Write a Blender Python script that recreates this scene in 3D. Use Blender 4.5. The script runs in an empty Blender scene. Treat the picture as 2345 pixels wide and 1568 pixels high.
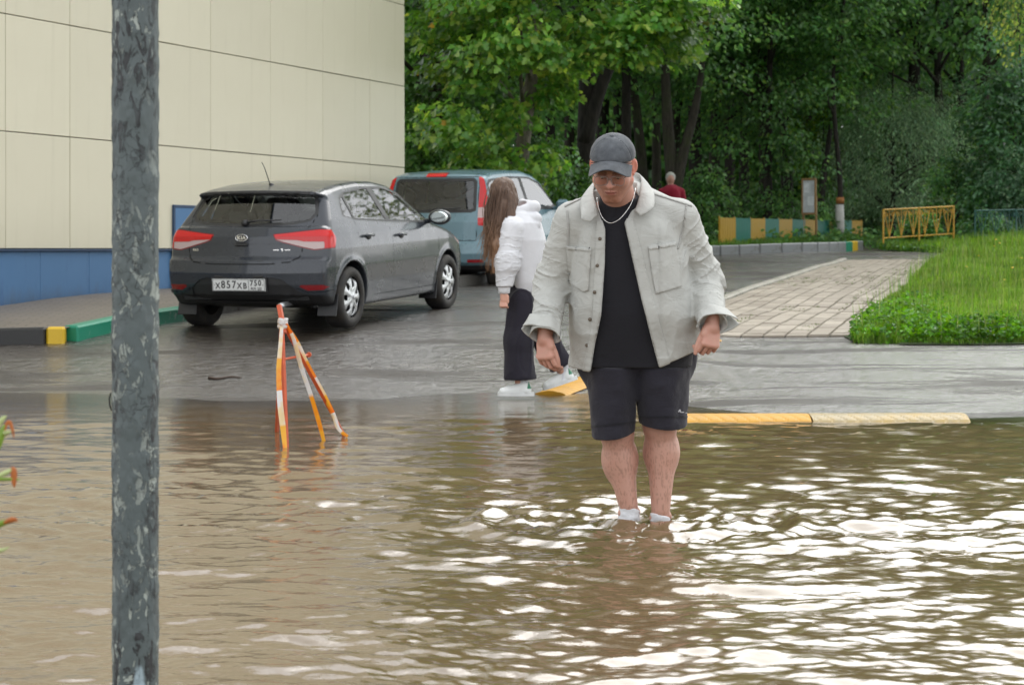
import bpy, bmesh, math, random
import numpy as np
from mathutils import Vector, Matrix

rng = np.random.default_rng(7)
random.seed(7)
scene = bpy.context.scene
COL = scene.collection

# ------------------------------------------------------------------ camera, sky, sun, exposure
EYE = 1.15                      # eye height above the flood water (z = 0)
FPX = 70.0 / 36.0 * 2344.0      # focal length measured in photograph pixels
cam_d = bpy.data.cameras.new('camera')
cam = bpy.data.objects.new('camera', cam_d)
COL.objects.link(cam)
cam.location = (0, 0, EYE)
cam.rotation_euler = (math.radians(90), 0, 0)
cam_d.lens = 70.0
cam_d.sensor_width = 36.0
cam_d.shift_y = -214.0 / 2344.0
cam_d.clip_start = 0.1
cam_d.clip_end = 2000
cam_d.dof.use_dof = True
cam_d.dof.focus_distance = 9.0
cam_d.dof.aperture_fstop = 7.1
scene.camera = cam

SUN_EL, SUN_AZ = math.radians(48), math.radians(28)   # azimuth clockwise from +Y
world = bpy.data.worlds.new('World')
scene.world = world
world.use_nodes = True
wt = world.node_tree
wt.nodes.clear()
w_out = wt.nodes.new('ShaderNodeOutputWorld')
w_bg = wt.nodes.new('ShaderNodeBackground')
w_sky = wt.nodes.new('ShaderNodeTexSky')
w_sky.sky_type = 'NISHITA'
w_sky.sun_disc = False
w_sky.sun_elevation = SUN_EL
w_sky.sun_rotation = SUN_AZ
w_sky.air_density = 1.0
w_sky.dust_density = 1.0
w_hsv = wt.nodes.new('ShaderNodeHueSaturation')   # grey overcast: the blue of the clear sky mostly gone
w_hsv.inputs['Saturation'].default_value = 0.12
w_hsv.inputs['Value'].default_value = 1.0
wt.links.new(w_sky.outputs[0], w_hsv.inputs['Color'])
w_mix = wt.nodes.new('ShaderNodeMix')            # an even layer of rain cloud over it
w_mix.data_type = 'RGBA'
w_mix.inputs[0].default_value = 0.5
w_mix.inputs[7].default_value = (6.3, 6.45, 6.6, 1)
wt.links.new(w_hsv.outputs[0], w_mix.inputs[6])
wt.links.new(w_mix.outputs[2], w_bg.inputs['Color'])
w_bg.inputs['Strength'].default_value = 0.15
wt.links.new(w_bg.outputs[0], w_out.inputs['Surface'])

sun_d = bpy.data.lights.new('sun', 'SUN')
sun_d.energy = 0.8
sun_d.angle = math.radians(50)
sun_d.color = (1.0, 0.97, 0.92)
sun = bpy.data.objects.new('sun', sun_d)
COL.objects.link(sun)
_sd = Vector((math.sin(SUN_AZ) * math.cos(SUN_EL), math.cos(SUN_AZ) * math.cos(SUN_EL), math.sin(SUN_EL)))
sun.rotation_euler = _sd.to_track_quat('Z', 'Y').to_euler()
sun.location = _sd * 60

scene.view_settings.view_transform = 'Standard'
scene.view_settings.look = 'None'
scene.view_settings.exposure = 1.25
scene.view_settings.gamma = 1.0
scene.view_settings.use_curve_mapping = False
scene.render.engine = 'CYCLES'
scene.cycles.max_bounces = 8
scene.cycles.diffuse_bounces = 5
scene.cycles.glossy_bounces = 4
scene.cycles.transmission_bounces = 4
scene.cycles.transparent_max_bounces = 12
scene.cycles.caustics_reflective = False
scene.cycles.caustics_refractive = False
scene.cycles.use_denoising = True

# ------------------------------------------------------------------ helpers
def at(px, py, Y):
    """the point at depth Y seen at pixel (px, py) of the photograph (2344 wide)"""
    return np.array(((px - 1172.0) / FPX * Y, Y, EYE - (py - 569.0) / FPX * Y))

def smooth(a, b, x):
    t = np.clip((x - a) / (b - a), 0, 1)
    return t * t * (3 - 2 * t)

_TAB = np.random.default_rng(99).uniform(-1, 1, 64 ** 3).astype(np.float32)
def vnoise(P, freq=1.0, seed=0):
    """value noise in -1..1 at points P (n,3)"""
    Q = np.asarray(P, dtype=np.float64) * freq + seed * 17.31
    fl = np.floor(Q)
    f = (Q - fl).astype(np.float32)
    i = fl.astype(np.int32) & 63
    j = (i + 1) & 63
    f = f * f * (3 - 2 * f)
    x0, y0, z0 = i[:, 0], i[:, 1] * 64, i[:, 2] * 4096
    x1, y1, z1 = j[:, 0], j[:, 1] * 64, j[:, 2] * 4096
    fx, fy, fz = f[:, 0], f[:, 1], f[:, 2]
    T = _TAB
    def row(yz):
        a = T[x0 + yz]
        return a + (T[x1 + yz] - a) * fx
    c00, c10, c01, c11 = row(y0 + z0), row(y1 + z0), row(y0 + z1), row(y1 + z1)
    a = c00 + (c10 - c00) * fy
    return a + (c01 + (c11 - c01) * fy - a) * fz

def mesh_np(name, V, F, normals=None, smooth_shade=True, colors=None, uv=None):
    """mesh from numpy arrays; F is (m,3) or (m,4) or a list of such arrays"""
    me = bpy.data.meshes.new(name)
    V = np.ascontiguousarray(V, dtype=np.float32)
    Fs = F if isinstance(F, list) else [F]
    Fs = [np.asarray(f, dtype=np.int32) for f in Fs if len(f)]
    me.vertices.add(len(V))
    me.vertices.foreach_set('co', V.ravel())
    nl = sum(f.size for f in Fs)
    nf = sum(len(f) for f in Fs)
    me.loops.add(nl)
    me.polygons.add(nf)
    loops = np.concatenate([f.ravel() for f in Fs]) if Fs else np.zeros(0, np.int32)
    me.loops.foreach_set('vertex_index', loops)
    tot = np.concatenate([np.full(len(f), f.shape[1], np.int32) for f in Fs]) if Fs else np.zeros(0, np.int32)
    start = np.concatenate([[0], np.cumsum(tot)[:-1]]).astype(np.int32) if nf else np.zeros(0, np.int32)
    me.polygons.foreach_set('loop_start', start)
    me.polygons.foreach_set('use_smooth', np.full(nf, smooth_shade, dtype=bool))
    me.update(calc_edges=True)
    if colors is not None:
        ca = me.color_attributes.new('tint', 'FLOAT_COLOR', 'POINT')
        c = np.ones((len(V), 4), np.float32)
        c[:, :colors.shape[1]] = colors
        ca.data.foreach_set('color', c.ravel())
    if normals is not None:
        me.normals_split_custom_set_from_vertices([tuple(n) for n in normals.tolist()])
    return me

def link(name, me, mat=None, parent=None, label=None, cat=None, group=None, kind=None):
    o = bpy.data.objects.new(name, me)
    COL.objects.link(o)
    if mat is not None and me is not None and hasattr(me, 'materials') and len(me.materials) == 0:
        me.materials.append(mat)
    if parent is not None:
        o.parent = parent
    if label: o['label'] = label
    if cat: o['category'] = cat
    if group: o['group'] = group
    if kind: o['kind'] = kind
    return o

def thing(name, label, cat, loc=(0, 0, 0), rot=(0, 0, 0), group=None):
    o = link(name, None, label=label, cat=cat, group=group)
    o.location = loc
    o.rotation_euler = rot
    o.empty_display_size = 0.2
    return o

class MB:
    """collects simple shapes that become ONE mesh"""
    def __init__(s):
        s.V, s.F3, s.F4, s.n = [], [], [], 0
    def add(s, V, F):
        V = np.asarray(V, float); F = np.asarray(F, int)
        (s.F4 if F.shape[1] == 4 else s.F3).append(F + s.n)
        s.V.append(V); s.n += len(V)
        return s
    def box(s, c, size, R=None, bev=0.0):
        c = np.asarray(c, float); h = np.asarray(size, float) / 2
        if bev <= 0:
            V = np.array([[x, y, z] for x in (-1, 1) for y in (-1, 1) for z in (-1, 1)], float) * h
            F = np.array([[0, 1, 3, 2], [4, 6, 7, 5], [0, 4, 5, 1], [2, 3, 7, 6], [0, 2, 6, 4], [1, 5, 7, 3]])
            if R is not None: V = V @ np.asarray(R).T
            return s.add(V + c, F)
        b = min(bev, h.min() * 0.95)
        V, F3, F4 = bevel_box(h, b)
        if R is not None: V = V @ np.asarray(R).T
        n0 = s.n
        s.V.append(V + c); s.n += len(V)
        s.F4.append(F4 + n0); s.F3.append(F3 + n0)
        return s
    def tube(s, pts, r, seg=8, caps=True):
        V, F4, F3 = tube(pts, r, seg, caps)
        n0 = s.n
        s.V.append(V); s.n += len(V); s.F4.append(F4 + n0)
        if len(F3): s.F3.append(F3 + n0)
        return s
    def lathe(s, prof, c=(0, 0, 0), axis=2, seg=32):
        """prof: (radius, height) pairs turned round an axis"""
        prof = np.asarray(prof, float)
        a = np.linspace(0, 2 * np.pi, seg, endpoint=False)
        n = len(prof)
        P = np.zeros((n, seg, 3))
        o = [i for i in range(3) if i != axis]
        P[:, :, o[0]] = prof[:, :1] * np.cos(a)
        P[:, :, o[1]] = prof[:, :1] * np.sin(a)
        P[:, :, axis] = prof[:, 1:2]
        i, j = np.meshgrid(np.arange(n - 1), np.arange(seg), indexing='ij')
        j2 = (j + 1) % seg
        F = np.stack([i * seg + j, i * seg + j2, (i + 1) * seg + j2, (i + 1) * seg + j], -1).reshape(-1, 4)
        return s.add(P.reshape(-1, 3) + np.asarray(c, float), F)
    def grid(s, P):
        """P (n,m,3) patch"""
        n, m = P.shape[:2]
        i, j = np.meshgrid(np.arange(n - 1), np.arange(m - 1), indexing='ij')
        F = np.stack([i * m + j, (i + 1) * m + j, (i + 1) * m + j + 1, i * m + j + 1], -1).reshape(-1, 4)
        return s.add(P.reshape(-1, 3), F)
    def me(s, name, smooth_shade=False):
        V = np.concatenate(s.V)
        Fs = []
        if s.F4: Fs.append(np.concatenate(s.F4))
        if s.F3: Fs.append(np.concatenate(s.F3))
        return mesh_np(name, V, Fs, smooth_shade=smooth_shade)
    def build(s, name, mat=None, parent=None, smooth_shade=False, **k):
        return link(name, s.me(name, smooth_shade), mat, parent, **k)

def bevel_box(h, b):
    V, idx = [], {}
    for sx in (-1, 1):
        for sy in (-1, 1):
            for sz in (-1, 1):
                sg = np.array((sx, sy, sz), float)
                for ax in range(3):
                    p = sg * (h - b); p[ax] = sg[ax] * h[ax]
                    idx[(sx, sy, sz, ax)] = len(V); V.append(p)
    F4, F3 = [], []
    for ax in range(3):
        o = [i for i in range(3) if i != ax]
        for sg in (-1, 1):
            q = []
            for a, bb in ((-1, -1), (1, -1), (1, 1), (-1, 1)):
                k = [0, 0, 0]; k[ax] = sg; k[o[0]] = a; k[o[1]] = bb
                q.append(idx[(*k, ax)])
            F4.append(q)
        for a in (-1, 1):
            for bb in (-1, 1):
                q = []
                for t, which in ((-1, 0), (1, 0), (1, 1), (-1, 1)):
                    k = [0, 0, 0]; k[ax] = t; k[o[0]] = a; k[o[1]] = bb
                    q.append(idx[(*k, o[which])])
                F4.append(q)
    for sx in (-1, 1):
        for sy in (-1, 1):
            for sz in (-1, 1):
                F3.append([idx[(sx, sy, sz, a)] for a in range(3)])
    V = np.array(V)
    def fix(F):
        F = np.array(F)
        c = V[F].mean(1)
        n = np.cross(V[F[:, 1]] - V[F[:, 0]], V[F[:, 2]] - V[F[:, 0]])
        bad = (n * c).sum(1) < 0
        F[bad] = F[bad][:, ::-1]
        return F
    return V, fix(F3), fix(F4)

def tube(pts, r, seg=8, caps=True):
    pts = np.asarray(pts, float)
    n = len(pts)
    r = np.broadcast_to(np.asarray(r, float), (n,))
    t = np.gradient(pts, axis=0)
    t /= np.maximum(np.linalg.norm(t, axis=1, keepdims=True), 1e-9)
    ref = np.array((0, 0, 1.0)) if abs(t[0, 2]) < 0.9 else np.array((1.0, 0, 0))
    N = np.zeros((n, 3)); B = np.zeros((n, 3))
    u = ref - t[0] * (ref @ t[0]); u /= np.linalg.norm(u)
    for i in range(n):
        u = u - t[i] * (u @ t[i]); u /= max(np.linalg.norm(u), 1e-9)
        N[i] = u; B[i] = np.cross(t[i], u)
    a = np.linspace(0, 2 * np.pi, seg, endpoint=False)
    P = pts[:, None] + r[:, None, None] * (np.cos(a)[None, :, None] * N[:, None] + np.sin(a)[None, :, None] * B[:, None])
    i, j = np.meshgrid(np.arange(n - 1), np.arange(seg), indexing='ij')
    j2 = (j + 1) % seg
    F = np.stack([i * seg + j, i * seg + j2, (i + 1) * seg + j2, (i + 1) * seg + j], -1).reshape(-1, 4)
    V = P.reshape(-1, 3)
    F3 = np.zeros((0, 3), int)
    if caps:
        V = np.concatenate([V, pts[:1], pts[-1:]])
        k = np.arange(seg); k2 = (k + 1) % seg
        F3 = np.concatenate([np.stack([np.full(seg, n * seg), k2, k], 1),
                             np.stack([np.full(seg, n * seg + 1), (n - 1) * seg + k, (n - 1) * seg + k2], 1)])
    return V, F, F3

def spline(pts, n=24):
    """Catmull-Rom through pts"""
    pts = np.asarray(pts, float)
    P = np.concatenate([2 * pts[:1] - pts[1:2], pts, 2 * pts[-1:] - pts[-2:-1]])
    m = len(pts) - 1
    t = np.linspace(0, m, n)
    i = np.minimum(t.astype(int), m - 1)
    f = (t - i)[:, None]
    p0, p1, p2, p3 = P[i], P[i + 1], P[i + 2], P[i + 3]
    return 0.5 * ((2 * p1) + (-p0 + p2) * f + (2 * p0 - 5 * p1 + 4 * p2 - p3) * f ** 2 + (-p0 + 3 * p1 - 3 * p2 + p3) * f ** 3)

def rotm(axis, deg):
    return np.array(Matrix.Rotation(math.radians(deg), 3, axis))

def text_mesh(body, size, extrude=0.001, bold=0.0, align='CENTER'):
    cu = bpy.data.curves.new('lettering', 'FONT')
    cu.body = body; cu.size = size; cu.extrude = extrude; cu.offset = bold
    cu.align_x = align; cu.align_y = 'CENTER'; cu.resolution_u = 3
    ob = bpy.data.objects.new('lettering', cu)
    me = bpy.data.meshes.new_from_object(ob)
    bpy.data.objects.remove(ob); bpy.data.curves.remove(cu)
    return me

# ------------------------------------------------------------------ signed distance toolkit (organic shapes)
def smin(a, b, k):
    h = np.clip(0.5 + 0.5 * (b - a) / k, 0, 1)
    return b + (a - b) * h - k * h * (1 - h)
def smax(a, b, k):
    return -smin(-a, -b, k)
def cone(P, a, b, r1, r2, sc=None):
    a = np.asarray(a, float); b = np.asarray(b, float)
    if sc is not None:
        sc = np.asarray(sc, float)
        return cone(P * sc, a * sc, b * sc, r1, r2) 
    ab = b - a
    t = np.clip(((P - a) @ ab) / (ab @ ab), 0, 1)
    return np.linalg.norm(P - a - t[:, None] * ab, axis=1) - (r1 + (r2 - r1) * t)
def ell(P, c, r, R=None):
    q = P - np.asarray(c, float)
    if R is not None: q = q @ np.asarray(R)
    r = np.asarray(r, float)
    k0 = np.linalg.norm(q / r, axis=1)
    k1 = np.linalg.norm(q / (r * r), axis=1)
    return k0 * (k0 - 1.0) / np.maximum(k1, 1e-9)
def rbox(P, c, h, rad, R=None):
    q = P - np.asarray(c, float)
    if R is not None: q = q @ np.asarray(R)
    d = np.abs(q) - (np.asarray(h, float) - rad)
    return np.linalg.norm(np.maximum(d, 0), axis=1) + np.minimum(d.max(1), 0) - rad
def poly_sdf(x, y, poly):
    """signed distance to a closed 2-D polygon"""
    poly = np.asarray(poly, float)
    d = np.full(x.shape, 1e18); s = np.ones(x.shape)
    n = len(poly); j = n - 1
    for i in range(n):
        ex, ey = poly[j] - poly[i]
        wx, wy = x - poly[i, 0], y - poly[i, 1]
        t = np.clip((wx * ex + wy * ey) / (ex * ex + ey * ey), 0, 1)
        d = np.minimum(d, (wx - ex * t) ** 2 + (wy - ey * t) ** 2)
        c1 = y >= poly[i, 1]; c2 = y < poly[j, 1]; c3 = ex * wy > ey * wx
        flip = (c1 & c2 & c3) | (~c1 & ~c2 & ~c3)
        s = np.where(flip, -s, s)
        j = i
    return s * np.sqrt(d)
def line_dist(x, y, pts):
    pts = np.asarray(pts, float)
    d = np.full(x.shape, 1e18)
    for i in range(len(pts) - 1):
        ex, ey = pts[i + 1] - pts[i]
        wx, wy = x - pts[i, 0], y - pts[i, 1]
        t = np.clip((wx * ex + wy * ey) / (ex * ex + ey * ey), 0, 1)
        d = np.minimum(d, (wx - ex * t) ** 2 + (wy - ey * t) ** 2)
    return np.sqrt(d)

def sdf_mesh(f, lo, hi, h, lip=1.6, B=4):
    """surface nets over f(P); vertices are pulled onto the surface; returns V, quads, N"""
    lo = np.asarray(lo, float); hi = np.asarray(hi, float)
    nb = np.ceil((hi - lo) / (h * B)).astype(int) + 1
    n = nb * B
    g = np.stack(np.meshgrid(*[np.arange(k) for k in nb], indexing='ij'), -1).reshape(-1, 3)
    cen = lo + (g * B + (B - 1) / 2) * h
    fc = np.concatenate([f(cen[i:i + 40000]) for i in range(0, len(cen), 40000)])
    act = np.where(np.abs(fc) < B * h * 0.87 * lip)[0]
    D = np.empty(tuple(n), np.float32)
    D6 = D.reshape(nb[0], B, nb[1], B, nb[2], B).transpose(0, 2, 4, 1, 3, 5)
    D6[...] = np.sign(fc).reshape(*nb, 1, 1, 1) * 9
    loc = np.stack(np.meshgrid(*[np.arange(B)] * 3, indexing='ij'), -1).reshape(-1, 3)
    for i in range(0, len(act), 512):
        a = act[i:i + 512]
        P = lo + (g[a][:, None] * B + loc[None]) * h
        v = f(P.reshape(-1, 3)).reshape(len(a), B, B, B)
        D6[g[a, 0], g[a, 1], g[a, 2]] = v
    s = D < 0
    def c(i, j, k, A): return A[i:A.shape[0] - 1 + i, j:A.shape[1] - 1 + j, k:A.shape[2] - 1 + k]
    cnt = np.zeros(tuple(n - 1), np.uint8)
    for i in (0, 1):
        for j in (0, 1):
            for k in (0, 1): cnt += c(i, j, k, s)
    mix = np.argwhere((cnt > 0) & (cnt < 8))
    ids = np.full(tuple(n - 1), -1, np.int32)
    ids[mix[:, 0], mix[:, 1], mix[:, 2]] = np.arange(len(mix))
    cor = np.array([[i, j, k] for i in (0, 1) for j in (0, 1) for k in (0, 1)])
    val = np.stack([D[mix[:, 0] + a, mix[:, 1] + b, mix[:, 2] + d] for a, b, d in cor], 1)
    acc = np.zeros((len(mix), 3)); w = np.zeros(len(mix))
    for p in range(8):
        for ax in range(3):
            if cor[p, ax] == 0:
                q = p + (4, 2, 1)[ax]
                m = (val[:, p] < 0) != (val[:, q] < 0)
                t = np.where(m, val[:, p] / np.where(m, val[:, p] - val[:, q], 1), 0)
                pt = cor[p] + t[:, None] * (cor[q] - cor[p])
                acc += pt * m[:, None]; w += m
    V = lo + (mix + acc / w[:, None]) * h
    quads = []
    for ax in range(3):
        sl = [slice(1, -1)] * 3; sl[ax] = slice(0, -1)
        sl2 = list(sl); sl2[ax] = slice(1, None)
        e = s[tuple(sl)] != s[tuple(sl2)]
        E = np.argwhere(e)
        if not len(E): continue
        off = [1, 1, 1]; off[ax] = 0
        E = E + off
        inside = s[E[:, 0], E[:, 1], E[:, 2]]
        o1, o2 = [(1, 2), (2, 0), (0, 1)][ax]
        q = []
        for a, b in ((1, 1), (0, 1), (0, 0), (1, 0)):
            I = E.copy(); I[:, o1] -= a; I[:, o2] -= b
            q.append(ids[I[:, 0], I[:, 1], I[:, 2]])
        Q = np.stack(q, 1)
        Q[~inside] = Q[~inside][:, ::-1]
        quads.append(Q)
    Q = np.concatenate(quads)
    Q = Q[(Q >= 0).all(1)]
    e = h * 0.3
    def grad(V):
        G = np.empty_like(V)
        for ax in range(3):
            d = np.zeros(3); d[ax] = e
            G[:, ax] = (f(V + d) - f(V - d)) / (2 * e)
        return G
    for _ in range(2):
        G = grad(V); v = f(V)
        st = -v[:, None] * G / np.maximum((G * G).sum(1, keepdims=True), 1e-4)
        L = np.linalg.norm(st, axis=1, keepdims=True)
        V = V + st * np.minimum(1, h * 0.6 / np.maximum(L, 1e-9))
    G = grad(V)
    N = G / np.maximum(np.linalg.norm(G, axis=1, keepdims=True), 1e-9)
    return V, Q, N

def tris(Q):
    return np.concatenate([Q[:, [0, 1, 2]], Q[:, [0, 2, 3]]])

def pack(V, T, N):
    u, inv = np.unique(T, return_inverse=True)
    return V[u], inv.reshape(T.shape), N[u]

def cut(M, s):
    """split the triangle mesh M=(V,T,N) along s=0 (s per vertex): (inside, outside)"""
    V, T, N = M
    ins = s < 0
    k = ins[T].sum(1)
    Tin, Tout = [T[k == 3]], [T[k == 0]]
    newV, newN, base = [], [], len(V)
    for cnt in (1, 2):
        t = T[k == cnt]
        if not len(t): continue
        lone = ins[t] if cnt == 1 else ~ins[t]
        r = lone.argmax(1)
        a = t[np.arange(len(t)), r]; b = t[np.arange(len(t)), (r + 1) % 3]; c = t[np.arange(len(t)), (r + 2) % 3]
        e1 = np.stack([np.minimum(a, b), np.maximum(a, b)], 1); e2 = np.stack([np.minimum(a, c), np.maximum(a, c)], 1)
        E = np.concatenate([e1, e2])
        key = E[:, 0].astype(np.int64) * (len(V) + 1) + E[:, 1]
        u, first, inv = np.unique(key, return_index=True, return_inverse=True)
        Eu = E[first]
        s0, s1 = s[Eu[:, 0]], s[Eu[:, 1]]
        tt = (s0 / (s0 - s1))[:, None]
        newV.append(V[Eu[:, 0]] * (1 - tt) + V[Eu[:, 1]] * tt)
        nn = N[Eu[:, 0]] * (1 - tt) + N[Eu[:, 1]] * tt
        newN.append(nn / np.maximum(np.linalg.norm(nn, axis=1, keepdims=True), 1e-9))
        m = inv + base; base += len(u)
        p, q = m[:len(t)], m[len(t):]
        one = np.stack([a, p, q], 1)
        two = np.concatenate([np.stack([p, b, c], 1), np.stack([p, c, q], 1)])
        if cnt == 1: Tin.append(one); Tout.append(two)
        else: Tout.append(one); Tin.append(two)
    VV = np.concatenate([V] + newV); NN = np.concatenate([N] + newN)
    Tin = np.concatenate(Tin); Tout = np.concatenate(Tout)
    return pack(VV, Tin, NN), pack(VV, Tout, NN)

def put(name, M, mat, parent=None, offset=0.0, colors=None, **k):
    V, T, N = M
    return link(name, mesh_np(name, V + N * offset, T, normals=N, colors=colors), mat, parent, **k)

def thick(o, t):
    m = o.modifiers.new('thickness', 'SOLIDIFY'); m.thickness = t; m.offset = -1
    return o

# ------------------------------------------------------------------ materials
class NT:
    def __init__(s, name):
        s.m = bpy.data.materials.new(name)
        s.m.use_nodes = True
        s.t = s.m.node_tree
        s.t.nodes.clear()
        s.out = s.t.nodes.new('ShaderNodeOutputMaterial')
        s.co = None
    def n(s, kind, **kw):
        nd = s.t.nodes.new('ShaderNode' + kind)
        for k, v in kw.items():
            if k in nd.inputs.keys(): s.set(nd, k, v)
            else: setattr(nd, k, v)
        return nd
    def set(s, nd, k, v):
        if hasattr(v, 'is_output') or isinstance(v, bpy.types.NodeSocket): s.t.links.new(v, nd.inputs[k])
        else:
            i = nd.inputs[k]
            try: i.default_value = v
            except Exception: i.default_value = tuple(v) + (1.0,) if len(v) == 3 else v
    def obj(s, scale=None):
        tc = s.t.nodes.new('ShaderNodeTexCoord')
        o = tc.outputs['Object']
        if scale is not None:
            mp = s.t.nodes.new('ShaderNodeMapping')
            mp.inputs['Scale'].default_value = scale
            s.t.links.new(o, mp.inputs['Vector']); o = mp.outputs[0]
        return o
    def noise(s, scale, detail=4, rough=0.5, vec=None, dist=0.0):
        nd = s.n('TexNoise', Scale=scale, Detail=detail, Roughness=rough, Distortion=dist)
        s.t.links.new(vec if vec is not None else s.obj(), nd.inputs['Vector'])
        return nd.outputs['Fac']
    def ramp(s, fac, stops, interp='LINEAR'):
        nd = s.t.nodes.new('ShaderNodeValToRGB')
        nd.color_ramp.interpolation = interp
        e = nd.color_ramp.elements
        while len(e) > 1: e.remove(e[0])
        for i, (p, c) in enumerate(stops):
            el = e[0] if i == 0 else e.new(p)
            el.position = p
            el.color = (c, c, c, 1) if isinstance(c, (int, float)) else (*c, 1)
        s.t.links.new(fac, nd.inputs['Fac'])
        return nd.outputs['Color']
    def mix(s, fac, a, b, mode='MIX'):
        nd = s.t.nodes.new('ShaderNodeMix')
        nd.data_type = 'RGBA'; nd.blend_type = mode
        for i, v in ((0, fac), (6, a), (7, b)):
            if isinstance(v, bpy.types.NodeSocket): s.t.links.new(v, nd.inputs[i])
            elif isinstance(v, (int, float)): nd.inputs[i].default_value = v if i == 0 else (v, v, v, 1)
            else: nd.inputs[i].default_value = (*v, 1)
        return nd.outputs[2]
    def math(s, op, a, b=0.0):
        nd = s.t.nodes.new('ShaderNodeMath'); nd.operation = op
        for i, v in ((0, a), (1, b)):
            if isinstance(v, bpy.types.NodeSocket): s.t.links.new(v, nd.inputs[i])
            else: nd.inputs[i].default_value = v
        return nd.outputs[0]
    def attr(s, name):
        return s.n('Attribute', attribute_name=name).outputs['Color']
    def bump(s, h, strength=0.3, dist=0.01, normal=None):
        nd = s.n('Bump', Strength=strength, Distance=dist)
        s.t.links.new(h, nd.inputs['Height'])
        if normal is not None: s.t.links.new(normal, nd.inputs['Normal'])
        return nd.outputs[0]
    def pbr(s, color, rough=0.6, metal=0.0, spec=0.5, normal=None, **kw):
        b = s.t.nodes.new('ShaderNodeBsdfPrincipled')
        def st(k, v):
            if isinstance(v, bpy.types.NodeSocket): s.t.links.new(v, b.inputs[k])
            elif isinstance(v, (tuple, list)): b.inputs[k].default_value = (*v, 1) if len(v) == 3 and len(b.inputs[k].default_value) == 4 else v
            else: b.inputs[k].default_value = v
        st('Base Color', color); st('Roughness', rough); st('Metallic', metal); st('Specular IOR Level', spec)
        if normal is not None: st('Normal', normal)
        for k, v in kw.items(): st(k.replace('_', ' '), v)
        return b.outputs[0]
    def done(s, shader):
        s.t.links.new(shader, s.out.inputs['Surface'])
        return s.m

def plain(name, color, rough=0.5, metal=0.0, spec=0.5, var=0.12, vscale=12.0, bump=0.0, bscale=80.0, **kw):
    """one colour with a little uneven tone and relief"""
    t = NT(name)
    c = tuple(color)
    n = t.noise(vscale, 5, 0.6)
    col = t.ramp(n, [(0.25, tuple(x * (1 - var) for x in c)), (0.75, tuple(min(1, x * (1 + var)) for x in c))])
    nm = t.bump(t.noise(bscale, 3), bump, 0.005) if bump > 0 else None
    return t.done(t.pbr(col, rough, metal, spec, nm, **kw))
# ------------------------------------------------------------------ terrain
_yl = np.array([-400, 0, 9.0, 11.5, 13.5, 14.8, 16.3, 17.2, 18.3, 19.1, 21.2, 24.0, 27.0, 32.0, 38.0, 45.0, 60.0, 100.0, 2000.0])
_zl = np.array([-.14, -.14, -.14, -.13, -.07, -.018, .022, .13, .29, .375, .50, .59, .65, .85, 1.12, 1.22, 1.38, 1.6, 1.6])
_yr = np.array([-400, 0, 9.0, 11.0, 12.6, 13.2, 14.0, 16.0, 18.0, 20.4, 24.0, 28.0, 36.0, 38.5, 45.0, 60.0, 100.0, 2000.0])
_zr = np.array([-.14, -.14, -.14, -.11, -.04, -.008, .03, .07, .125, .25, .42, .60, .93, 1.10, 1.22, 1.38, 1.6, 1.6])
def ground_z(X, Y):
    X = np.asarray(X, float); Y = np.asarray(Y, float)
    def av(ys, zs, Y):
        return sum(np.interp(Y + d, ys, zs) for d in (-.45, -.22, 0, .22, .45)) / 5
    a = av(_yl, _zl, Y); b = av(_yr, _zr, Y)
    t = smooth(0.2, 2.4, X)
    z = a * (1 - t) + b * t
    near = smooth(11, 13, Y) * (1 - smooth(30, 60, Y))
    P = np.stack([X, Y, np.zeros_like(X)], -1).reshape(-1, 3)
    z = z + (0.018 * vnoise(P, 0.55, 3) + 0.006 * vnoise(P, 1.9, 4)).reshape(X.shape) * near
    return z

def sheet(name, X, Y, off, mat, parent=None, kind='structure', zfun=ground_z, keep=None, **k):
    """terrain-following sheet over the grid X (n,m), Y (n,m)"""
    Z = zfun(X, Y) + off
    n, m = X.shape
    i, j = np.meshgrid(np.arange(n - 1), np.arange(m - 1), indexing='ij')
    F = np.stack([i * m + j, (i + 1) * m + j, (i + 1) * m + j + 1, i * m + j + 1], -1).reshape(-1, 4)
    V = np.stack([X, Y, Z], -1).reshape(-1, 3)
    if keep is not None:
        c = V[F].mean(1)
        F = F[keep(c[:, 0], c[:, 1])]
        u, inv = np.unique(F, return_inverse=True)
        V = V[u]; F = inv.reshape(F.shape)
    return link(name, mesh_np(name, V, F), mat, parent, kind=kind, **k)

def lines(a, b, n): return np.linspace(a, b, n)

# soil that everything stands on, out to the horizon
t = NT('damp_soil')
n1 = t.noise(0.8, 6, 0.6); n2 = t.noise(18, 5, 0.7)
c = t.mix(n1, (0.028, 0.022, 0.014), (0.05, 0.045, 0.022))
c = t.mix(t.ramp(n2, [(0.45, 0.0), (0.65, 1.0)]), c, (0.035, 0.05, 0.015))
M_soil = t.done(t.pbr(c, 0.85, normal=t.bump(n2, 0.6, 0.03)))
gx = np.concatenate([[-600, -200, -80, -40, -25], lines(-16, 16, 65), [25, 40, 80, 200, 600]])
gy = np.concatenate([[-600, -100, -20, 0, 6], lines(9, 46, 110), [50, 60, 80, 120, 250, 900]])
GX, GY = np.meshgrid(gx, gy, indexing='ij')
sheet('ground', GX, GY, -0.03, M_soil)

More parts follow.
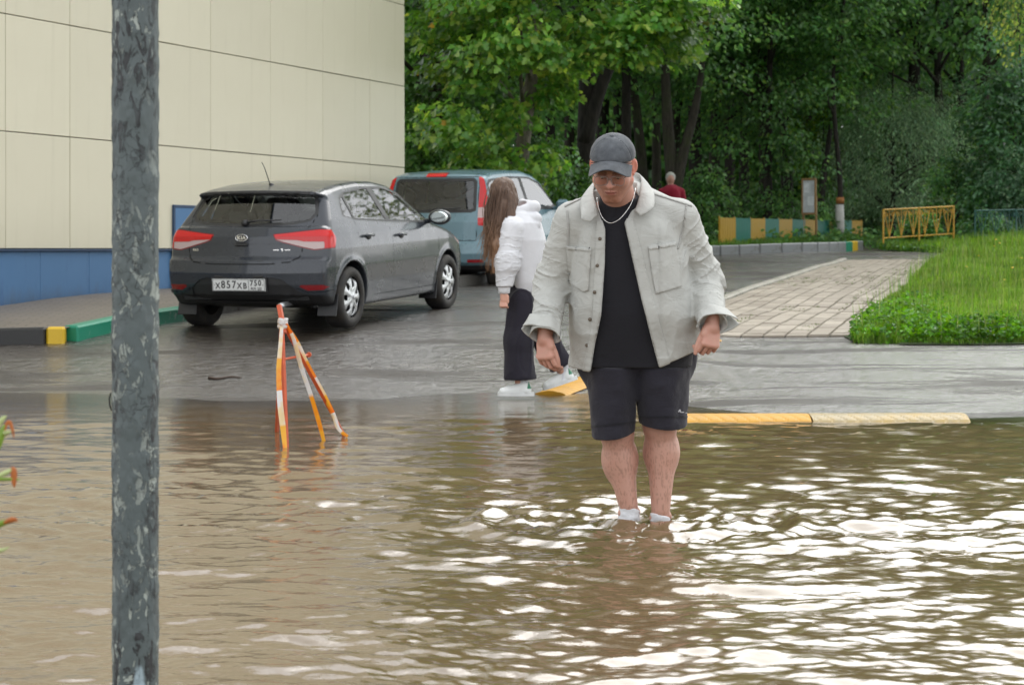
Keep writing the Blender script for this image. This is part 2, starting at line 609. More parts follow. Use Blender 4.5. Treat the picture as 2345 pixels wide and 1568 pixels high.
# wet asphalt of the road
t = NT('wet_asphalt')
P = t.obj()
agg = t.n('TexVoronoi', feature='F1', Scale=85.0); t.t.links.new(P, agg.inputs['Vector'])
n_big = t.noise(0.55, 5, 0.6, dist=0.6); n_mid = t.noise(3.2, 6, 0.65); n_fine = t.noise(140, 3, 0.7)
c = t.mix(agg.outputs['Color'], (0.022, 0.019, 0.017), (0.055, 0.048, 0.041))
c = t.mix(t.ramp(n_big, [(0.38, 0.0), (0.62, 1.0)]), c, (0.030, 0.022, 0.014))
c = t.mix(t.ramp(n_mid, [(0.52, 0.0), (0.66, 0.7)]), c, (0.066, 0.053, 0.040))
stretch = t.noise(1.0, 6, 0.62, vec=t.obj((0.35, 1.3, 1.0)), dist=0.8)
film = t.ramp(stretch, [(0.40, 0.0), (0.50, 1.0)])
sx_ = t.n('SeparateXYZ'); t.t.links.new(P, sx_.inputs[0])      # the runoff comes down on the right of the cars
wet = t.ramp(t.math('ADD', t.math('MULTIPLY', t.math('SUBTRACT', sx_.outputs[0], t.math('MULTIPLY', t.math('SUBTRACT', sx_.outputs[1], 16.0), 0.22)), 0.2), t.math('MULTIPLY', n_mid, 0.35)), [(-0.0, 0.70), (0.28, 1.0)])
film = t.math('MULTIPLY', film, wet)
rough = t.mix(film, 0.42, 0.16)
hgt = t.mix(film, t.math('MULTIPLY', agg.outputs['Distance'], 2.2), t.math('MULTIPLY', n_fine, 0.45))
rip = t.noise(1.0, 5, 0.62, vec=t.obj((7.0, 11.0, 1.0)), dist=0.6)
nb_ = t.bump(t.mix(wet, 0.5, rip), 1.0, 0.05, t.bump(hgt, 0.6, 0.010))
M_asphalt = t.done(t.pbr(c, rough, spec=0.6, normal=nb_, Coat_Weight=t.math('MULTIPLY', film, 1.0), Coat_Roughness=t.mix(wet, 0.05, 0.27), Coat_IOR=1.8, Coat_Normal=nb_))
KDIR = np.array((12 * .366, 12 * .931))
K1 = np.array((-4.10, 18.3)); K0 = np.array((-9.6, 17.8))
L0 = np.array((1.2, 20.4)); L1 = np.array((6.07, 36.0)); R0 = np.array((3.48, 20.4)); R1 = np.array((7.65, 36.0))
def left_edge(Y):      # the kerb on the building's side
    return np.where(Y < K1[1], -14.0, K1[0] + (Y - K1[1]) * KDIR[0] / KDIR[1])
def right_edge(Y):     # kerb of the brick path
    return np.interp(Y, [0, 20.39, 20.4, 36, 36.01, 60], [14, 14, 1.2, 6.07, 8.6, 8.6])
ay = np.concatenate([lines(-14, 8, 6), lines(9, 38.6, 150)])
ax = lines(-14, 14, 113)
AX, AY = np.meshgrid(ax, ay, indexing='ij')
sheet('road', AX, AY, 0.0, M_asphalt,
      keep=lambda x, y: (x > left_edge(y) - 0.3) & (y < np.where(x < 1.0, 33.5, 39)))

# ------------------------------------------------------------------ flood water
def water_height(X, Y, dy):
    r = np.random.default_rng(11)
    H = np.zeros_like(X)
    rough = (0.70 + 0.30 * smooth(-1.8, 0.6, X + 0.10 * (8 - Y))) * (0.78 + 0.22 * (1 - smooth(8.8, 10.5, Y)))
    rough = np.where(Y < 7.0, np.maximum(rough, 0.70), rough)
    rough = rough * (1 - 0.22 * smooth(7.6, 6.0, Y))
    rough = rough * (1 - 0.75 * smooth(12.6, 14.4, Y))
    P = np.stack([X, Y, np.zeros_like(X)], -1).reshape(-1, 3)
    patch = 0.92 + 0.50 * vnoise(P, 0.8, 21).reshape(X.shape)
    warpx = X + 0.12 * vnoise(P, 1.3, 5).reshape(X.shape); warpy = Y + 0.12 * vnoise(P, 1.3, 6).reshape(X.shape)
    lam = np.concatenate([r.uniform(0.55, 1.3, 10), r.uniform(0.25, 0.55, 16), r.uniform(0.10, 0.25, 26), r.uniform(0.045, 0.10, 26)])
    for i, L in enumerate(lam):
        th = r.normal(np.pi / 2, 0.5) + (np.pi if r.random() < .5 else 0)
        ph = r.uniform(0, 6.28)
        sl = (0.013 if L > 0.55 else 0.024 if L > 0.25 else 0.035 if L > 0.1 else 0.036)
        k = 2 * np.pi / L
        a = sl / k * smooth(1.3 * dy, 3.0 * dy, L)
        s = np.sin(k * (np.cos(th) * warpx + np.sin(th) * warpy) + ph)
        H += a * (s + 0.25 * np.cos(2 * (k * (np.cos(th) * warpx + np.sin(th) * warpy) + ph))) * rough * patch
    for (cx, cy, L, A, dec) in ((0.49, 8.42, 0.12, 0.0052, 0.45), (0.63, 8.44, 0.19, 0.0062, 0.62), (-0.02, 7.95, 0.22, 0.003, 0.3),
                                (-0.35, 5.9, 0.15, 0.0016, 0.4), (-1.3, 11.65, 0.3, 0.0012, 0.5)):
        d = np.hypot(X - cx, Y - cy) + 0.05 * vnoise(P, 2.5, 8).reshape(X.shape)
        H += A * np.sin(2 * np.pi * d / L) * np.exp(-d / dec) * smooth(1.2 * dy, 2.6 * dy, L)
    d = np.hypot((X - .53) * .95, Y - 8.38) + .06 * vnoise(P, 3.0, 9).reshape(X.shape)
    H += (.018 * np.exp(-((d - .66) / .055) ** 2) + .012 * np.exp(-((d - .44) / .05) ** 2) + .006 * np.exp(-((d - .95) / .07) ** 2)) * (.75 + .5 * vnoise(P, 2.2, 10).reshape(X.shape))
    d = np.hypot((X - 0.56) * .75, (Y - 8.35) * 0.9)
    splash = np.exp(-(d / 0.42) ** 2) * smooth(0.02, 0.12, d)
    H += splash * (0.017 * vnoise(P, 12, 31) + 0.012 * vnoise(P, 25, 32)).reshape(X.shape)
    return H
ys = [3.2]
while ys[-1] < 17.2: ys.append(ys[-1] + max(0.006, 0.00036 * ys[-1] ** 2))
wy = np.concatenate([[-14, -5, 0, 2.0], ys])
tx = np.concatenate([[-3.5, -2, -1.2, -0.8, -0.55, -.42], lines(-.33, .33, 520), [.42, 0.55, 0.8, 1.2, 2, 3.5]])
WX = tx[None, :] * np.maximum(wy, 4.0)[:, None]
WY = np.repeat(wy[:, None], len(tx), 1)
DY = np.repeat(np.gradient(wy)[:, None], len(tx), 1)
WH = water_height(WX, WY, DY)
dep = -ground_z(WX, WY)
WZ = WH * smooth(-0.01, 0.05, dep)
keepv = dep > -0.035
n_, m_ = WX.shape
i_, j_ = np.meshgrid(np.arange(n_ - 1), np.arange(m_ - 1), indexing='ij')
F_ = np.stack([i_ * m_ + j_, i_ * m_ + j_ + 1, (i_ + 1) * m_ + j_ + 1, (i_ + 1) * m_ + j_], -1).reshape(-1, 4)
F_ = F_[keepv.reshape(-1)[F_].any(1)]
u_, inv_ = np.unique(F_, return_inverse=True)
V_ = np.stack([WX, WY, WZ], -1).reshape(-1, 3)[u_]
dcol = np.repeat(np.clip(dep.reshape(-1)[u_] / 0.12, 0, 1)[:, None], 3, 1)
t = NT('muddy_flood_water')
murk = t.ramp(t.attr('tint'), [(0.0, 0.0), (0.06, 0.25), (0.35, 0.85), (0.8, 1.0)])
silt = t.noise(0.9, 6, 0.6, dist=1.0)
body = t.mix(silt, (0.110, 0.072, 0.033), (0.175, 0.125, 0.068))
fine = t.noise(1.0, 5, 0.6, vec=t.obj((9.0, 16.0, 1.0)), dist=0.5)
fine2 = t.noise(1.0, 4, 0.6, vec=t.obj((30.0, 46.0, 1.0)), dist=0.3)
nm = t.bump(t.mix(0.35, fine, fine2), 0.22, 0.012)
dif = t.n('BsdfDiffuse', Color=body, Normal=nm)
tra = t.n('BsdfTransparent', Color=(0.80, 0.72, 0.58))
under = t.n('MixShader', Fac=murk)
t.t.links.new(tra.outputs[0], under.inputs[1]); t.t.links.new(dif.outputs[0], under.inputs[2])
gl = t.n('BsdfGlossy', Color=(1, 1, 1), Roughness=0.03, Normal=nm)
fr = t.n('Fresnel', IOR=1.8, Normal=nm)
top = t.n('MixShader', Fac=fr.outputs[0])
t.t.links.new(under.outputs[0], top.inputs[1]); t.t.links.new(gl.outputs[0], top.inputs[2])
M_water = t.done(top.outputs[0])
link('water', mesh_np('water', V_, inv_.reshape(F_.shape), colors=dcol), M_water, kind='structure')

# ------------------------------------------------------------------ clad building on the left
WDIR = np.array((0.393, 1.0)) / math.hypot(0.393, 1)
def wall_pt(Y): return np.array((-13.3 + 0.393 * Y, Y))
WYAW = math.atan2(WDIR[1], WDIR[0])
t = NT('beige_cladding')
n1 = t.noise(1.4, 6, 0.6); n2 = t.noise(1.0, 5, 0.65, vec=t.obj((6, 6, 0.5)))
c = t.mix(n1, (0.62, 0.575, 0.435), (0.67, 0.63, 0.485))
c = t.mix(t.ramp(n2, [(0.56, 0.0), (0.80, 0.35)]), c, (0.51, 0.475, 0.345))
oi = t.n('ObjectInfo')
hv = t.n('HueSaturation', Value=t.math('ADD', t.math('MULTIPLY', oi.outputs['Random'], 0.05), 0.975), Color=c)
M_clad = t.done(t.pbr(hv.outputs[0], 0.42, spec=0.4, normal=t.bump(t.noise(160, 3), 0.05, 0.002)))
M_joint = plain('dark_joint', (0.05, 0.045, 0.035), 0.8)
t = NT('blue_plinth_paint')
n1 = t.noise(1.3, 7, 0.65); n2 = t.noise(1.0, 6, 0.7, vec=t.obj((5, 5, 1.2)))
c = t.mix(n1, (0.058, 0.150, 0.30), (0.090, 0.20, 0.37))
c = t.mix(t.ramp(n2, [(0.55, 0.0), (0.72, 0.55)]), c, (0.045, 0.10, 0.22))
sz_ = t.n('SeparateXYZ'); t.t.links.new(t.obj(), sz_.inputs[0])
dirt = t.math('MULTIPLY', t.ramp(t.math('ADD', sz_.outputs[2], t.math('MULTIPLY', n2, .5)), [(.72, 1.0), (1.0, 0.0)]), .6)
c = t.mix(dirt, c, (0.075, 0.075, 0.075))
M_blue = t.done(t.pbr(c, 0.55, spec=0.4, normal=t.bump(t.noise(60, 5), 0.25, 0.004)))
M_bluedk = plain('blue_trim', (0.02, 0.05, 0.11), 0.5)
W0 = wall_pt(12.0); W1 = wall_pt(29.72)
WLEN = np.linalg.norm(W1 - W0)
building = thing('building', 'cream clad building with a blue plinth on the left behind the parked cars', 'building',
                 (W0[0], W0[1], 0.0), (0, 0, WYAW))
# local x runs along the wall, -y faces the road, z is height above the water
ZC, RH, TOP = 1.15, 1.21, 8
core = MB()
core.box((WLEN / 2, 5.03, (ZC + TOP * RH) / 2 - 0.4), (WLEN - 0.06, 10, ZC + TOP * RH + 0.8 - 0.1))
core.build('wall', M_joint, building)
rf = MB(); rf.box((WLEN / 2, 5.03, ZC + TOP * RH + 0.06), (WLEN + 0.3, 10.3, 0.22), bev=0.02)
rf.build('roof', M_bluedk, building)
def s_of(px):
    Y = 13.3 * FPX / (2964 - px)
    return (Y - 12.0) / WDIR[1]
joints = [s_of(930)] + [s_of(p) for p in (845, 737, 617, 480)]
st = joints[2] - joints[3] if False else (joints[1] - joints[4]) / 3
edges = [WLEN] + joints[1:]
while edges[-1] - st > 0: edges.append(edges[-1] - st)
edges[7] = edges[6] - st * 0.77 if len(edges) > 7 else 0
panel_cache = {}
G = 0.010
vis_s0 = s_of(0)
side = MB()
for r in range(TOP):
    for q in range(len(edges) - 1):
        b, a = edges[q], edges[q + 1]
        w = b - a - 0.008
        if w < 0.1: continue
        z0 = ZC + r * RH
        if r <= 3 and b > vis_s0 + 0.05:
            key = round(w, 3)
            if key not in panel_cache:
                mb = MB(); mb.box((0, 0, 0), (w, 0.03, RH - G), bev=0.004)
                panel_cache[key] = mb.me('panel'); panel_cache[key].materials.append(M_clad)
            o = link('panel', panel_cache[key], None, building)
            o.location = ((a + b) / 2, -0.004 + random.uniform(-0.0015, 0.0015), z0 + RH / 2)
            o.rotation_euler = (random.uniform(-.002, .002), 0, random.uniform(-.002, .002))
        else:
            side.box(((a + b) / 2, -0.004, z0 + RH / 2), (w, 0.03, RH - G), bev=0.004)
for r in range(TOP):
    for q in range(6):
        side.box((WLEN - 0.016, 0.75 + q * 1.5 + 0.04, ZC + r * RH + RH / 2), (0.03, 1.5 - G, RH - G), bev=0.004)
side.build('upper_cladding', M_clad, building, kind='stuff')
mb = MB(); mb.box((WLEN / 2 - 0.03, -0.012, ZC - 0.012), (WLEN, 0.05, 0.02)); mb.build('drip_edge', M_bluedk, building)
q = WLEN - 0.05
while q > 0:
    w = min(0.92, q)
    for (za, zb) in ((ZC - 0.027 - 0.56, ZC - 0.027), (-0.3, ZC - 0.027 - 0.566)):
        mb = MB(); mb.box((q - w / 2, 0.012, (za + zb) / 2), (w - 0.004, 0.03, zb - za), bev=0.003)
        mb.build('plinth_panel', M_blue, building)
    q -= w
mb = MB(); hs = s_of(393); mb.box((hs + 0.46, -0.03, (0.35 + 1.64) / 2), (0.92, 0.03, 1.29), bev=0.004)
ob = mb.build('service_door', M_blue, building)
mb = MB()
for dx in (0.0, 0.92): mb.box((hs + dx, -0.034, (0.35 + 1.66) / 2), (0.035, 0.03, 1.31), bev=0.003)
mb.box((hs + 0.46, -0.034, 1.655), (0.95, 0.03, 0.035), bev=0.003)
mb.build('frame', M_bluedk, ob)

# ------------------------------------------------------------------ pavement and painted kerb on the building's side
PH = 0.13
t = NT('grey_paving_blocks')
br = t.n('TexBrick', Scale=1.0); br.offset = 0.5
br.inputs['Brick Width'].default_value = 0.2; br.inputs['Row Height'].default_value = 0.1; br.inputs['Mortar Size'].default_value = 0.008
br.inputs['Color1'].default_value = (0.20, 0.17, 0.14, 1); br.inputs['Color2'].default_value = (0.15, 0.135, 0.12, 1); br.inputs['Mortar'].default_value = (0.05, 0.045, 0.04, 1)
t.t.links.new(t.obj(), br.inputs['Vector'])
c = t.mix(t.noise(2.5, 6, 0.6), br.outputs['Color'], (0.11, 0.09, 0.07))
M_pave = t.done(t.pbr(c, 0.5, spec=0.5, normal=t.bump(br.outputs['Fac'], -0.4, 0.006)))
py_ = lines(18.2, 33, 75)
kx = np.where(py_ < K1[1], np.nan, K1[0] + (py_ - K1[1]) * KDIR[0] / KDIR[1])
PX = np.zeros((75, 14)); PY = np.zeros((75, 14))
s_ = lines(0, 1, 14)
for i, y in enumerate(lines(0, 14.0, 75)):
    a = K1 + (KDIR / 12) * y                       # on the kerb line
    b = np.array((-13.3 + 0.393 * a[1], a[1])) + np.array((.12, 0))
    PX[i] = a[0] + (b[0] - a[0]) * s_; PY[i] = a[1]
sheet('pavement', PX, PY, PH, M_pave)
qx = np.zeros((30, 14)); qy = np.zeros((30, 14))
for i, f in enumerate(lines(0, 1, 30)):
    a = K0 + (K1 - K0) * f
    yb = K1[1] if True else 0
    wy_ = (a[0] + 13.3) / 0.393
    top_ = min(K1[1], 12 + 40)
    qx[i] = a[0]; qy[i] = a[1] + (max(a[1] + 0.02, min(K1[1], wy_)) - a[1]) * s_
sheet('pavement', qx, qy, PH - 0.001, M_pave)

def kerb_paint(name, colour, worn, amount):
    t = NT(name)
    n = t.noise(7, 8, 0.7, dist=0.4)
    c = t.mix(t.ramp(n, [(amount, 0.0), (amount + 0.07, 1.0)]), colour, worn)
    return t.done(t.pbr(c, 0.45, spec=0.5, normal=t.bump(t.noise(50, 4), 0.3, 0.004)))
M_kblack = kerb_paint('black_kerb_paint', (0.012, 0.012, 0.012), (0.16, 0.12, 0.02), 0.66)
M_kyellow = kerb_paint('yellow_kerb_paint', (0.62, 0.40, 0.02), (0.12, 0.09, 0.05), 0.64)
M_kgreen = kerb_paint('green_kerb_paint', (0.012, 0.22, 0.13), (0.30, 0.36, 0.32), 0.60)
M_kdark = kerb_paint('dark_concrete', (0.075, 0.07, 0.062), (0.16, 0.15, 0.13), 0.60)
M_kgrey = kerb_paint('grey_concrete', (0.22, 0.23, 0.235), (0.15, 0.145, 0.135), 0.55)
def kerb_stone(parent, a, b, h, mat, w=0.15, below=0.12, lab=None):
    a = np.asarray(a, float); b = np.asarray(b, float)
    L = np.linalg.norm(b - a)
    za, zb = ground_z(*a[:, None])[0], ground_z(*b[:, None])[0]
    mb = MB(); mb.box((0, 0, 0), (L - 0.008, w, h + below), bev=0.018)
    o = mb.build('kerb_stone', mat, parent, label=lab)
    c = (a + b) / 2
    o.location = (c[0], c[1], (za + zb) / 2 + (h - below) / 2)
    o.rotation_euler = (0, -math.atan2(zb - za, L), math.atan2(b[1] - a[1], b[0] - a[0]))
    return o
kerb = link('kerb', None, kind='structure')
kerb['label'] = 'kerb painted black, yellow and green below the blue plinth'
u01 = (K1 - K0) / np.linalg.norm(K1 - K0)
kerb_stone(kerb, K1 - u01 * 0.17, K1, PH + 0.012, M_kyellow, 0.17)
p = K1 - u01 * 0.17
for i in range(5):
    kerb_stone(kerb, p - u01 * (0.75 if i else 0.62), p, PH + 0.01, [M_kblack, M_kyellow, M_kblack, M_kgreen, M_kblack][i], 0.17)
    p = p - u01 * (0.75 if i else 0.62)
ku = KDIR / np.linalg.norm(KDIR)
p = K1 + ku * 0.02 + np.array((0.02, 0.05))
for i in range(12):
    L = 1.0
    kerb_stone(kerb, p, p + ku * L, PH + 0.01, M_kgreen if i < 2 else M_kdark, 0.16)
    p = p + ku * L

# ------------------------------------------------------------------ brick path on the right
M_kpath = kerb_paint('pale_concrete', (0.36, 0.34, 0.29), (0.10, 0.095, 0.06), 0.56)
t = NT('path_pavers')
oi = t.n('ObjectInfo')
base = t.ramp(oi.outputs['Random'], [(0.0, (0.26, 0.22, 0.175)), (0.5, (0.33, 0.285, 0.23)), (1.0, (0.40, 0.35, 0.285))])
c = t.mix(t.ramp(t.noise(5, 6, 0.65), [(0.45, 0.0), (0.75, 0.55)]), base, (0.27, 0.22, 0.17))
M_paver = t.done(t.pbr(c, 0.55, spec=0.45, normal=t.bump(t.noise(120, 4), 0.3, 0.003)))
t = NT('sandy_joints')
c = t.mix(t.ramp(t.noise(9, 5, 0.6), [(0.5, 0.0), (0.6, 1.0)]), (0.05, 0.04, 0.028), (0.035, 0.055, 0.012))
M_joints = t.done(t.pbr(c, 0.9))
pf = lines(0, 1, 60); ps = lines(0, 1, 12)
def path_pt(u, v): # u along 0..1, v across 0..1
    a = L0 + (L1 - L0) * u; b = R0 + (R1 - R0) * u
    return a + (b - a) * v
PG = np.array([[path_pt(u, v) for v in ps] for u in pf])
path = sheet('path', PG[..., 0], PG[..., 1], 0.008, M_joints)
pvr = random.Random(5)
PV = []
plen = np.linalg.norm(L1 - L0)
rows = 10
for r in range(rows):
    y = -(r % 2) * 0.2 - pvr.uniform(0, .1)
    while y < plen:
        L = 0.40 * pvr.uniform(0.96, 1.04)
        a, b = max(y, 0), min(y + L, plen)
        if b - a > 0.08: PV.append((a / plen, b / plen, r))
        y += L
PV.sort(key=lambda e: e[0])
def paver_shape(a, b, r, mbx=None):
    jt = 0.007
    u0, u1 = a + jt / plen, b - jt / plen
    V = []
    dz = pvr.uniform(-0.004, 0.005)
    for top_ in (0, 1):
        for (u, v) in ((u0, r / rows), (u1, r / rows), (u1, (r + 1) / rows), (u0, (r + 1) / rows)):
            w = 2.2
            vv = v + (jt * 1.15 / w if v == r / rows else -jt * 1.15 / w)
            if top_:   # slightly smaller top, worn edges
                uu = u + (0.006 / plen if u == u0 else -0.006 / plen); vv += (0.003 if v == r / rows else -0.003)
            else: uu = u
            p = path_pt(uu, vv)
            V.append((p[0], p[1], ground_z(p[:1], p[1:])[0] + 0.000 + (0.026 + dz + pvr.uniform(-.002, .002) if top_ else 0)))
    F = np.array([[4, 5, 6, 7], [0, 1, 5, 4], [1, 2, 6, 5], [2, 3, 7, 6], [3, 0, 4, 7]])
    return np.array(V), F[:, ::-1] if False else F
rest = MB()
for k, (a, b, r) in enumerate(PV):
    V, F = paver_shape(a, b, r)
    # rows run to the right of the direction of travel: flip so that tops face up
    if np.cross(V[5] - V[4], V[6] - V[4])[2] < 0: F = F[:, ::-1]
    if k < 295:
        c0 = V.mean(0)
        o = link('paver', mesh_np('paver', V - c0, F, smooth_shade=False), M_paver, path)
        o.location = c0
    else: rest.add(V, F)
rest.build('paver', M_paver, path, kind='stuff')
kerb2 = link('kerb', None, kind='structure')
kerb2['label'] = 'low pale kerb along the brick path'
for k in range(16):
    a = L0 + (L1 - L0) * (k / 16) + np.array((-0.07, 0)); b = L0 + (L1 - L0) * ((k + 1) / 16) + np.array((-0.07, 0))
    kerb_stone(kerb2, a, b, 0.06, M_kpath, 0.12)

# far kerb of grey and yellow stones where the road bends away
kerb3 = link('kerb', None, kind='structure')
kerb3['label'] = 'far grey kerb with a yellow stone at its end below the striped fence'
fk = spline([at(1560, 571, 37.5)[:2], at(1700, 571, 37.9)[:2], at(1850, 571, 38.6)[:2], at(1925, 571, 39.6)[:2], at(1968, 570, 41.2)[:2]], 14)
for k in range(13):
    m = M_kyellow if k == 11 else (M_kgreen if k == 10 else M_kgrey)
    kerb_stone(kerb3, fk[k], fk[k + 1], 0.17, m, 0.15)

# ------------------------------------------------------------------ rubber speed bumps
t = NT('yellow_rubber')
c = t.mix(t.ramp(t.noise(6, 7, 0.7), [(0.5, 0.0), (0.72, 0.5)]), (0.50, 0.25, 0.010), (0.30, 0.17, 0.03))
M_bump = t.done(t.pbr(c, 0.55, spec=0.35))
t = NT('worn_yellow_rubber')
c = t.mix(t.ramp(t.noise(7, 7, 0.7), [(0.35, 0.0), (0.6, 0.75)]), (0.34, 0.22, 0.035), (0.24, 0.20, 0.11))
M_bumpw = t.done(t.pbr(c, 0.45, spec=0.45))
M_rubber = plain('black_rubber', (0.02, 0.02, 0.02), 0.6)
def bump_module(mat, a, b, width, height, parent, lab=None):
    a = np.asarray(a, float); b = np.asarray(b, float)
    L = np.linalg.norm(b - a)
    nx, ny = 73, 17
    x = lines(0, L, nx); s = lines(-1, 1, ny)
    Xg, Sg = np.meshgrid(x, s, indexing='ij')
    Hh = height * (1 - np.abs(Sg) ** 2.2) ** 0.8
    groove = np.abs(((Xg + 0.10 * Sg) / 0.085) % 1 - 0.5)
    Hh = Hh - 0.004 * smooth(0.16, 0.06, groove) * (np.abs(Sg) < 0.97)
    V = np.stack([Xg, Sg * width / 2, Hh], -1).reshape(-1, 3)
    i, j = np.meshgrid(np.arange(nx - 1), np.arange(ny - 1), indexing='ij')
    F = np.stack([i * ny + j, (i + 1) * ny + j, (i + 1) * ny + j + 1, i * ny + j + 1], -1).reshape(-1, 4)
    mb = MB(); mb.add(V, F)
    for e, (k0) in ((0, 0), (1, (nx - 1) * ny)):
        cV = V[k0:k0 + ny]; cc = np.array([[cV[0, 0], 0, -0.03]])
        mb.add(np.concatenate([cV, cc]), np.array([[k, k + 1, ny] if e == 0 else [k + 1, k, ny] for k in range(ny - 1)]))
    za, zb = ground_z(*a[:, None])[0], ground_z(*b[:, None])[0]
    o = mb.build('bump_module', mat, parent, smooth_shade=False, label=lab)
    o.location = (a[0], a[1], max(za - 0.004, -0.006))
    o.rotation_euler = (0, -math.atan2(max(zb, -.002) - max(za, -.002), L), math.atan2(b[1] - a[1], b[0] - a[0]))
    return o
sb = thing('speed_bump', 'yellow ribbed rubber speed bump at the water edge right of the man', 'speed bump')
x1 = at(1853, 960, 13.35)[0]; x2 = at(2203, 955, 13.5)[0]
ya = 13.42
for k in range(1):
    bump_module(M_bump, (x1 - 0.98 * (k + 1) + 0.003, ya - 0.02 * (k + 1)), (x1 - 0.98 * k - 0.003, ya - 0.02 * k), 0.36, 0.048, sb)
bump_module(M_bumpw, (x1 + 0.004, ya), (x2, ya + 0.05), 0.36, 0.048, sb, 'worn wet end section with most of the yellow gone')
sb2 = thing('speed_bump', 'yellow rubber strip running back from the girl behind the man', 'speed bump')
pa = np.array((0.30, 15.75)); pb = np.array((1.98, 20.0))
pd = pb - pa
for k in range(5):
    bump_module(M_bump, pa + pd * (k / 5 + .001), pa + pd * ((k + 1) / 5 - .001), 0.28, 0.034, sb2)
# ------------------------------------------------------------------ parked cars
def car_paint(name, colour, metal=0.15):
    t = NT(name)
    n = t.noise(4, 6, 0.6); drops = t.noise(190, 2, 0.5)
    c = t.mix(t.ramp(n, [(0.4, 0.0), (0.8, 0.35)]), colour, tuple(x * 0.8 + 0.012 for x in colour))
    r = t.ramp(t.noise(3, 5, 0.6), [(0.3, 0.22), (0.8, 0.40)])
    nm = t.bump(t.ramp(drops, [(0.62, 0.0), (0.72, 1.0)]), 0.12, 0.002)
    return t.done(t.pbr(c, r, metal, 0.3, nm, Coat_Weight=0.45, Coat_Roughness=0.05))
M_grey = car_paint('graphite_paint', (0.036, 0.041, 0.050))
M_teal = car_paint('blue_grey_paint', (0.14, 0.235, 0.28))
t = NT('tinted_glass')
gls = t.n('BsdfGlossy', Color=(1, 1, 1), Roughness=0.02)
trn = t.n('BsdfTransparent', Color=(0.80, 0.88, 0.86))
fr = t.n('Fresnel', IOR=1.75)
mx = t.n('MixShader', Fac=fr.outputs[0]); t.t.links.new(trn.outputs[0], mx.inputs[1]); t.t.links.new(gls.outputs[0], mx.inputs[2])
M_glass = t.done(mx.outputs[0])
M_black = plain('black_plastic', (0.020, 0.020, 0.021), 0.45)
M_seam = plain('dark_gap', (0.006, 0.006, 0.006), 0.8)
M_int = plain('cabin_fabric', (0.035, 0.034, 0.033), 0.85)
M_intgrey = plain('grey_seat_fabric', (0.10, 0.10, 0.10), 0.9)
t = NT('tyre_rubber')
c = t.mix(t.ramp(t.noise(9, 6, .6), [(.4, 0), (.7, 1)]), (0.013, 0.012, 0.012), (0.035, 0.029, 0.022))
M_tyre = t.done(t.pbr(c, 0.75, normal=t.bump(t.noise(90, 4), 0.4, 0.004)))
M_alloy = plain('silver_wheel_cover', (0.56, 0.57, 0.58), 0.32, 0.75, var=0.06)
M_chrome = plain('chrome', (0.75, 0.75, 0.76), 0.12, 1.0, var=0.02)
def lens(name, col, rough=0.12, emit=None):
    t = NT(name)
    w = t.n('TexWave', Scale=30.0); t.t.links.new(t.obj(), w.inputs['Vector'])
    c = t.mix(w.outputs['Fac'], tuple(x * 0.8 for x in col), col)
    return t.done(t.pbr(c, rough, spec=0.35, Coat_Weight=0.35, Coat_Roughness=0.03))
M_red = lens('red_lens', (0.60, 0.006, 0.008))
M_clear = lens('clear_lens', (0.56, 0.42, 0.41), 0.15)
M_orange = lens('dark_red_lens', (0.26, 0.008, 0.012))
M_plate = plain('number_plate_white', (0.72, 0.73, 0.72), 0.35, var=0.03)
M_ink = plain('plate_lettering', (0.012, 0.012, 0.014), 0.5)
M_mirror = plain('mirror_glass', (0.72, 0.78, 0.76), 0.05, 1.0, var=0.02)

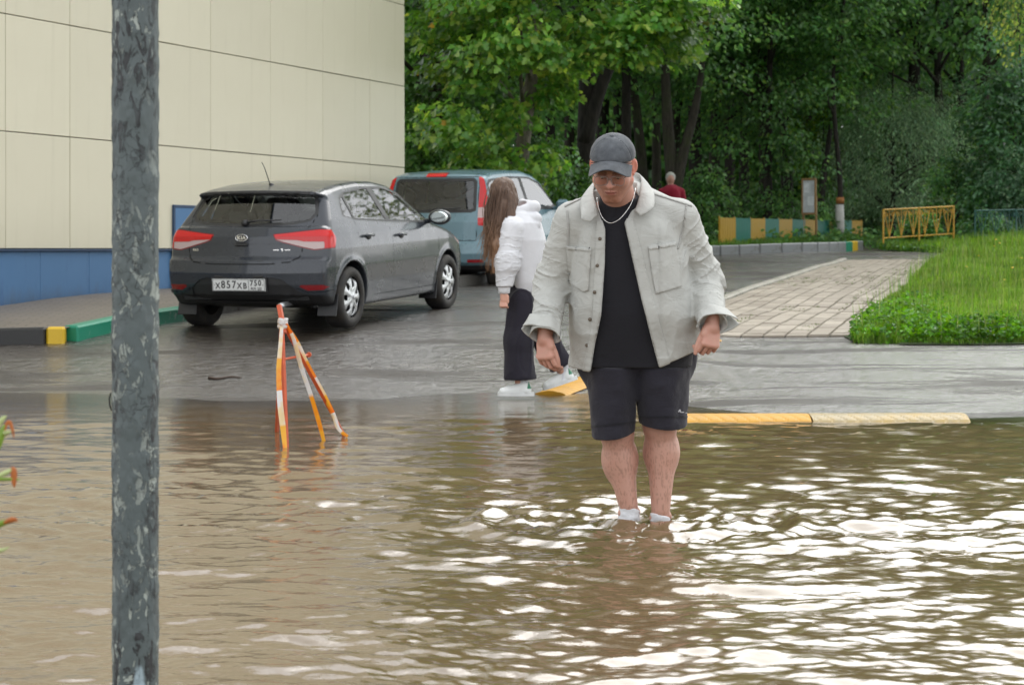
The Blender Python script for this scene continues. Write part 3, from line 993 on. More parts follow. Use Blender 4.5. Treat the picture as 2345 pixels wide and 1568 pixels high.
def make_wheel(parent, u, v, side, r=0.307, w=0.20, label=None, spokes=7):
    wh = link('wheel', None, parent=parent)
    wh.location = (v, u, r)
    s = side
    tw = w
    tp = [(r * .62, -tw * .5), (r * .80, -tw * .52), (r * .93, -tw * .5), (r * .985, -tw * .38), (r, -tw * .15), (r, tw * .15),
          (r * .985, tw * .38), (r * .93, tw * .5), (r * .80, tw * .52), (r * .66, tw * .5), (r * .655, tw * .42)]
    mb = MB(); mb.lathe(tp, axis=0, seg=56)
    o = mb.build('tyre', M_tyre, wh, smooth_shade=True)
    if s < 0: o.scale = (-1, 1, 1)
    # wheel cover: dish with raised spokes and open slots
    nr, na = 16, 168
    R = np.linspace(0.02, 1.0, nr) * r * .655
    A = np.linspace(0, 2 * np.pi, na, endpoint=False)
    RR, AA = np.meshgrid(R, A, indexing='ij')
    rel = RR / (r * .655)
    ph = ((AA / (2 * np.pi) * spokes + 0.10 * (rel - 0.5)) % 1) - 0.5
    hw = 0.15 + 0.12 * smooth(0.45, 0.62, rel) - 0.17 * smooth(0.62, 0.92, rel) + 0.0
    slot = (np.abs(ph) < hw) & (rel > 0.44) & (rel < 0.92)
    Xo = tw * .40 + 0.022 * (1 - rel ** 2) - 0.012 * smooth(0.9, 1.0, rel) + 0.010 * np.exp(-(rel / 0.25) ** 2)
    Xo = Xo + 0.006 * np.cos(2 * np.pi * (ph + 0.5)) * smooth(.2, .4, rel)
    V = np.stack([Xo, RR * np.cos(AA), RR * np.sin(AA)], -1)
    i, j = np.meshgrid(np.arange(nr - 1), np.arange(na), indexing='ij')
    j2 = (j + 1) % na
    F = np.stack([i * na + j, (i + 1) * na + j, (i + 1) * na + j2, i * na + j2], -1).reshape(-1, 4)
    sl = slot.reshape(-1)
    F = F[~(sl[F].sum(1) >= 3)]
    mb = MB(); mb.add(V.reshape(-1, 3), F)
    mb.lathe([(0.001, tw * .40 + 0.034), (0.02, tw * .40 + 0.032)], axis=0, seg=24)
    o = mb.build('rim', M_alloy, wh, smooth_shade=True)
    thick(o, 0.012)
    if s < 0: o.scale = (-1, 1, 1)
    mb = MB(); mb.lathe([(0.002, tw * .28), (r * .65, tw * .28)], axis=0, seg=32)
    mb.lathe([(0.06, tw * .36), (0.06, tw * .1)], axis=0, seg=16)
    o = mb.build('brake_disc', M_seam, wh)
    if s < 0: o.scale = (-1, 1, 1)
    return wh

def make_car(root, prof, half, taper, paint, wheels, wr, rear_bow, front_bow, L, arch=0.052, h=0.016, k=0.055):
    """body shell as a triangle mesh; u runs from rear (0) to front, v to the right, z up"""
    pu, pw = half; tz, tw = taper
    def f(P):
        v, u, z = P[:, 0], P[:, 1], P[:, 2]
        tt = smooth(L * .3, L * .72, u)
        uu = u - rear_bow * v * v * (1 - tt) + front_bow * v * v * tt
        zz = z + 0.035 * (v / 0.8) ** 2 * smooth(1.0, 1.3, z)
        d = poly_sdf(uu, zz, prof)
        W = np.interp(u, pu, pw) * np.interp(z, tz, tw)
        d = smax(d, (np.abs(v) - W) * 0.93, k)
        for wu in wheels:
            c = np.hypot(u - wu, z - wr) - (wr + arch)
            # rounded lip round each opening
            lip = np.exp(-((c - 0.012) / 0.03) ** 2) * 0.010 * (np.abs(v) > 0.5)
            d = d - lip
            d = smax(d, -np.maximum(c, 0.50 - np.abs(v)), 0.012)
        return d
    V, Q, N = sdf_mesh(f, (-1.0, -0.1, 0.05), (1.0, L + 0.1, 1.85), h)
    return V, tris(Q), N

def seam(root, M, s, parent, wdt=0.0045):
    """recess a strip |s|<wdt; returns the rest"""
    strip, rest = cut(M, np.abs(s) - wdt)
    if len(strip[1]): put('panel_gap', strip, M_seam, parent, offset=-0.006, kind='stuff')
    return rest

# ---- dark grey hatchback
CARY = math.atan2(0.366, 0.931)
def place_car(name, label, px, py, Y, yaw, pitch):
    p = at(px, py, Y)
    return thing(name, label, 'car', tuple(p), (pitch, 0, -yaw))
rr = at(788, 752, 19.1)                                    # right rear tyre on the ground
kyaw = math.radians(19.2)
cdir = np.array((math.sin(kyaw), math.cos(kyaw))); cright = np.array((math.cos(kyaw), -math.sin(kyaw)))
org = rr[:2] - cright * 0.76 - cdir * 0.71                  # middle of the rear bumper
zr_ = rr[2]
kia = thing('hatchback_car', 'dark grey five-door hatchback parked on the wet road beside the cream wall', 'car',
            (org[0], org[1], zr_ - 0.02), (math.radians(2.4), 0, -kyaw))
kia.scale = (1, 1, 0.965)
prof = [(0.16, .27), (0.05, .36), (0.015, .46), (0.0, .58), (0.025, .70), (0.075, .735), (0.085, .80), (0.10, .93), (0.15, 1.015), (0.20, 1.03),
        (0.43, 1.315), (0.36, 1.345), (0.37, 1.375), (0.55, 1.405), (0.90, 1.445), (1.35, 1.468), (1.80, 1.462), (2.15, 1.425), (2.42, 1.355),
        (2.85, 1.13), (3.12, .985), (3.40, .93), (3.70, .865), (3.93, .77), (4.06, .64), (4.10, .50), (4.07, .32), (3.95, .22),
        (3.6, .20), (0.6, .20), (0.35, .23)]
half = ([-.1, 0, .15, .35, .7, 1.5, 2.6, 3.3, 3.7, 3.95, 4.15], [.72, .775, .825, .85, .862, .862, .862, .85, .82, .76, .66])
taper = ([.1, .22, .45, .62, .80, .93, 1.0, 1.08, 1.42, 1.5], [.93, .955, .988, 1.0, .998, .975, .945, .905, .715, .67])
WHEELS = (0.71, 3.28)
M = make_car(kia, prof, half, taper, M_grey, WHEELS, 0.307, 0.21, 0.34, 4.1)
V, T, N = M
def vc(M): return M[0][:, 0], M[0][:, 1], M[0][:, 2]
body_parts = []
# cut the openings of the cabin
v, u, z = vc(M)
# rear screen
rw = poly_sdf(v, z, [(-.64, 1.15), (-.60, 1.085), (-.45, 1.055), (0, 1.04), (.45, 1.055), (.60, 1.085), (.64, 1.15), (.585, 1.30), (.53, 1.335), (-.53, 1.335), (-.585, 1.30)])
rw = np.maximum(rw, u - 0.62)
frame, M = cut(M, rw - 0.016)
sv, su, sz = vc(frame)
rwi = np.maximum(poly_sdf(sv, sz, [(-.64, 1.15), (-.60, 1.085), (-.45, 1.055), (0, 1.04), (.45, 1.055), (.60, 1.085), (.64, 1.15), (.585, 1.30), (.53, 1.335), (-.53, 1.335), (-.585, 1.30)]) + 0.012, su - 0.62)
glass, frame = cut(frame, rwi)
rear_win = put('rear_window', glass, M_glass, kia, offset=-0.004)
put('window_seal', frame, M_black, rear_win, offset=-0.003)
# side glass
def side_cut(M, poly, umin=0.5):
    v, u, z = vc(M)
    s = np.maximum(poly_sdf(u, z, poly), 0.30 - np.abs(v))
    return cut(M, s)
DLO = [(.70, 1.115), (.80, 1.29), (.94, 1.345), (1.50, 1.39), (1.95, 1.388), (2.30, 1.325), (2.62, 1.16), (2.88, 1.015), (2.86, .985), (1.70, 1.025), (.95, 1.065)]
dl, M = side_cut(M, DLO)
for poly, nm in (([(.745, 1.115), (.82, 1.275), (.90, 1.30), (.925, 1.085)], 'quarter_window'),
                 ([(.965, 1.083), (.945, 1.315), (1.00, 1.337), (1.50, 1.372), (1.58, 1.372), (1.69, 1.05)], 'rear_door_window'),
                 ([(1.80, 1.045), (1.70, 1.372), (1.95, 1.370), (2.28, 1.308), (2.58, 1.15), (2.80, 1.02), (2.78, 1.008)], 'front_door_window')):
    g, dl = side_cut(dl, poly)
    for sgn in (1, -1):
        a, g2 = cut(g, -sgn * vc(g)[0])
        put(nm, a, M_glass, kia, offset=-0.005)
put('pillar_trim', dl, M_black, kia, offset=-0.001)
# windscreen
v, u, z = vc(M)
ws = np.maximum(poly_sdf(v, z, [(-.68, .99), (.68, .99), (.54, 1.385), (-.54, 1.385)]), 2.25 - u)
g, M = cut(M, ws)
put('windscreen', g, M_glass, kia, offset=-0.004)
# tail lamps
for sgn in (1, -1):
    v, u, z = vc(M)
    poly = [(.305, .955), (.42, .965), (.60, .985), (.74, 1.0), (.90, .99), (.90, .815), (.70, .795), (.595, .82), (.40, .872), (.335, .895)]
    s = np.maximum(poly_sdf(sgn * v, z, poly), u - (0.40 - 0.55 * np.abs(z - .90)))
    lamp, M = cut(M, s)
    root_l = link('tail_light', None, parent=kia)
    v, u, z = vc(lamp)
    rim, lamp = cut(lamp, -np.maximum(poly_sdf(sgn * v, z, poly) + .010, u - (0.39 - 0.55 * np.abs(z - .90))))
    put('lamp_edge', rim, M_orange, root_l, offset=-0.002)
    v, u, z = vc(lamp)
    lo, hi = cut(lamp, np.maximum(z - np.interp(sgn * v, [.3, .55, .60, .9], [.905, .893, .880, .875]), sgn * v - 0.79 + 0.0 * z))
    put('clear_lens', lo, M_clear, root_l, offset=0.001)
    v, u, z = vc(hi)
    put('red_lens', hi, M_red, root_l, offset=0.004)
# lower bumper: black insert and reflectors
v, u, z = vc(M)
ins = np.maximum(poly_sdf(v, z, [(-.90, .30), (-.90, .335), (-.72, .355), (-.60, .38), (-.52, .44), (-.43, .515), (-.34, .535), (.34, .535), (.43, .515), (.52, .44), (.60, .38), (.72, .355), (.90, .335), (.90, .0), (-.90, .0)]), u - 0.52)
low, M = cut(M, ins)
v, u, z = vc(low)
lowc, lows = cut(low, np.maximum(np.abs(v) - .53, .30 - z))
put('bumper_insert', lowc, M_black, kia, offset=-0.012)
put('lower_bumper', lows, M_black, kia, offset=-0.003)
for sgn in (1, -1):
    v, u, z = vc(M)
    s = np.maximum(poly_sdf(sgn * v, z, [(.585, .445), (.60, .462), (.80, .462), (.83, .44), (.80, .412), (.66, .405)]), u - 0.5)
    rl, M = cut(M, s)
    put('reflector', rl, M_orange, kia, offset=-0.002)
    v, u, z = vc(M)
    s = np.maximum(np.abs(line_dist(sgn * v, z, [(.56, .425), (.65, .385), (.80, .385), (.835, .40)])) - .008, u - 0.5)
    st_, M = cut(M, s); put('bumper_crease', st_, M_grey, kia, offset=0.012)
# tailgate outline
v, u, z = vc(M)
tg = poly_sdf(v, z, [(-.655, 1.12), (-.615, .99), (-.60, .83), (-.575, .73), (-.50, .685), (-.3, .665), (.3, .665), (.50, .685), (.575, .73), (.60, .83), (.615, .99), (.655, 1.12), (.60, 1.345), (-.60, 1.345)])
tail = np.where(u < 0.66, tg, 9.0)
M = seam(kia, M, tail, kia, 0.006)
v, u, z = vc(M)
tg = poly_sdf(v, z, [(-.655, 1.12), (-.615, .99), (-.60, .83), (-.575, .73), (-.50, .685), (-.3, .665), (.3, .665), (.50, .685), (.575, .73), (.60, .83), (.615, .99), (.655, 1.12), (.60, 1.345), (-.60, 1.345)])
gate, M = cut(M, np.where(u < 0.66, tg, 9.0))
v, u, z = vc(gate)
crease = np.abs(z - .855) - .0035
cs, gate = cut(gate, np.maximum(crease, np.abs(v) - .50))
tailgate = put('tailgate', gate, M_grey, kia)
put('panel_gap', cs, M_seam, tailgate, offset=-0.002, kind='stuff')
# spoiler edge: black gloss lip over the rear screen
v, u, z = vc(M)
sp, M = cut(M, np.maximum.reduce([1.318 - z, z - 1.368, u - 0.50, np.abs(v) - .56]))
put('spoiler_lip', sp, M_black, kia, offset=0.002)
# doors
v, u, z = vc(M)
M = seam(kia, M, np.where(np.abs(v) > .3, line_dist(u, z, [(2.90, .99), (3.00, .80), (2.985, .45), (2.92, .30)]), 9), kia)
v, u, z = vc(M)
M = seam(kia, M, np.where(np.abs(v) > .3, line_dist(u, z, [(.92, 1.07), (.90, .93), (.99, .74), (1.16, .52), (1.22, .36), (1.28, .30), (2.92, .30)]), 9), kia)
v, u, z = vc(M)
M = seam(kia, M, np.where(np.abs(v) > .3, line_dist(u, z, [(1.70, 1.05), (1.735, .85), (1.735, .30)]), 9), kia)
for nm, poly in (('rear_door', [(.93, 1.30), (.92, 1.07), (.90, .93), (.99, .74), (1.16, .52), (1.22, .36), (1.28, .30), (1.735, .30), (1.735, .85), (1.70, 1.05), (1.64, 1.32)]),
                 ('front_door', [(1.70, 1.05), (1.735, .85), (1.735, .30), (2.92, .30), (2.985, .45), (3.0, .80), (2.90, .99)])):
    v, u, z = vc(M)
    d, M = cut(M, np.maximum(poly_sdf(u, z, poly), .45 - np.abs(v)))
    for sgn in (1, -1):
        a, _ = cut(d, -sgn * vc(d)[0])
        dr = put(nm, a, M_grey, kia)
        hu, hz = (1.12, .905) if nm == 'rear_door' else (1.95, .885)
        mb = MB(); mb.tube(spline([(sgn * .862, hu - .10, hz), (sgn * .885, hu - .07, hz + .004), (sgn * .889, hu, hz + .006), (sgn * .885, hu + .06, hz), (sgn * .864, hu + .09, hz - .004)], 14), [.008, .012, .014, .015, .016, .016, .016, .016, .016, .015, .014, .013, .012, .008], 8)
        mb.build('handle', M_chrome if False else M_grey, dr, smooth_shade=True)
        mb = MB(); mb.lathe([(0.0005, .006), (.036, .006), (.040, 0), (.0401, -.004)], c=(0, 0, 0), axis=0, seg=20)
        o = mb.build('handle_cup', M_black, dr, smooth_shade=True); o.location = (sgn * .853, hu + .01, hz - .012); o.scale = (sgn, 1.3, .8)
# sills and mud flaps
v, u, z = vc(M)
sl, M = cut(M, np.maximum.reduce([z - .285, np.abs(u - 2.0) - .98, .5 - np.abs(v)]))
put('sill', sl, M_grey, kia, offset=-0.004)
# headlamps
for sgn in (1, -1):
    v, u, z = vc(M)
    s = np.maximum(poly_sdf(u, z, [(3.42, .90), (3.60, .885), (3.85, .80), (4.0, .72), (4.0, .62), (3.80, .66), (3.55, .78)]), .35 - sgn * v)
    hl, M = cut(M, s); put('headlight', hl, M_clear, kia, offset=0.0)
# fuel / front fender repeater is small; the rest is the shell
shell = put('body', M, M_grey, kia)
# wheel wells and underbody (kept inside the shell)
mb = MB()
mb.box((0, 2.0, .30), (1.40, 3.2, .10)); mb.box((0, .35, .40), (1.3, .4, .18))
for wu in WHEELS: mb.box((0, wu, .58), (1.02, .70, .22))
mb.build('underbody', M_seam, kia)
mb = MB(); mb.tube([(.42, .35, .28), (.42, .08, .27), (.42, .02, .262)], .028, 12); mb.build('exhaust', M_alloy, kia, smooth_shade=True)
for wu in WHEELS:
    for sgn in (1, -1): make_wheel(kia, wu, sgn * .755, sgn, 0.307, .20)
for wu in WHEELS:
    for sgn in (1, -1):
        mb = MB(); mb.box((sgn * .74, wu - .325, .25), (.20, .012, .22), R=rotm('X', -14), bev=.004); mb.build('mud_flap', M_black, kia)
# cabin
mb = MB(); mb.box((0, .62, .98), (1.15, .5, .02)); mb.box((0, 2.75, .90), (1.3, .35, .20), bev=.06)
mb.build('dashboard', M_int, kia)
for sx in (-.36, .36):
    st = link('seat', None, parent=kia)
    mb = MB(); mb.box((sx, 1.72, .78), (.50, .14, .66), R=rotm('X', 14), bev=.05); mb.build('seat_back', M_intgrey, st)
    mb = MB(); mb.box((sx, 1.62, 1.19), (.27, .10, .19), R=rotm('X', 10), bev=.045); mb.build('headrest', M_intgrey, st)
st = link('seat', None, parent=kia)
mb = MB(); mb.box((0, .92, .78), (1.22, .14, .58), R=rotm('X', 18), bev=.05); mb.build('seat_back', M_int, st)
for sx in (-.38, 0, .38):
    mb = MB(); mb.box((sx, .82, 1.10), (.26, .09, .12), bev=.035); mb.build('headrest', M_int, st)
mb = MB(); mb.lathe([(.17, -.012), (.185, 0), (.17, .012)], axis=1, seg=28); o = mb.build('steering_wheel', M_black, kia, smooth_shade=True); o.location = (-.36, 2.42, .98)
# mirrors
for sgn in (1, -1):
    def fm(P):
        d = ell(P, (sgn * .985, 2.70, 1.045), (.125, .075, .085))
        d = smax(d, 2.655 - P[:, 1], 0.015)
        return smin(d, cone(P, (sgn * .82, 2.74, 1.0), (sgn * .93, 2.71, 1.02), .028, .03), 0.02)
    Vm, Qm, Nm = sdf_mesh(fm, (-1.2 if sgn < 0 else .7, 2.5, .85), (-.7 if sgn < 0 else 1.2, 2.9, 1.25), .010)
    Mm = (Vm, tris(Qm), Nm)
    s = np.maximum.reduce([Vm[:, 1] - 2.664, ((Vm[:, 0] - sgn * .99) / .100) ** 2 * .05 + ((Vm[:, 2] - 1.045) / .066) ** 2 * .05 - .05])
    g, hsg = cut(Mm, s)
    mr = put('mirror', hsg, M_grey, kia)
    put('mirror_glass', g, M_mirror, mr, offset=-0.003)
# antenna, wiper, badge, handle recess, lettering, plate
mb = MB(); mb.tube([(0, .72, 1.425), (0, .60, 1.60), (-.01, .565, 1.655)], [.005, .0038, .003], 6); mb.tube([(0, .745, 1.42), (0, .715, 1.437)], [.028, .012], 10)
mb.build('antenna', M_black, kia, smooth_shade=True)
def rear_u(v, z):
    """u of the rear face at (v, z)"""
    pz = np.array([p[1] for p in prof[2:11]]); pu = np.array([p[0] for p in prof[2:11]])
    return np.interp(z, pz, pu) + 0.21 * v * v
mb = MB(); wp = [(-.02, rear_u(0, 1.05) - .030, 1.063), (.10, rear_u(.1, 1.08) - .03, 1.082), (.34, rear_u(.34, 1.085) - .03, 1.088)]
mb.tube(wp, [.014, .010, .007], 6); mb.lathe([(.0005, -.045), (.028, -.04), (.034, -.01), (.034, .02)], c=(-.02, rear_u(0, 1.05) + .0, 1.06), axis=1, seg=16)
mb.build('wiper', M_black, kia, smooth_shade=True)
bu = rear_u(0, .915)
badge = link('badge', None, parent=kia); badge.location = (0, bu - .006, .918); badge.rotation_euler = (math.radians(90 - 7), 0, 0); 
def oval(a, b, th, n=40, inner=None):
    A = np.linspace(0, 2 * np.pi, n, endpoint=False)
    mb = MB()
    if inner is None:
        V = np.concatenate([np.stack([a * np.cos(A), b * np.sin(A), np.full(n, th)], 1), np.stack([a * np.cos(A), b * np.sin(A), np.zeros(n)], 1), [[0, 0, th]]])
        F3 = np.array([[i, (i + 1) % n, 2 * n] for i in range(n)]); F4 = np.array([[n + i, n + (i + 1) % n, (i + 1) % n, i] for i in range(n)])
        mb.add(V, F3); mb.add(V, F4)
    else:
        c = np.stack([(a + inner) / 2 * np.cos(A), (b + (inner - a) + b) / 2 * np.sin(A), np.full(n, th / 2)], 1)
        mb.tube(np.concatenate([c, c[:2]]), (a - inner) / 2, 8, caps=False)
    return mb
oval(.064, .034, .004).build('badge_plate', M_black, badge)
oval(.066, .036, .010, inner=.058).build('badge_rim', M_chrome, badge, smooth_shade=True)
me = text_mesh('KIA', .052, .002, .0012); o = link('badge_letters', me, M_chrome, badge); o.location = (0, -.001, .005); o.scale = (1.12, 1, 1)
mb = MB(); mb.box((0, rear_u(0, .865) - .004, .862), (.115, .012, .030), bev=.008); mb.tube([(-.06, rear_u(0, .84) - .012, .848), (.06, rear_u(0, .84) - .012, .848)], .009, 8)
mb.build('tailgate_handle', M_black, kia)
me = text_mesh('RIO', .034, .0012, .0008); o = link('model_lettering', me, M_chrome, kia); o.location = (-.51, rear_u(.51, .80) - .006, .800); o.rotation_euler = (math.radians(86), 0, math.radians(-12)); o.scale = (1.2, 1, 1)
mb = MB(); mb.lathe([(.0005, -.004), (.016, -.003), (.017, 0)], axis=1, seg=14)
o = mb.build('dealer_emblem', M_chrome, kia); o.location = (.40, rear_u(.40, .80) - .002, .800)
for sx in (-1, 1):
    mb = MB(); mb.box((.40 + sx * .055, rear_u(.40 + sx * .05, .8) - .001, .800), (.055, .002, .008), R=rotm('Z', 10)); mb.build('dealer_emblem', M_chrome, kia)
def number_plate(parent, loc, tilt, txt, reg):
    pl = link('number_plate', None, parent=parent); pl.location = loc; pl.rotation_euler = (math.radians(90 - tilt), 0, 0); pl.scale = (1.06, 1.06, 1.06)
    mb = MB(); mb.box((0, 0, -.006), (.545, .136, .012), bev=.004); mb.build('plate_holder', M_black, pl)
    mb = MB(); mb.box((0, 0, .003), (.52, .112, .006), bev=.002); mb.build('plate', M_plate, pl)
    mb = MB()
    for (x, y, w, hh) in ((0, .051, .508, .0035), (0, -.051, .508, .0035), (-.2525, 0, .0035, .105), (.2525, 0, .0035, .105), (.098, 0, .0035, .102)):
        mb.box((x, y, .0068), (w, hh, .0012))
    mb.box((-.235, 0, .0068), (.007, .007, .0012)); mb.box((.237, .0, .0068), (.007, .007, .0012))
    mb.build('plate_border', M_ink, pl)
    def glyphs(s, x0, x1, y, size, sx):
        xs = np.linspace(x0, x1, len(s))
        for ch, x in zip(s, xs):
            sm = ch.islower()
            me = text_mesh(ch.upper(), size * (.78 if sm else 1.0), .0006, .0016)
            o = link('plate_letter', me, M_ink, pl); o.location = (x, y - (.010 if sm else 0), .0068); o.scale = (sx, 1, 1)
    glyphs(txt, -.205, .062, .0, .098, .86)
    glyphs(reg, .128, .208, .016, .072, .86)
    me = text_mesh('RUS', .030, .0006, .0006); o = link('plate_letter', me, M_ink, pl); o.location = (.145, -.033, .0068)
    mb = MB(); mb.box((.205, -.028, .0068), (.04, .007, .001)); mb.box((.205, -.042, .0068), (.04, .007, .001)); mb.build('plate_flag', M_ink, pl)
number_plate(kia, (0, .014, .465), -4, 'x857xb', '750')
mb = MB(); mb.tube([(-.25, .022, .545), (.25, .022, .545)], .014, 8); mb.build('plate_lamp_bar', M_black, kia)

# ---- blue-grey van-like car behind
vd = 26.9
vyaw = math.radians(20.5)
vdir = np.array((math.sin(vyaw), math.cos(vyaw))); vright = np.array((math.cos(vyaw), -math.sin(vyaw)))
rc = np.array((at(1117, 600, vd)[0], vd))                   # right rear corner at shoulder height
org = rc - vright * .80 - vdir * .10
vz = 0.56
van = thing('compact_van', 'blue-grey tall compact van with high upright red tail lights behind the hatchback', 'car',
            (org[0], org[1], vz), (math.radians(2.2), 0, -vyaw))
prof = [(0.14, .30), (0.02, .40), (0.0, .52), (0.02, .66), (0.06, .70), (0.07, .95), (0.10, 1.06), (0.20, 1.42), (0.25, 1.56), (0.32, 1.605), (0.6, 1.645), (1.2, 1.665), (1.8, 1.66), (2.3, 1.60),
        (2.62, 1.50), (3.05, 1.22), (3.28, 1.05), (3.6, .97), (3.85, .86), (4.0, .70), (4.04, .50), (4.0, .28), (3.5, .22), (.5, .22)]
half = ([-.1, 0, .15, .4, 1.5, 2.8, 3.5, 3.85, 4.1], [.76, .80, .835, .85, .855, .855, .83, .76, .66])
taper = ([.1, .25, .5, .7, .95, 1.08, 1.60, 1.7], [.93, .96, .99, 1.0, .985, .955, .80, .76])
M = make_car(van, prof, half, taper, M_teal, (0.70, 3.28), .315, .14, .34, 4.04, h=.02)
v, u, z = vc(M)
RW = [(-.62, 1.10), (-.55, 1.075), (.55, 1.075), (.62, 1.10), (.60, 1.50), (.55, 1.545), (-.55, 1.545), (-.60, 1.50)]
g, M = cut(M, np.maximum(poly_sdf(v, z, RW), u - .5))
gi, gf = cut(g, np.maximum(poly_sdf(vc(g)[0], vc(g)[2], RW) + .045, vc(g)[1] - .5))
o = put('rear_window', gi, M_glass, van, offset=-.003); put('window_seal', gf, M_black, o, offset=-.002)
DLO = [(.30, 1.10), (.34, 1.47), (.42, 1.525), (1.2, 1.565), (2.0, 1.55), (2.40, 1.47), (2.95, 1.14), (2.98, 1.07), (1.6, 1.08)]
dl, M = side_cut(M, DLO)
for poly, nm in (([(.36, 1.12), (.40, 1.46), (.52, 1.50), (.80, 1.52), (.84, 1.11)], 'quarter_window'),
                 ([(.90, 1.12), (.88, 1.52), (1.60, 1.54), (1.72, 1.11)], 'rear_door_window'),
                 ([(1.80, 1.12), (1.70, 1.54), (2.02, 1.525), (2.36, 1.45), (2.88, 1.13)], 'front_door_window')):
    g, dl = side_cut(dl, poly)
    for sgn in (1, -1):
        a, g2 = cut(g, -sgn * vc(g)[0]); put(nm, a, M_glass, van, offset=-.005)
put('pillar_trim', dl, M_black, van, offset=-.001)
v, u, z = vc(M)
g, M = cut(M, np.maximum(poly_sdf(v, z, [(-.68, 1.06), (.68, 1.06), (.58, 1.53), (-.58, 1.53)]), 2.3 - u)); put('windscreen', g, M_glass, van, offset=-.004)
for sgn in (1, -1):
    v, u, z = vc(M)
    s = np.maximum(poly_sdf(sgn * v, z, [(.655, .90), (.645, 1.10), (.64, 1.42), (.60, 1.60), (.9, 1.60), (.9, .90)]), u - np.interp(z, [.9, 1.0, 1.5, 1.6], [.16, .20, .32, .34]))
    lamp, M = cut(M, s)
    tl = link('tail_light', None, parent=van)
    v, u, z = vc(lamp)
    c1, lamp = cut(lamp, np.abs(z - 1.075) - .07); put('clear_lens', c1, M_clear, tl, offset=.004)
    put('red_lens', lamp, M_red, tl, offset=.006)
v, u, z = vc(M)
s, M = cut(M, np.maximum.reduce([np.abs(v) - .15, 1.562 - z, z - 1.615, u - .45])); put('brake_light', s, M_red, van, offset=.006)
v, u, z = vc(M)
s, M = cut(M, np.maximum.reduce([z - .36, u - .5])); put('lower_bumper', s, M_black, van)
for sgn in (1, -1):
    v, u, z = vc(M)
    s, M = cut(M, np.maximum(poly_sdf(sgn * v, z, [(.52, .40), (.52, .445), (.74, .445), (.74, .40)]), u - .4)); put('reflector', s, M_orange, van)
v, u, z = vc(M)
M = seam(van, M, np.where(u < .5, poly_sdf(v, z, [(-.635, .70), (.635, .70), (.64, 1.08), (.62, 1.56), (-.62, 1.56), (-.64, 1.08)]), 9), van, .006)
v, u, z = vc(M)
gate, M = cut(M, np.where(u < .5, poly_sdf(v, z, [(-.635, .70), (.635, .70), (.64, 1.08), (.62, 1.56), (-.62, 1.56), (-.64, 1.08)]), 9.))
put('tailgate', gate, M_teal, van)
for ln in ([(.86, 1.10), (.90, .85), (1.18, .55), (1.25, .33), (2.9, .33)], [(1.74, 1.10), (1.76, .33)], [(2.98, 1.06), (3.02, .8), (2.95, .33)]):
    v, u, z = vc(M)
    M = seam(van, M, np.where(np.abs(v) > .3, line_dist(u, z, ln), 9), van)
put('body', M, M_teal, van)
mb = MB(); mb.tube([(-.02, .10, .90), (.34, .12, .90)], .02, 8); mb.build('tailgate_handle', M_black, van)
mb = MB(); mb.tube([(0, .06, 1.10), (.05, .06, 1.13), (.42, .10, 1.14)], [.018, .012, .008], 6); mb.build('wiper', M_black, van, smooth_shade=True)
mb = MB(); mb.box((0, 2.0, .33), (1.4, 3.2, .10)); mb.box((0, .4, .42), (1.2, .4, .2)); 
for wu in (.70, 3.28): mb.box((0, wu, .6), (1.02, .7, .2))
mb.build('underbody', M_seam, van)
for wu in (.70, 3.28):
    for sgn in (1, -1): make_wheel(van, wu, sgn * .75, sgn, .315, .20)
for sx in (-.36, .36):
    st = link('seat', None, parent=van)
    mb = MB(); mb.box((sx, 1.8, .9), (.5, .14, .7), R=rotm('X', 12), bev=.05); mb.build('seat_back', M_int, st)
    mb = MB(); mb.box((sx, 1.70, 1.36), (.27, .1, .2), bev=.045); mb.build('headrest', M_int, st)
mb = MB(); mb.box((0, .95, .95), (1.2, .14, .5), R=rotm('X', 14), bev=.05); mb.build('rear_seat', M_int, van)
for sgn in (1, -1):
    mb = MB(); mb.box((sgn * .98, 2.72, 1.13), (.20, .09, .16), bev=.04); mb.tube([(sgn * .80, 2.78, 1.08), (sgn * .95, 2.73, 1.10)], .025, 8); mb.build('mirror', M_teal, van)
# ------------------------------------------------------------------ people
t = NT('skin')
blot = t.noise(22, 5, 0.6)
c = t.mix(t.ramp(blot, [(0.35, 0.0), (0.7, 0.35)]), t.attr('tint'), (0.50, 0.20, 0.15))
c = t.mix(0.75, c, t.attr('tint'))
hair_n = t.noise(1.0, 3, 0.6, vec=t.obj((260, 260, 60)))
nm = t.bump(t.noise(160, 4, 0.6), 0.18, 0.002)
M_skin = t.done(t.pbr(c, 0.48, spec=0.45, normal=nm, Subsurface_Weight=0.12, Subsurface_Radius=(0.012, 0.005, 0.003), Subsurface_Scale=0.6))
def cloth(name, col, weave=420, var=0.1, rough=0.9, crease=0.25, cs=26, wet=0.0):
    t = NT(name)
    n = t.noise(5, 6, 0.6); f = t.noise(weave, 2, 0.5)
    c = t.mix(t.ramp(n, [(0.3, 0.0), (0.75, 1.0)]), tuple(x * (1 - var) for x in col), tuple(min(1, x * (1 + var)) for x in col))
    c = t.mix(t.ramp(f, [(0.3, 0.0), (0.7, 0.25)]), c, tuple(x * 0.8 for x in col))
    cr = t.noise(1.0, 5, 0.62, vec=t.obj((cs * 0.8, cs * 0.8, cs * 1.25)), dist=0.9)
    nm = t.bump(cr, crease, 0.02, t.bump(f, 0.15, 0.001))
    return t.done(t.pbr(c, rough, spec=0.25, normal=nm, Sheen_Weight=0.12))
M_jacket = cloth('grey_overshirt_cotton', (0.45, 0.455, 0.43), crease=0.48, cs=11)
M_jacket2 = cloth('overshirt_seam', (0.37, 0.37, 0.35), crease=0.2, cs=20)
M_tee = cloth('black_jersey', (0.013, 0.013, 0.017), crease=0.22, cs=14)
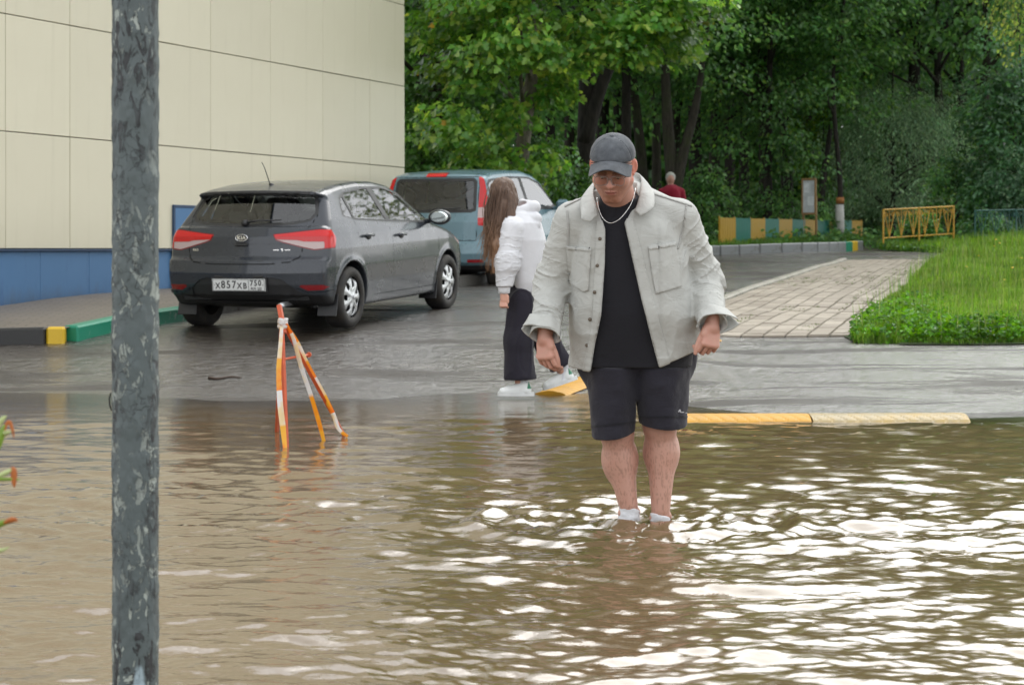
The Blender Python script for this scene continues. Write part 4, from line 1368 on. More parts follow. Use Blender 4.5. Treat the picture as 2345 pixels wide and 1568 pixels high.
M_short = cloth('black_sweat_fabric', (0.021, 0.020, 0.028), crease=0.4, cs=13)
M_sock = cloth('white_sock', (0.70, 0.71, 0.74), crease=0.3, cs=60)
t = NT('washed_cap_cotton')
n = t.noise(14, 7, 0.7); f = t.noise(500, 2)
c = t.mix(t.ramp(n, [(0.3, 0.0), (0.72, 1.0)]), (0.040, 0.045, 0.052), (0.115, 0.125, 0.138))
M_cap = t.done(t.pbr(c, 0.9, spec=0.2, normal=t.bump(f, 0.3, 0.001, t.bump(n, 0.15, 0.006)), Sheen_Weight=0.2))
M_capline = plain('cap_stitching', (0.028, 0.031, 0.036), 0.9)
M_hair = plain('short_dark_hair', (0.055, 0.032, 0.018), 0.6, var=0.3, vscale=60)
M_steel = plain('steel_chain', (0.70, 0.70, 0.68), 0.22, 1.0)
M_frame = plain('spectacle_frame', (0.34, 0.28, 0.26), 0.25, 0.4)
t = NT('spectacle_lens')
a = t.n('BsdfTransparent', Color=(0.93, 0.86, 0.85)); b = t.n('BsdfGlossy', Roughness=0.02); fr = t.n('Fresnel', IOR=1.5)
mx = t.n('MixShader', Fac=fr.outputs[0]); t.t.links.new(a.outputs[0], mx.inputs[1]); t.t.links.new(b.outputs[0], mx.inputs[2])
M_lens = t.done(mx.outputs[0])
M_eye = plain('eye_white', (0.55, 0.50, 0.47), 0.15, var=0.02)
M_iris = plain('iris', (0.03, 0.025, 0.02), 0.1)
M_button = plain('brown_button', (0.10, 0.075, 0.05), 0.35)
M_nail = plain('finger_nail', (0.62, 0.38, 0.33), 0.3)

def frame_R(yaw, pitch, roll=0.0):
    """columns: image-right, towards the viewer, up; yaw>0 turns the face to image right, pitch>0 looks down"""
    base = np.array([[1, 0, 0], [0, -1, 0], [0, 0, 1.0]]).T
    R = np.array(Matrix.Rotation(math.radians(yaw), 3, 'Z') @ Matrix.Rotation(math.radians(pitch), 3, 'X') @ Matrix.Rotation(math.radians(roll), 3, 'Y'))
    return R @ base

# ================= the man wading
GX0, GY0 = 0.51, 8.44
HC = at(1403, 381, 8.10)
RH_ = frame_R(-11, 29, 1.5)
def hw(p):            # head-local -> world
    return HC + RH_ @ np.asarray(p, float)
def hl(P):            # world -> head-local
    return (P - HC) @ RH_
def head_sdf(q):
    """q in head coordinates: x image right, y towards the face, z up"""
    d = ell(q, (0, -.012, .038), (.080, .100, .082))
    d = smin(d, ell(q, (0, .030, -.020), (.070, .066, .082)), .03)
    for s in (-1, 1):
        d = smin(d, cone(q, (s * .055, .012, -.055), (s * .022, .068, -.112), .030, .018), .025)
        d = smin(d, ell(q, (s * .042, .058, -.032), (.028, .026, .026)), .02)
        d = smin(d, cone(q, (s * .008, .092, .022), (s * .050, .072, .022), .010, .010), .014)
    d = smin(d, ell(q, (0, .072, -.108), (.026, .020, .018)), .02)
    d = smin(d, ell(q, (0, .070, -.070), (.034, .028, .032)), .02)
    for s in (-1, 1):
        d = smax(d, -ell(q, (s * .031, .099, .002), (.019, .015, .012)), .012)
        d = smin(d, ell(q, (s * .031, .080, .001), (.016, .0135, .0135)), .003)
        d = smin(d, cone(q, (s * .015, .0955, .0055), (s * .047, .084, .0045), .0062, .0055), .003)
        d = smin(d, cone(q, (s * .019, .091, -.010), (s * .044, .083, -.009), .003, .003), .004)
    d = smin(d, cone(q, (0, .090, .012), (0, .116, -.030), .008, .0125), .012)
    for s in (-1, 1):
        d = smin(d, ell(q, (s * .0135, .103, -.033), (.0085, .011, .0085)), .006)
        d = smax(d, -ell(q, (s * .008, .113, -.043), (.004, .006, .004)), .003)
    for s in (-1, 1):
        d = smin(d, cone(q, (s * .002, .102, -.0635), (s * .023, .0915, -.0670), .0038, .0022), .005)
    d = smin(d, cone(q, (-.013, .0950, -.0750), (.013, .0950, -.0750), .0050, .0050), .006)
    d = smax(d, -cone(q, (-.022, .104, -.0697), (.022, .104, -.0697), .0030, .0030), .002)
    d = smax(d, -cone(q, (0, .116, -.052), (0, .112, -.060), .002, .002), .004)
    for s in (-1, 1):
        e = ell(q, (s * .084, -.010, .000), (.011, .023, .035), rotm('Z', s * 28) @ rotm('X', -8))
        e = smax(e, -ell(q, (s * .0925, .001, .003), (.007, .013, .022), rotm('Z', s * 28)), .004)
        e = smin(e, cone(q, (s * .080, .004, -.026), (s * .082, .002, -.032), .008, .006), .006)
        d = smin(d, e, .006)
    return d
NECKB = at(1420, 478, 8.32)
SHL, SHR = at(1312, 505, 8.32), at(1555, 499, 8.32)
ELL_, ELR = at(1264, 650, 8.40), at(1612, 640, 8.42)
WRL, WRR = at(1247, 775, 8.26), at(1630, 748, 8.22)
HIPL, HIPR = at(1405, 815, 8.50), at(1512, 812, 8.50)
KNL, KNR = at(1411, 985, 8.445), at(1510, 968, 8.455)
CAL, CAR_ = at(1419, 1045, 8.47), at(1515, 1028, 8.48)
ANL, ANR = at(1440, 1168, 8.46), at(1512, 1178, 8.46)
def finger(base, d, bend_axis, lens_, bends, r):
    """chain of joints: start, direction, axis to bend about, segment lengths, bend angles"""
    pts = [np.asarray(base, float)]; d = np.asarray(d, float); d = d / np.linalg.norm(d)
    for L, b in zip(lens_, bends):
        d = np.array(Matrix.Rotation(math.radians(b), 3, Vector(bend_axis)) @ Vector(d))
        pts.append(pts[-1] + d * L)
    return pts
def hand_chains(wr, down, across, curl, spread=1.0, sg=1):
    """down: palm direction from the wrist, across: from little finger to index, thumb on the index side"""
    down = down / np.linalg.norm(down)
    across = across - down * (across @ down); across /= np.linalg.norm(across)
    nrm = np.cross(across, down)
    ch = []
    offs = (-.033, -.011, .011, .032); lens_ = ((.034, .022, .018), (.041, .026, .020), (.044, .028, .021), (.040, .025, .020))
    for k in range(4):
        b = wr + down * (.092 - .006 * abs(k - 1.8)) + across * offs[k]
        ch.append((finger(b, down + across * (k - 1.5) * .05 * spread, across, lens_[k], [sg * x * (1.15 - .06 * k) for x in curl], 0), (.0098, .0092, .0084, .0072)))
    tb = wr + down * .030 + across * .028 + nrm * .006 * sg
    th = finger(tb, down * .92 + across * .30 + nrm * .30 * sg, nrm, (.042, .034, .027), (0, 9, 12), 0)
    ch.append((th, (.0145, .0115, .0105, .0085)))
    return down, across, nrm, ch
HL = hand_chains(WRL + np.array((-.002, 0, .012)), np.array((.02, -.10, -1.0)), np.array((.75, -.65, 0)), (32, 34, 22))
HR = hand_chains(WRR + np.array((0, 0, .012)), np.array((-.12, -.22, -1.0)), np.array((-.86, -.42, 0)), (46, 62, 34), sg=-1)
def hand_sdf(P, wr, H):
    down, ac, nr, ch = H
    d = cone(P, wr - down * .06, wr + down * .012, .031, .027)
    R = np.stack([ac, nr, down], 1)
    d = smin(d, rbox(P, wr + down * .058, (.041, .0145, .043), .0138, R), .016)
    d = smin(d, cone(P, wr + down * .02 + ac * .022, wr + down * .045 + ac * .034, .018, .014), .012)
    for pts, rs in ch:
        f = np.full(len(P), 9.0)
        for a, b, r1, r2 in zip(pts[:-1], pts[1:], rs[:-1], rs[1:]):
            f = np.minimum(f, cone(P, a, b, r1, r2))
        for k in range(4 if len(ch) and pts is ch[0][0] else 1): pass
        d = smin(d, f, .0042)
        d = smin(d, ell(P, pts[0], (.0105, .0105, .0105)), .006)
    return d
def man_sdf(P):
    d = head_sdf(hl(P))
    d = smin(d, cone(P, hw((0, -.030, -.050)), NECKB, .062, .074), .025)
    d = smin(d, cone(P, at(1425, 560, 8.40), at(1450, 760, 8.50), .14, .14), .05)
    d = smin(d, cone(P, SHL, SHR, .07, .07), .05)
    for S, E, W, H in ((SHL, ELL_, WRL, HL), (SHR, ELR, WRR, HR)):
        d = smin(d, cone(P, S, E, .052, .042), .03)
        d = smin(d, cone(P, E, W, .042, .030), .02)
        d = smin(d, hand_sdf(P, W + np.array((0, 0, .012)), H), .008)
    for hp, kn, ca, an in ((HIPL, KNL, CAL, ANL), (HIPR, KNR, CAR_, ANR)):
        d = smin(d, cone(P, hp, kn, .095, .072), .03)
        s = cone(P, kn + np.array((0, 0, .01)), ca + (an - ca) * .05, .064, .062)
        s = smin(s, cone(P, ca + (an - ca) * .05, an, .064, .036), .04)
        cm = ca + np.array((0, .030, -.01))
        s = smin(s, ell(P, cm, (.074, .062, .115)), .03)
        s = smin(s, ell(P, kn + np.array((0, -.028, -.005)), (.044, .036, .050)), .03)
        s = smin(s, cone(P, kn + np.array((0, -.03, -.06)), an + np.array((0, -.016, .03)), .030, .022), .03)
        s = smin(s, ell(P, an + np.array((.034, 0, -.005)), (.014, .016, .016)), .015)
        s = smin(s, ell(P, an + np.array((-.034, 0, -.012)), (.014, .016, .016)), .015)
        s = smin(s, cone(P, an + np.array((0, .02, -.08)), an + np.array((0, -.15, -.125)), .036, .028), .03)
        d = smin(d, s, .03)
    return d
V, Q, N = sdf_mesh(man_sdf, (.05, 7.75, -.14), (.95, 8.80, 1.68), .0042)
# drop what sits deep inside the clothes, keep one continuous body
q = hl(V)
col = np.tile(np.array((0.50, 0.27, 0.205)), (len(V), 1))
inh = q[:, 2] > -.15
def tintc(w, c):
    global col
    w = np.clip(w, 0, 1)[:, None]
    col = col * (1 - w) + np.array(c) * w
hd = inh & (np.abs(q[:, 0]) < .12) & (q[:, 1] > -.14)
nz = vnoise(q, 160, 3)
beard = smooth(-.040, -.062, q[:, 2]) * smooth(.02, .045, q[:, 1] + .0) * smooth(.6, .2, np.abs(q[:, 0]) / .13)
beard = beard * (1 - np.exp(-((q[:, 0] / .022) ** 2 + ((q[:, 2] + .070) / .010) ** 2)))
tintc(hd * beard * (0.68 + 0.2 * nz), (0.19, 0.075, 0.038))
sideb = hd * smooth(.015, .0, q[:, 1]) * smooth(.06, .05, q[:, 2] * 0) * 0
tintc(hd * np.exp(-((q[:, 0] / .019) ** 2 + ((q[:, 2] + .070) / .0085) ** 2)) * (q[:, 1] > .08) * .9, (0.42, 0.13, 0.11))
tintc(hd * (np.exp(-((q[:, 2] + .0697) / .0028) ** 2) * (np.abs(q[:, 0]) < .024) * (q[:, 1] > .085)), (0.10, 0.02, 0.02))
tintc(hd * np.exp(-((q[:, 1] - .116) ** 2 + (q[:, 2] + .03) ** 2 + q[:, 0] ** 2) / .018 ** 2) * .5, (0.58, 0.21, 0.16))
tintc(hd * (np.abs(q[:, 0]) > .079) * (np.abs(q[:, 2]) < .05) * .7, (0.60, 0.185, 0.125))
for s in (-1, 1):
    tintc(hd * np.exp(-(((q[:, 0] - s * .044) / .022) ** 2 + ((q[:, 2] + .030) / .018) ** 2)) * (q[:, 1] > .03) * .35, (0.60, 0.22, 0.17))
    tintc(hd * np.exp(-(((q[:, 0] - s * .031) / .021) ** 2 + ((q[:, 2] - .002) / .013) ** 2)) * (q[:, 1] > .06) * .35, (.26, .10, .075))  # shade of the eye sockets painted into the skin tint
    br = np.exp(-(((q[:, 2] - .022 + .25 * (np.abs(q[:, 0]) - .03) ** 2 * 20) / .0055) ** 2)) * (np.abs(q[:, 0] - s * .033) < .021) * (q[:, 1] > .06)
    tintc(hd * br * .8, (0.07, 0.035, 0.02))
hairm = hd * smooth(.036, .048, q[:, 2] + .35 * np.maximum(-q[:, 1] - .0, 0) * 2.2)
tintc(hairm, (0.045, 0.028, 0.018))
for wrp in (WRL, WRR):
    dd = np.linalg.norm(V - (wrp + np.array((0, -.02, -.10))), axis=1)
    tintc((dd < .14) * smooth(-.02, .02, -vnoise(V, 55, 9)) * .12, (0.55, 0.20, 0.16))
legz = (V[:, 2] < .45) & (V[:, 1] > 8.1) & (V[:, 2] > -.1)
tintc(legz * (0.55 + .0 * V[:, 2]), (0.50, 0.29, 0.225))
hairs = vnoise(V * np.array((1, 1, .22)), 260, 5) + .5 * vnoise(V * np.array((1, 1, .25)), 420, 6)
tintc(legz * smooth(.15, .6, hairs) * smooth(.40, .30, V[:, 2]) * .42, (0.17, 0.09, 0.055))
man = thing('person', 'big man in open grey overshirt, black shorts and cap wading ankle-deep through the flood', 'person', (GX0, GY0, 0))
def manput(name, V, F, N, mat, parent=None, colors=None, **k):
    o = link(name, mesh_np(name, V - np.array((GX0, GY0, 0)), F, normals=N, colors=colors), mat, parent or man, **k)
    return o
manput('body', V, Q, N, M_skin, colors=col)
OFF = np.array((GX0, GY0, 0))
def mmb(mb, name, mat, parent=None, sm=True, **k):
    mb.V = [v - OFF for v in mb.V]
    return mb.build(name, mat, parent or man, smooth_shade=sm, **k)
# eyes
for s in (-1, 1):
    c = hw((s * .031, .0805, .001))
    A = np.linspace(0, np.pi, 12)
    mb = MB(); mb.lathe(np.stack([.0142 * np.sin(A) + 1e-4, .0142 * np.cos(A)], 1), seg=20); mb.V = [v + c for v in mb.V]
    mmb(mb, 'eye', M_eye)
    g = hw((s * .031, .0935, -.0085)) - c; g /= np.linalg.norm(g)
    mb = MB(); u_ = np.cross(g, (0, 0, 1)); u_ /= np.linalg.norm(u_); w_ = np.cross(u_, g)
    A = np.linspace(0, 2 * np.pi, 16, endpoint=False)
    mb.add(np.concatenate([c + g * .0146 + .0058 * (np.cos(A)[:, None] * u_ + np.sin(A)[:, None] * w_), [c + g * .0151]]), np.array([[i, (i + 1) % 16, 16] for i in range(16)]))
    mmb(mb, 'iris', M_iris)
# cap
def cap_sdf(P):
    q = hl(P)
    d = ell(q, (0, -.010, .047), (.0925, .1125, .0865))
    d = d - .0012 * vnoise(q, 34, 7) - .0008 * vnoise(q, 80, 8)
    a = np.arctan2(q[:, 0], q[:, 1] + .01)
    sm = np.abs(((a / (np.pi / 3)) + .5) % 1 - .5) * (np.pi / 3) * .09
    d = d + .0016 * np.exp(-(sm / .0025) ** 2)
    d = smax(d, -ell(q, (0, -.010, .043), (.087, .107, .082)), .002)
    cutz = .052 - .022 * smooth(.05, -.10, q[:, 1]) + .010 * smooth(.04, .10, q[:, 1]) - .18 * np.maximum(np.abs(q[:, 0]) - .06, 0)
    d = smax(d, cutz - q[:, 2], .002)
    return d
lo, hi_ = HC - .17, HC + .19
V, Q, N = sdf_mesh(cap_sdf, lo, hi_, .0036, lip=2.2)
capo = manput('cap', V, Q, N, M_cap)
xs = lines(-1, 1, 41)
P3 = np.zeros((41, 15, 3)); 
for i, x in enumerate(xs):
    X = .083 * math.sin(x * 1.32) / math.sin(1.32)
    y0 = -.010 + .1125 * math.sqrt(max(0, 1 - (X / .0945) ** 2)) * .965 - .006
    for j, tt in enumerate(lines(0, 1, 15)):
        yf = .170 - .066 * abs(x) ** 2.4
        y = y0 + (yf - y0) * tt if yf > y0 else y0 + .004 * tt
        z = (.0725 - .048 * (X / .083) ** 2) * 1.0 - .004 * tt - .012 * tt * (X / .083) ** 2
        P3[i, j] = hw((X, y, z))
mb = MB(); mb.grid(P3 - OFF); o = mb.build('brim', M_cap, capo, smooth_shade=True); thick(o, .0035)
mb = MB()
for tt in (.25, .5, .75): mb.tube(np.array([P3[i, int(tt * 14)] + RH_[:, 2] * .0008 for i in range(3, 38)]) - OFF, .0007, 4)
o = mb.build('brim_stitching', M_capline, capo, kind='stuff')
mb = MB(); mb.tube(np.array([hw((.0925 * math.sin(a) * .985, -.010 + .1125 * math.cos(a) * .955, .076 - .05 * (math.sin(a)) ** 2)) for a in lines(-1.15, 1.15, 30)]) - OFF, .0016, 6); mb.build('brim_seam', M_capline, capo, smooth_shade=True)
A = np.linspace(0, np.pi / 2, 6)
mb = MB(); mb.lathe(np.stack([.0095 * np.cos(A) + 1e-4, .0065 * np.sin(A)], 1), seg=16)
mb.V = [v @ RH_.T + hw((0, -.012, .1325)) - OFF for v in mb.V]; mb.build('cap_button', M_cap, capo, smooth_shade=True)
# spectacles
gl_ = link('spectacles', None, parent=man)
def lens_outline(cx, n=36):
    a = np.linspace(0, 2 * np.pi, n, endpoint=False)
    ca, sa = np.cos(a), np.sin(a)
    x = .0265 * np.sign(ca) * np.abs(ca) ** .55; z = .0205 * np.sign(sa) * np.abs(sa) ** .6 
    z = np.where(z < 0, z * (1 - .12 * (np.sign(cx) * x / .0265 < 0)), z)
    return np.stack([cx + x, np.full(n, .117) - .10 * (cx + x) ** 2 * 3.2, z - .006], 1)
for s in (-1, 1):
    Lp = lens_outline(s * .0335)
    W = np.array([hw(p) for p in Lp])
    mb = MB(); mb.tube(np.concatenate([W, W[:2]]) - OFF, .0014, 6, caps=False); mb.build('spectacle_rim', M_frame, gl_, smooth_shade=True)
    mb = MB(); mb.add(np.concatenate([W, [W.mean(0)]]) - OFF, np.array([[i, (i + 1) % 36, 36] for i in range(36)])); mb.build('spectacle_lens', M_lens, gl_, smooth_shade=True)
    mb = MB(); mb.tube(np.array([hw((s * .060, .105, .004)), hw((s * .071, .085, .005)), hw((s * .079, .005, .012)), hw((s * .079, -.02, .0))]) - OFF, .0016, 6); mb.build('spectacle_arm', M_frame, gl_, smooth_shade=True)
mb = MB(); mb.tube(spline([hw((-.0075, .116, .000)), hw((0, .1205, .004)), hw((.0075, .116, .000))], 8) - OFF, .0014, 6); mb.build('spectacle_bridge', M_frame, gl_, smooth_shade=True)

# torso cross-sections by photograph row: (row, centre px, half width px, Y centre, half depth)
TROWS = [(470, 1428, 50, 8.32, .085), (490, 1430, 92, 8.32, .115), (515, 1432, 120, 8.32, .140), (560, 1433, 131, 8.34, .165), (640, 1441, 138, 8.37, .190), (720, 1450, 146, 8.40, .205), (790, 1453, 148, 8.43, .200), (850, 1450, 147, 8.45, .195)]
tz_ = np.array([EYE - (r[0] - 569) / FPX * r[3] for r in TROWS])[::-1]
tcx = np.array([(r[1] - 1172) / FPX * r[3] for r in TROWS])[::-1]
thw = np.array([r[2] / FPX * r[3] for r in TROWS])[::-1]
tcy = np.array([r[3] for r in TROWS])[::-1]
thd = np.array([r[4] for r in TROWS])[::-1]
_zf = lines(tz_[0] - .1, tz_[-1] + .1, 240)
def _sm(v):
    y = np.interp(_zf, tz_, v); k = np.ones(21) / 21
    for _ in range(2): y = np.convolve(np.pad(y, 10, 'edge'), k, 'valid')
    return y
tz0_, tcx, thw, tcy, thd = tz_, _sm(tcx), _sm(thw), _sm(tcy), _sm(thd)
ztop_ = tz_[-1]; tz_ = _zf
def torso(P, shrink=0.0):
    z = P[:, 2]
    cx, a = np.interp(z, tz_, tcx), np.interp(z, tz_, thw) - shrink
    cy, b = np.interp(z, tz_, tcy), np.interp(z, tz_, thd) - shrink
    u = np.abs(P[:, 0] - cx) / a; w = np.abs(P[:, 1] - cy) / b
    r = (u ** 2.4 + w ** 2.4) ** (1 / 2.4)
    d = (r - 1) * np.minimum(a, b) * 0.92
    return smax(d, z - (ztop_ + .01), .03)
def folds(P, axis_a, axis_b, amp, n=9, seed=0, tw=1.0):
    """ridges that run round a sleeve"""
    ab = axis_b - axis_a; L = np.linalg.norm(ab); ab = ab / L
    s = (P - axis_a) @ ab
    o = P - axis_a - s[:, None] * ab
    ang = np.arctan2(o[:, 0], -o[:, 1])
    g = np.stack([np.cos(ang) * .36, np.sin(ang) * .36, s / L * n * .66 + tw * .22 * ang], 1)
    v1 = vnoise(g, 1.35, seed); v2 = vnoise(g, 2.6, seed + 1)
    ridge = np.maximum(0, 1 - np.abs(v1) / .34) ** 1.6
    ridge2 = np.maximum(0, 1 - np.abs(v2) / .30) ** 1.6
    return amp * (ridge * .9 + ridge2 * .45 - .35) * np.clip(.65 + .8 * vnoise(P, 7, seed + 3), .15, 1.2)
def placket_l(z):  # left edge of the opening (photograph rows)
    rows = [420, 470, 525, 600, 720, 790, 850]; px = [1352, 1368, 1384, 1383, 1375, 1362, 1353]
    zz = [EYE - (r - 569) / FPX * 8.18 for r in rows]
    return np.interp(z, zz[::-1], [(p - 1172) / FPX * 8.18 for p in px][::-1])
def placket_r(z):
    rows = [420, 470, 510, 580, 690, 780, 850]; px = [1462, 1452, 1432, 1447, 1472, 1496, 1516]
    zz = [EYE - (r - 569) / FPX * 8.18 for r in rows]
    return np.interp(z, zz[::-1], [(p - 1172) / FPX * 8.18 for p in px][::-1])
CUL, CUR = WRL + np.array((.003, 0, .045)), WRR + np.array((-.002, 0, .030))
def jacket_sdf(P):
    d = torso(P)
    # drag lines from the shoulders and across the belly
    z = P[:, 2]; x = P[:, 0]
    d = smin(d, cone(P, at(1392, 448, 8.44), at(1446, 446, 8.44), .085, .085), .05)
    fr = vnoise(P * np.array((1, .4, .28)), 13, 12)
    rg = np.maximum(0, 1 - np.abs(vnoise(P * np.array((1, .35, .30)) + .04 * np.sin(P[:, 2:] * 9), 15, 14)) / .28) ** 1.5
    d = d - .0105 * rg * smooth(1.33, 1.2, z) * np.clip(.5 + vnoise(P, 4, 15), .1, 1.3)
    rg2 = np.maximum(0, 1 - np.abs(vnoise(P * np.array((.8, .4, .9)), 12, 16)) / .40) ** 1.3
    d = d - .0045 * rg2 * smooth(1.05, .85, z)
    d = d - .007 * np.abs(fr) ** .8 * smooth(1.34, 1.2, z) - .006 * vnoise(P * np.array((.7, .4, 1.0)), 9, 13) * smooth(1.1, .85, z)
    d = d + .007 * np.exp(-((vnoise(P * np.array((1, .3, .22)), 8, 41)) / .13) ** 2) * smooth(1.32, 1.15, z)
    d = smin(d, cone(P, at(1398, 464, 8.34), SHL + np.array((.02, 0, -.005)), .078, .078), .04)
    d = smin(d, cone(P, at(1452, 458, 8.34), SHR + np.array((-.02, 0, -.005)), .078, .078), .04)
    for S, E, C, sd in ((SHL, ELL_, CUL, 1), (SHR, ELR, CUR, 5)):
        a = cone(P, S, E, .083, .074); b = cone(P, E, C, .074, .060)
        sl = smin(a, b, .05)
        w = smooth(.0, .16, np.linalg.norm(P - S, axis=1))
        sl = sl - (folds(P, S, E, .0095, 7, sd, .8) * smooth(.30, .12, np.abs((P - (S + E) / 2) @ (E - S)) / np.linalg.norm(E - S)) + folds(P, E, C, .0105, 9, sd + 2, -.7) * smooth(.0, .1, (P - E) @ (C - E) / np.linalg.norm(C - E) + .06)) * w
        k = (C - E) / np.linalg.norm(C - E)
        sl = smax(sl, (P - C) @ k, .006)
        d = smin(d, sl, .022)
    # hem: lower on the left front, sloping up to the right
    hz = np.interp(x, [.20, .33, .36, .60, .64, .80], [.655, .640, .640, .655, .672, .735])
    d = smax(d, hz - z, .006)
    # open front
    op = np.maximum(placket_l(z) - x, x - placket_r(z))
    op = np.maximum(op, P[:, 1] - np.interp(z, tz_, tcy))
    d = smax(d, -op, .005)
    d = smax(d, -cone(P, hw((0, -.03, -.03)), NECKB + np.array((0, -.01, -.005)), .075, .083), .006)
    return d
V, Q, N = sdf_mesh(jacket_sdf, (-.02, 7.98, .55), (.95, 8.72, 1.50), .0055, lip=1.9)
JM = (V, tris(Q), N)
jacket = manput('overshirt', V, Q, N, M_jacket)
def patch_j(name, poly, off, th, mat=M_jacket, extra=None):
    """a piece of cloth sewn on the front of the overshirt, outlined in photograph pixels"""
    V, T, N = JM
    px = 1172 + V[:, 0] / V[:, 1] * FPX; py = 569 - (V[:, 2] - EYE) / V[:, 1] * FPX
    s = np.maximum(poly_sdf(px, py, poly) / 540, (N[:, 1] + .02) * .05)
    s = np.where(V[:, 1] > 8.42, .1, s)
    a, _ = cut(JM, s)
    o = manput(name, a[0] + a[2] * off, a[1], a[2], mat, jacket)
    thick(o, th)
    return o
patch_j('pocket', [(1296, 562), (1348, 567), (1353, 570), (1348, 664), (1336, 667), (1304, 645)], .0075, .009)
patch_j('pocket', [(1483, 563), (1545, 552), (1552, 600), (1558, 655), (1500, 672), (1494, 640)], .0075, .009)
patch_j('placket', [(1365, 505), (1388, 505), (1388, 600), (1380, 720), (1366, 796), (1358, 850), (1334, 848), (1345, 795), (1357, 720), (1362, 600)], .004, .005)
patch_j('placket', [(1424, 500), (1448, 500), (1470, 580), (1496, 690), (1522, 780), (1538, 850), (1512, 850), (1490, 780), (1468, 690), (1444, 580)], .004, .005)
for poly in ([(1300, 563), (1350, 569), (1350, 575), (1300, 569)], [(1484, 566), (1545, 555), (1546, 561), (1485, 572)]):
    patch_j('pocket_hem', poly, .0105, .004)
patch_j('seam', [(1480, 436), (1584, 470), (1583, 473), (1480, 440)], .0045, .005, M_jacket2)
patch_j('seam', [(1362, 436), (1292, 470), (1293, 474), (1362, 440)], .0045, .005, M_jacket2)
patch_j('seam', [(1573, 470), (1566, 520), (1553, 570), (1549, 570), (1562, 520), (1569, 470)], .004, .006, M_jacket2)
patch_j('seam', [(1300, 480), (1304, 520), (1302, 570), (1298, 570), (1299, 520), (1296, 480)], .004, .006, M_jacket2)
# buttons and buttonholes
for (px, py) in ((1379, 546), (1373, 607), (1367, 668), (1356, 730), (1349, 789)):
    for Yt in np.arange(7.95, 8.5, .004):
        p = at(px - 6, py, Yt)
        if jacket_sdf(p[None])[0] < -.001: break
    mb = MB(); mb.lathe([(.0003, -.0045), (.0066, -.0045), (.0078, -.002), (.0078, .002)], c=p + np.array((0, -.006, 0)), axis=1, seg=14)
    mmb(mb, 'button', M_button, jacket)
# cuffs: unbuttoned and flaring
def cuff(C, k, up, r0, r1, L, gap_at, tipx):
    """open turned cuff round the wrist"""
    k = k / np.linalg.norm(k)
    u_ = np.cross(k, (0, 1, 0)); u_ /= np.linalg.norm(u_); w_ = np.cross(k, u_)
    n, m = 64, 9
    P = np.zeros((n, m, 3))
    for i, a in enumerate(np.linspace(gap_at + .12, gap_at + 2 * np.pi - .12, n)):
        e = max(0, 1 - min(abs(a - gap_at), abs(a - gap_at - 2 * np.pi)) / 1.1)
        for j, tt in enumerate(lines(0, 1, m)):
            r = r0 + (r1 - r0) * tt + e ** 1.5 * (tipx * (0.35 + .65 * tt)) + .0025 * math.sin(5 * a + 3 * tt)
            P[i, j] = C + k * (L * (tt - .15)) - k * e * up * (1 - .2 * tt) + r * (math.cos(a) * u_ + math.sin(a) * w_)
    mb = MB(); mb.grid(P); o = mmb(mb, 'cuff', M_jacket, jacket); thick(o, .004)
    return u_, w_
kL = (CUL - ELL_); kR = (CUR - ELR)
cuff(CUL + np.array((0, 0, .012)), kL, .030, .060, .063, .060, math.pi * 1.0, .040)
cuff(CUL + np.array((0, 0, .010)), kL, -.012, .058, .060, .062, math.pi * .08, .016)
cuff(CUR + np.array((0, 0, .012)), kR, .012, .058, .062, .058, math.pi * .0, .055)
cuff(CUR + np.array((0, 0, .010)), kR, -.012, .056, .060, .052, math.pi * .95, .012)
# collar: stand and fall, with two points
def collar(side):
    n, m = 26, 8
    P = np.zeros((n, m, 3))
    for i, f in enumerate(lines(0, 1, n)):
        if side > 0: top = [(1453, 485, 8.185), (1461, 462, 8.215), (1468, 425, 8.29), (1462, 398, 8.38), (1430, 392, 8.45)]; bot = [(1466, 494, 8.15), (1484, 484, 8.15), (1497, 468, 8.19), (1490, 432, 8.33), (1440, 422, 8.48)]
        else: top = [(1369, 492, 8.185), (1364, 470, 8.20), (1358, 440, 8.28), (1366, 408, 8.38), (1400, 394, 8.45)]; bot = [(1352, 506, 8.155), (1336, 504, 8.155), (1330, 492, 8.17), (1334, 446, 8.31), (1392, 424, 8.48)]
        tp = spline([at(*p) for p in top], n)[i]; bt = spline([at(*p) for p in bot], n)[i]
        for j, g in enumerate(lines(0, 1, m)):
            bulge = math.sin(g * math.pi) * .006
            P[i, j] = tp + (bt - tp) * g + np.array((0, -bulge, bulge * .6))
    mb = MB(); mb.grid(P); o = mmb(mb, 'collar', M_jacket, jacket); thick(o, .0035)
collar(1); collar(-1)
# T-shirt
def tee_sdf(P):
    d = torso(P, .020)
    d = d - .005 * vnoise(P * np.array((.6, .4, 1)), 10, 33) * smooth(1.1, .8, P[:, 2])
    d = smin(d, cone(P, NECKB + np.array((0, -.01, -.03)), NECKB + np.array((-.006, -.045, .050)), .094, .082), .04)
    d = smax(d, .655 - P[:, 2], .006)
    n_ = np.array((0, -.45, 1.0)); n_ /= np.linalg.norm(n_)
    d = smax(d, (P - at(1405, 452, 8.24)) @ n_, .005)
    return d
V, Q, N = sdf_mesh(tee_sdf, (.15, 8.0, .6), (.82, 8.70, 1.46), .009)
manput('t_shirt', V, Q, N, M_tee)
# chain
ch = spline([at(1366, 452, 8.235), at(1370, 474, 8.20), at(1379, 497, 8.165), at(1393, 509, 8.15), at(1406, 508, 8.147), at(1422, 497, 8.155), at(1440, 474, 8.19), at(1450, 452, 8.22), at(1455, 430, 8.26)], 60)
mb = MB(); rr_ = .0017 + .0005 * np.sin(np.arange(60) * 2.2); mb.tube(ch, rr_, 6); mmb(mb, 'necklace', M_steel)
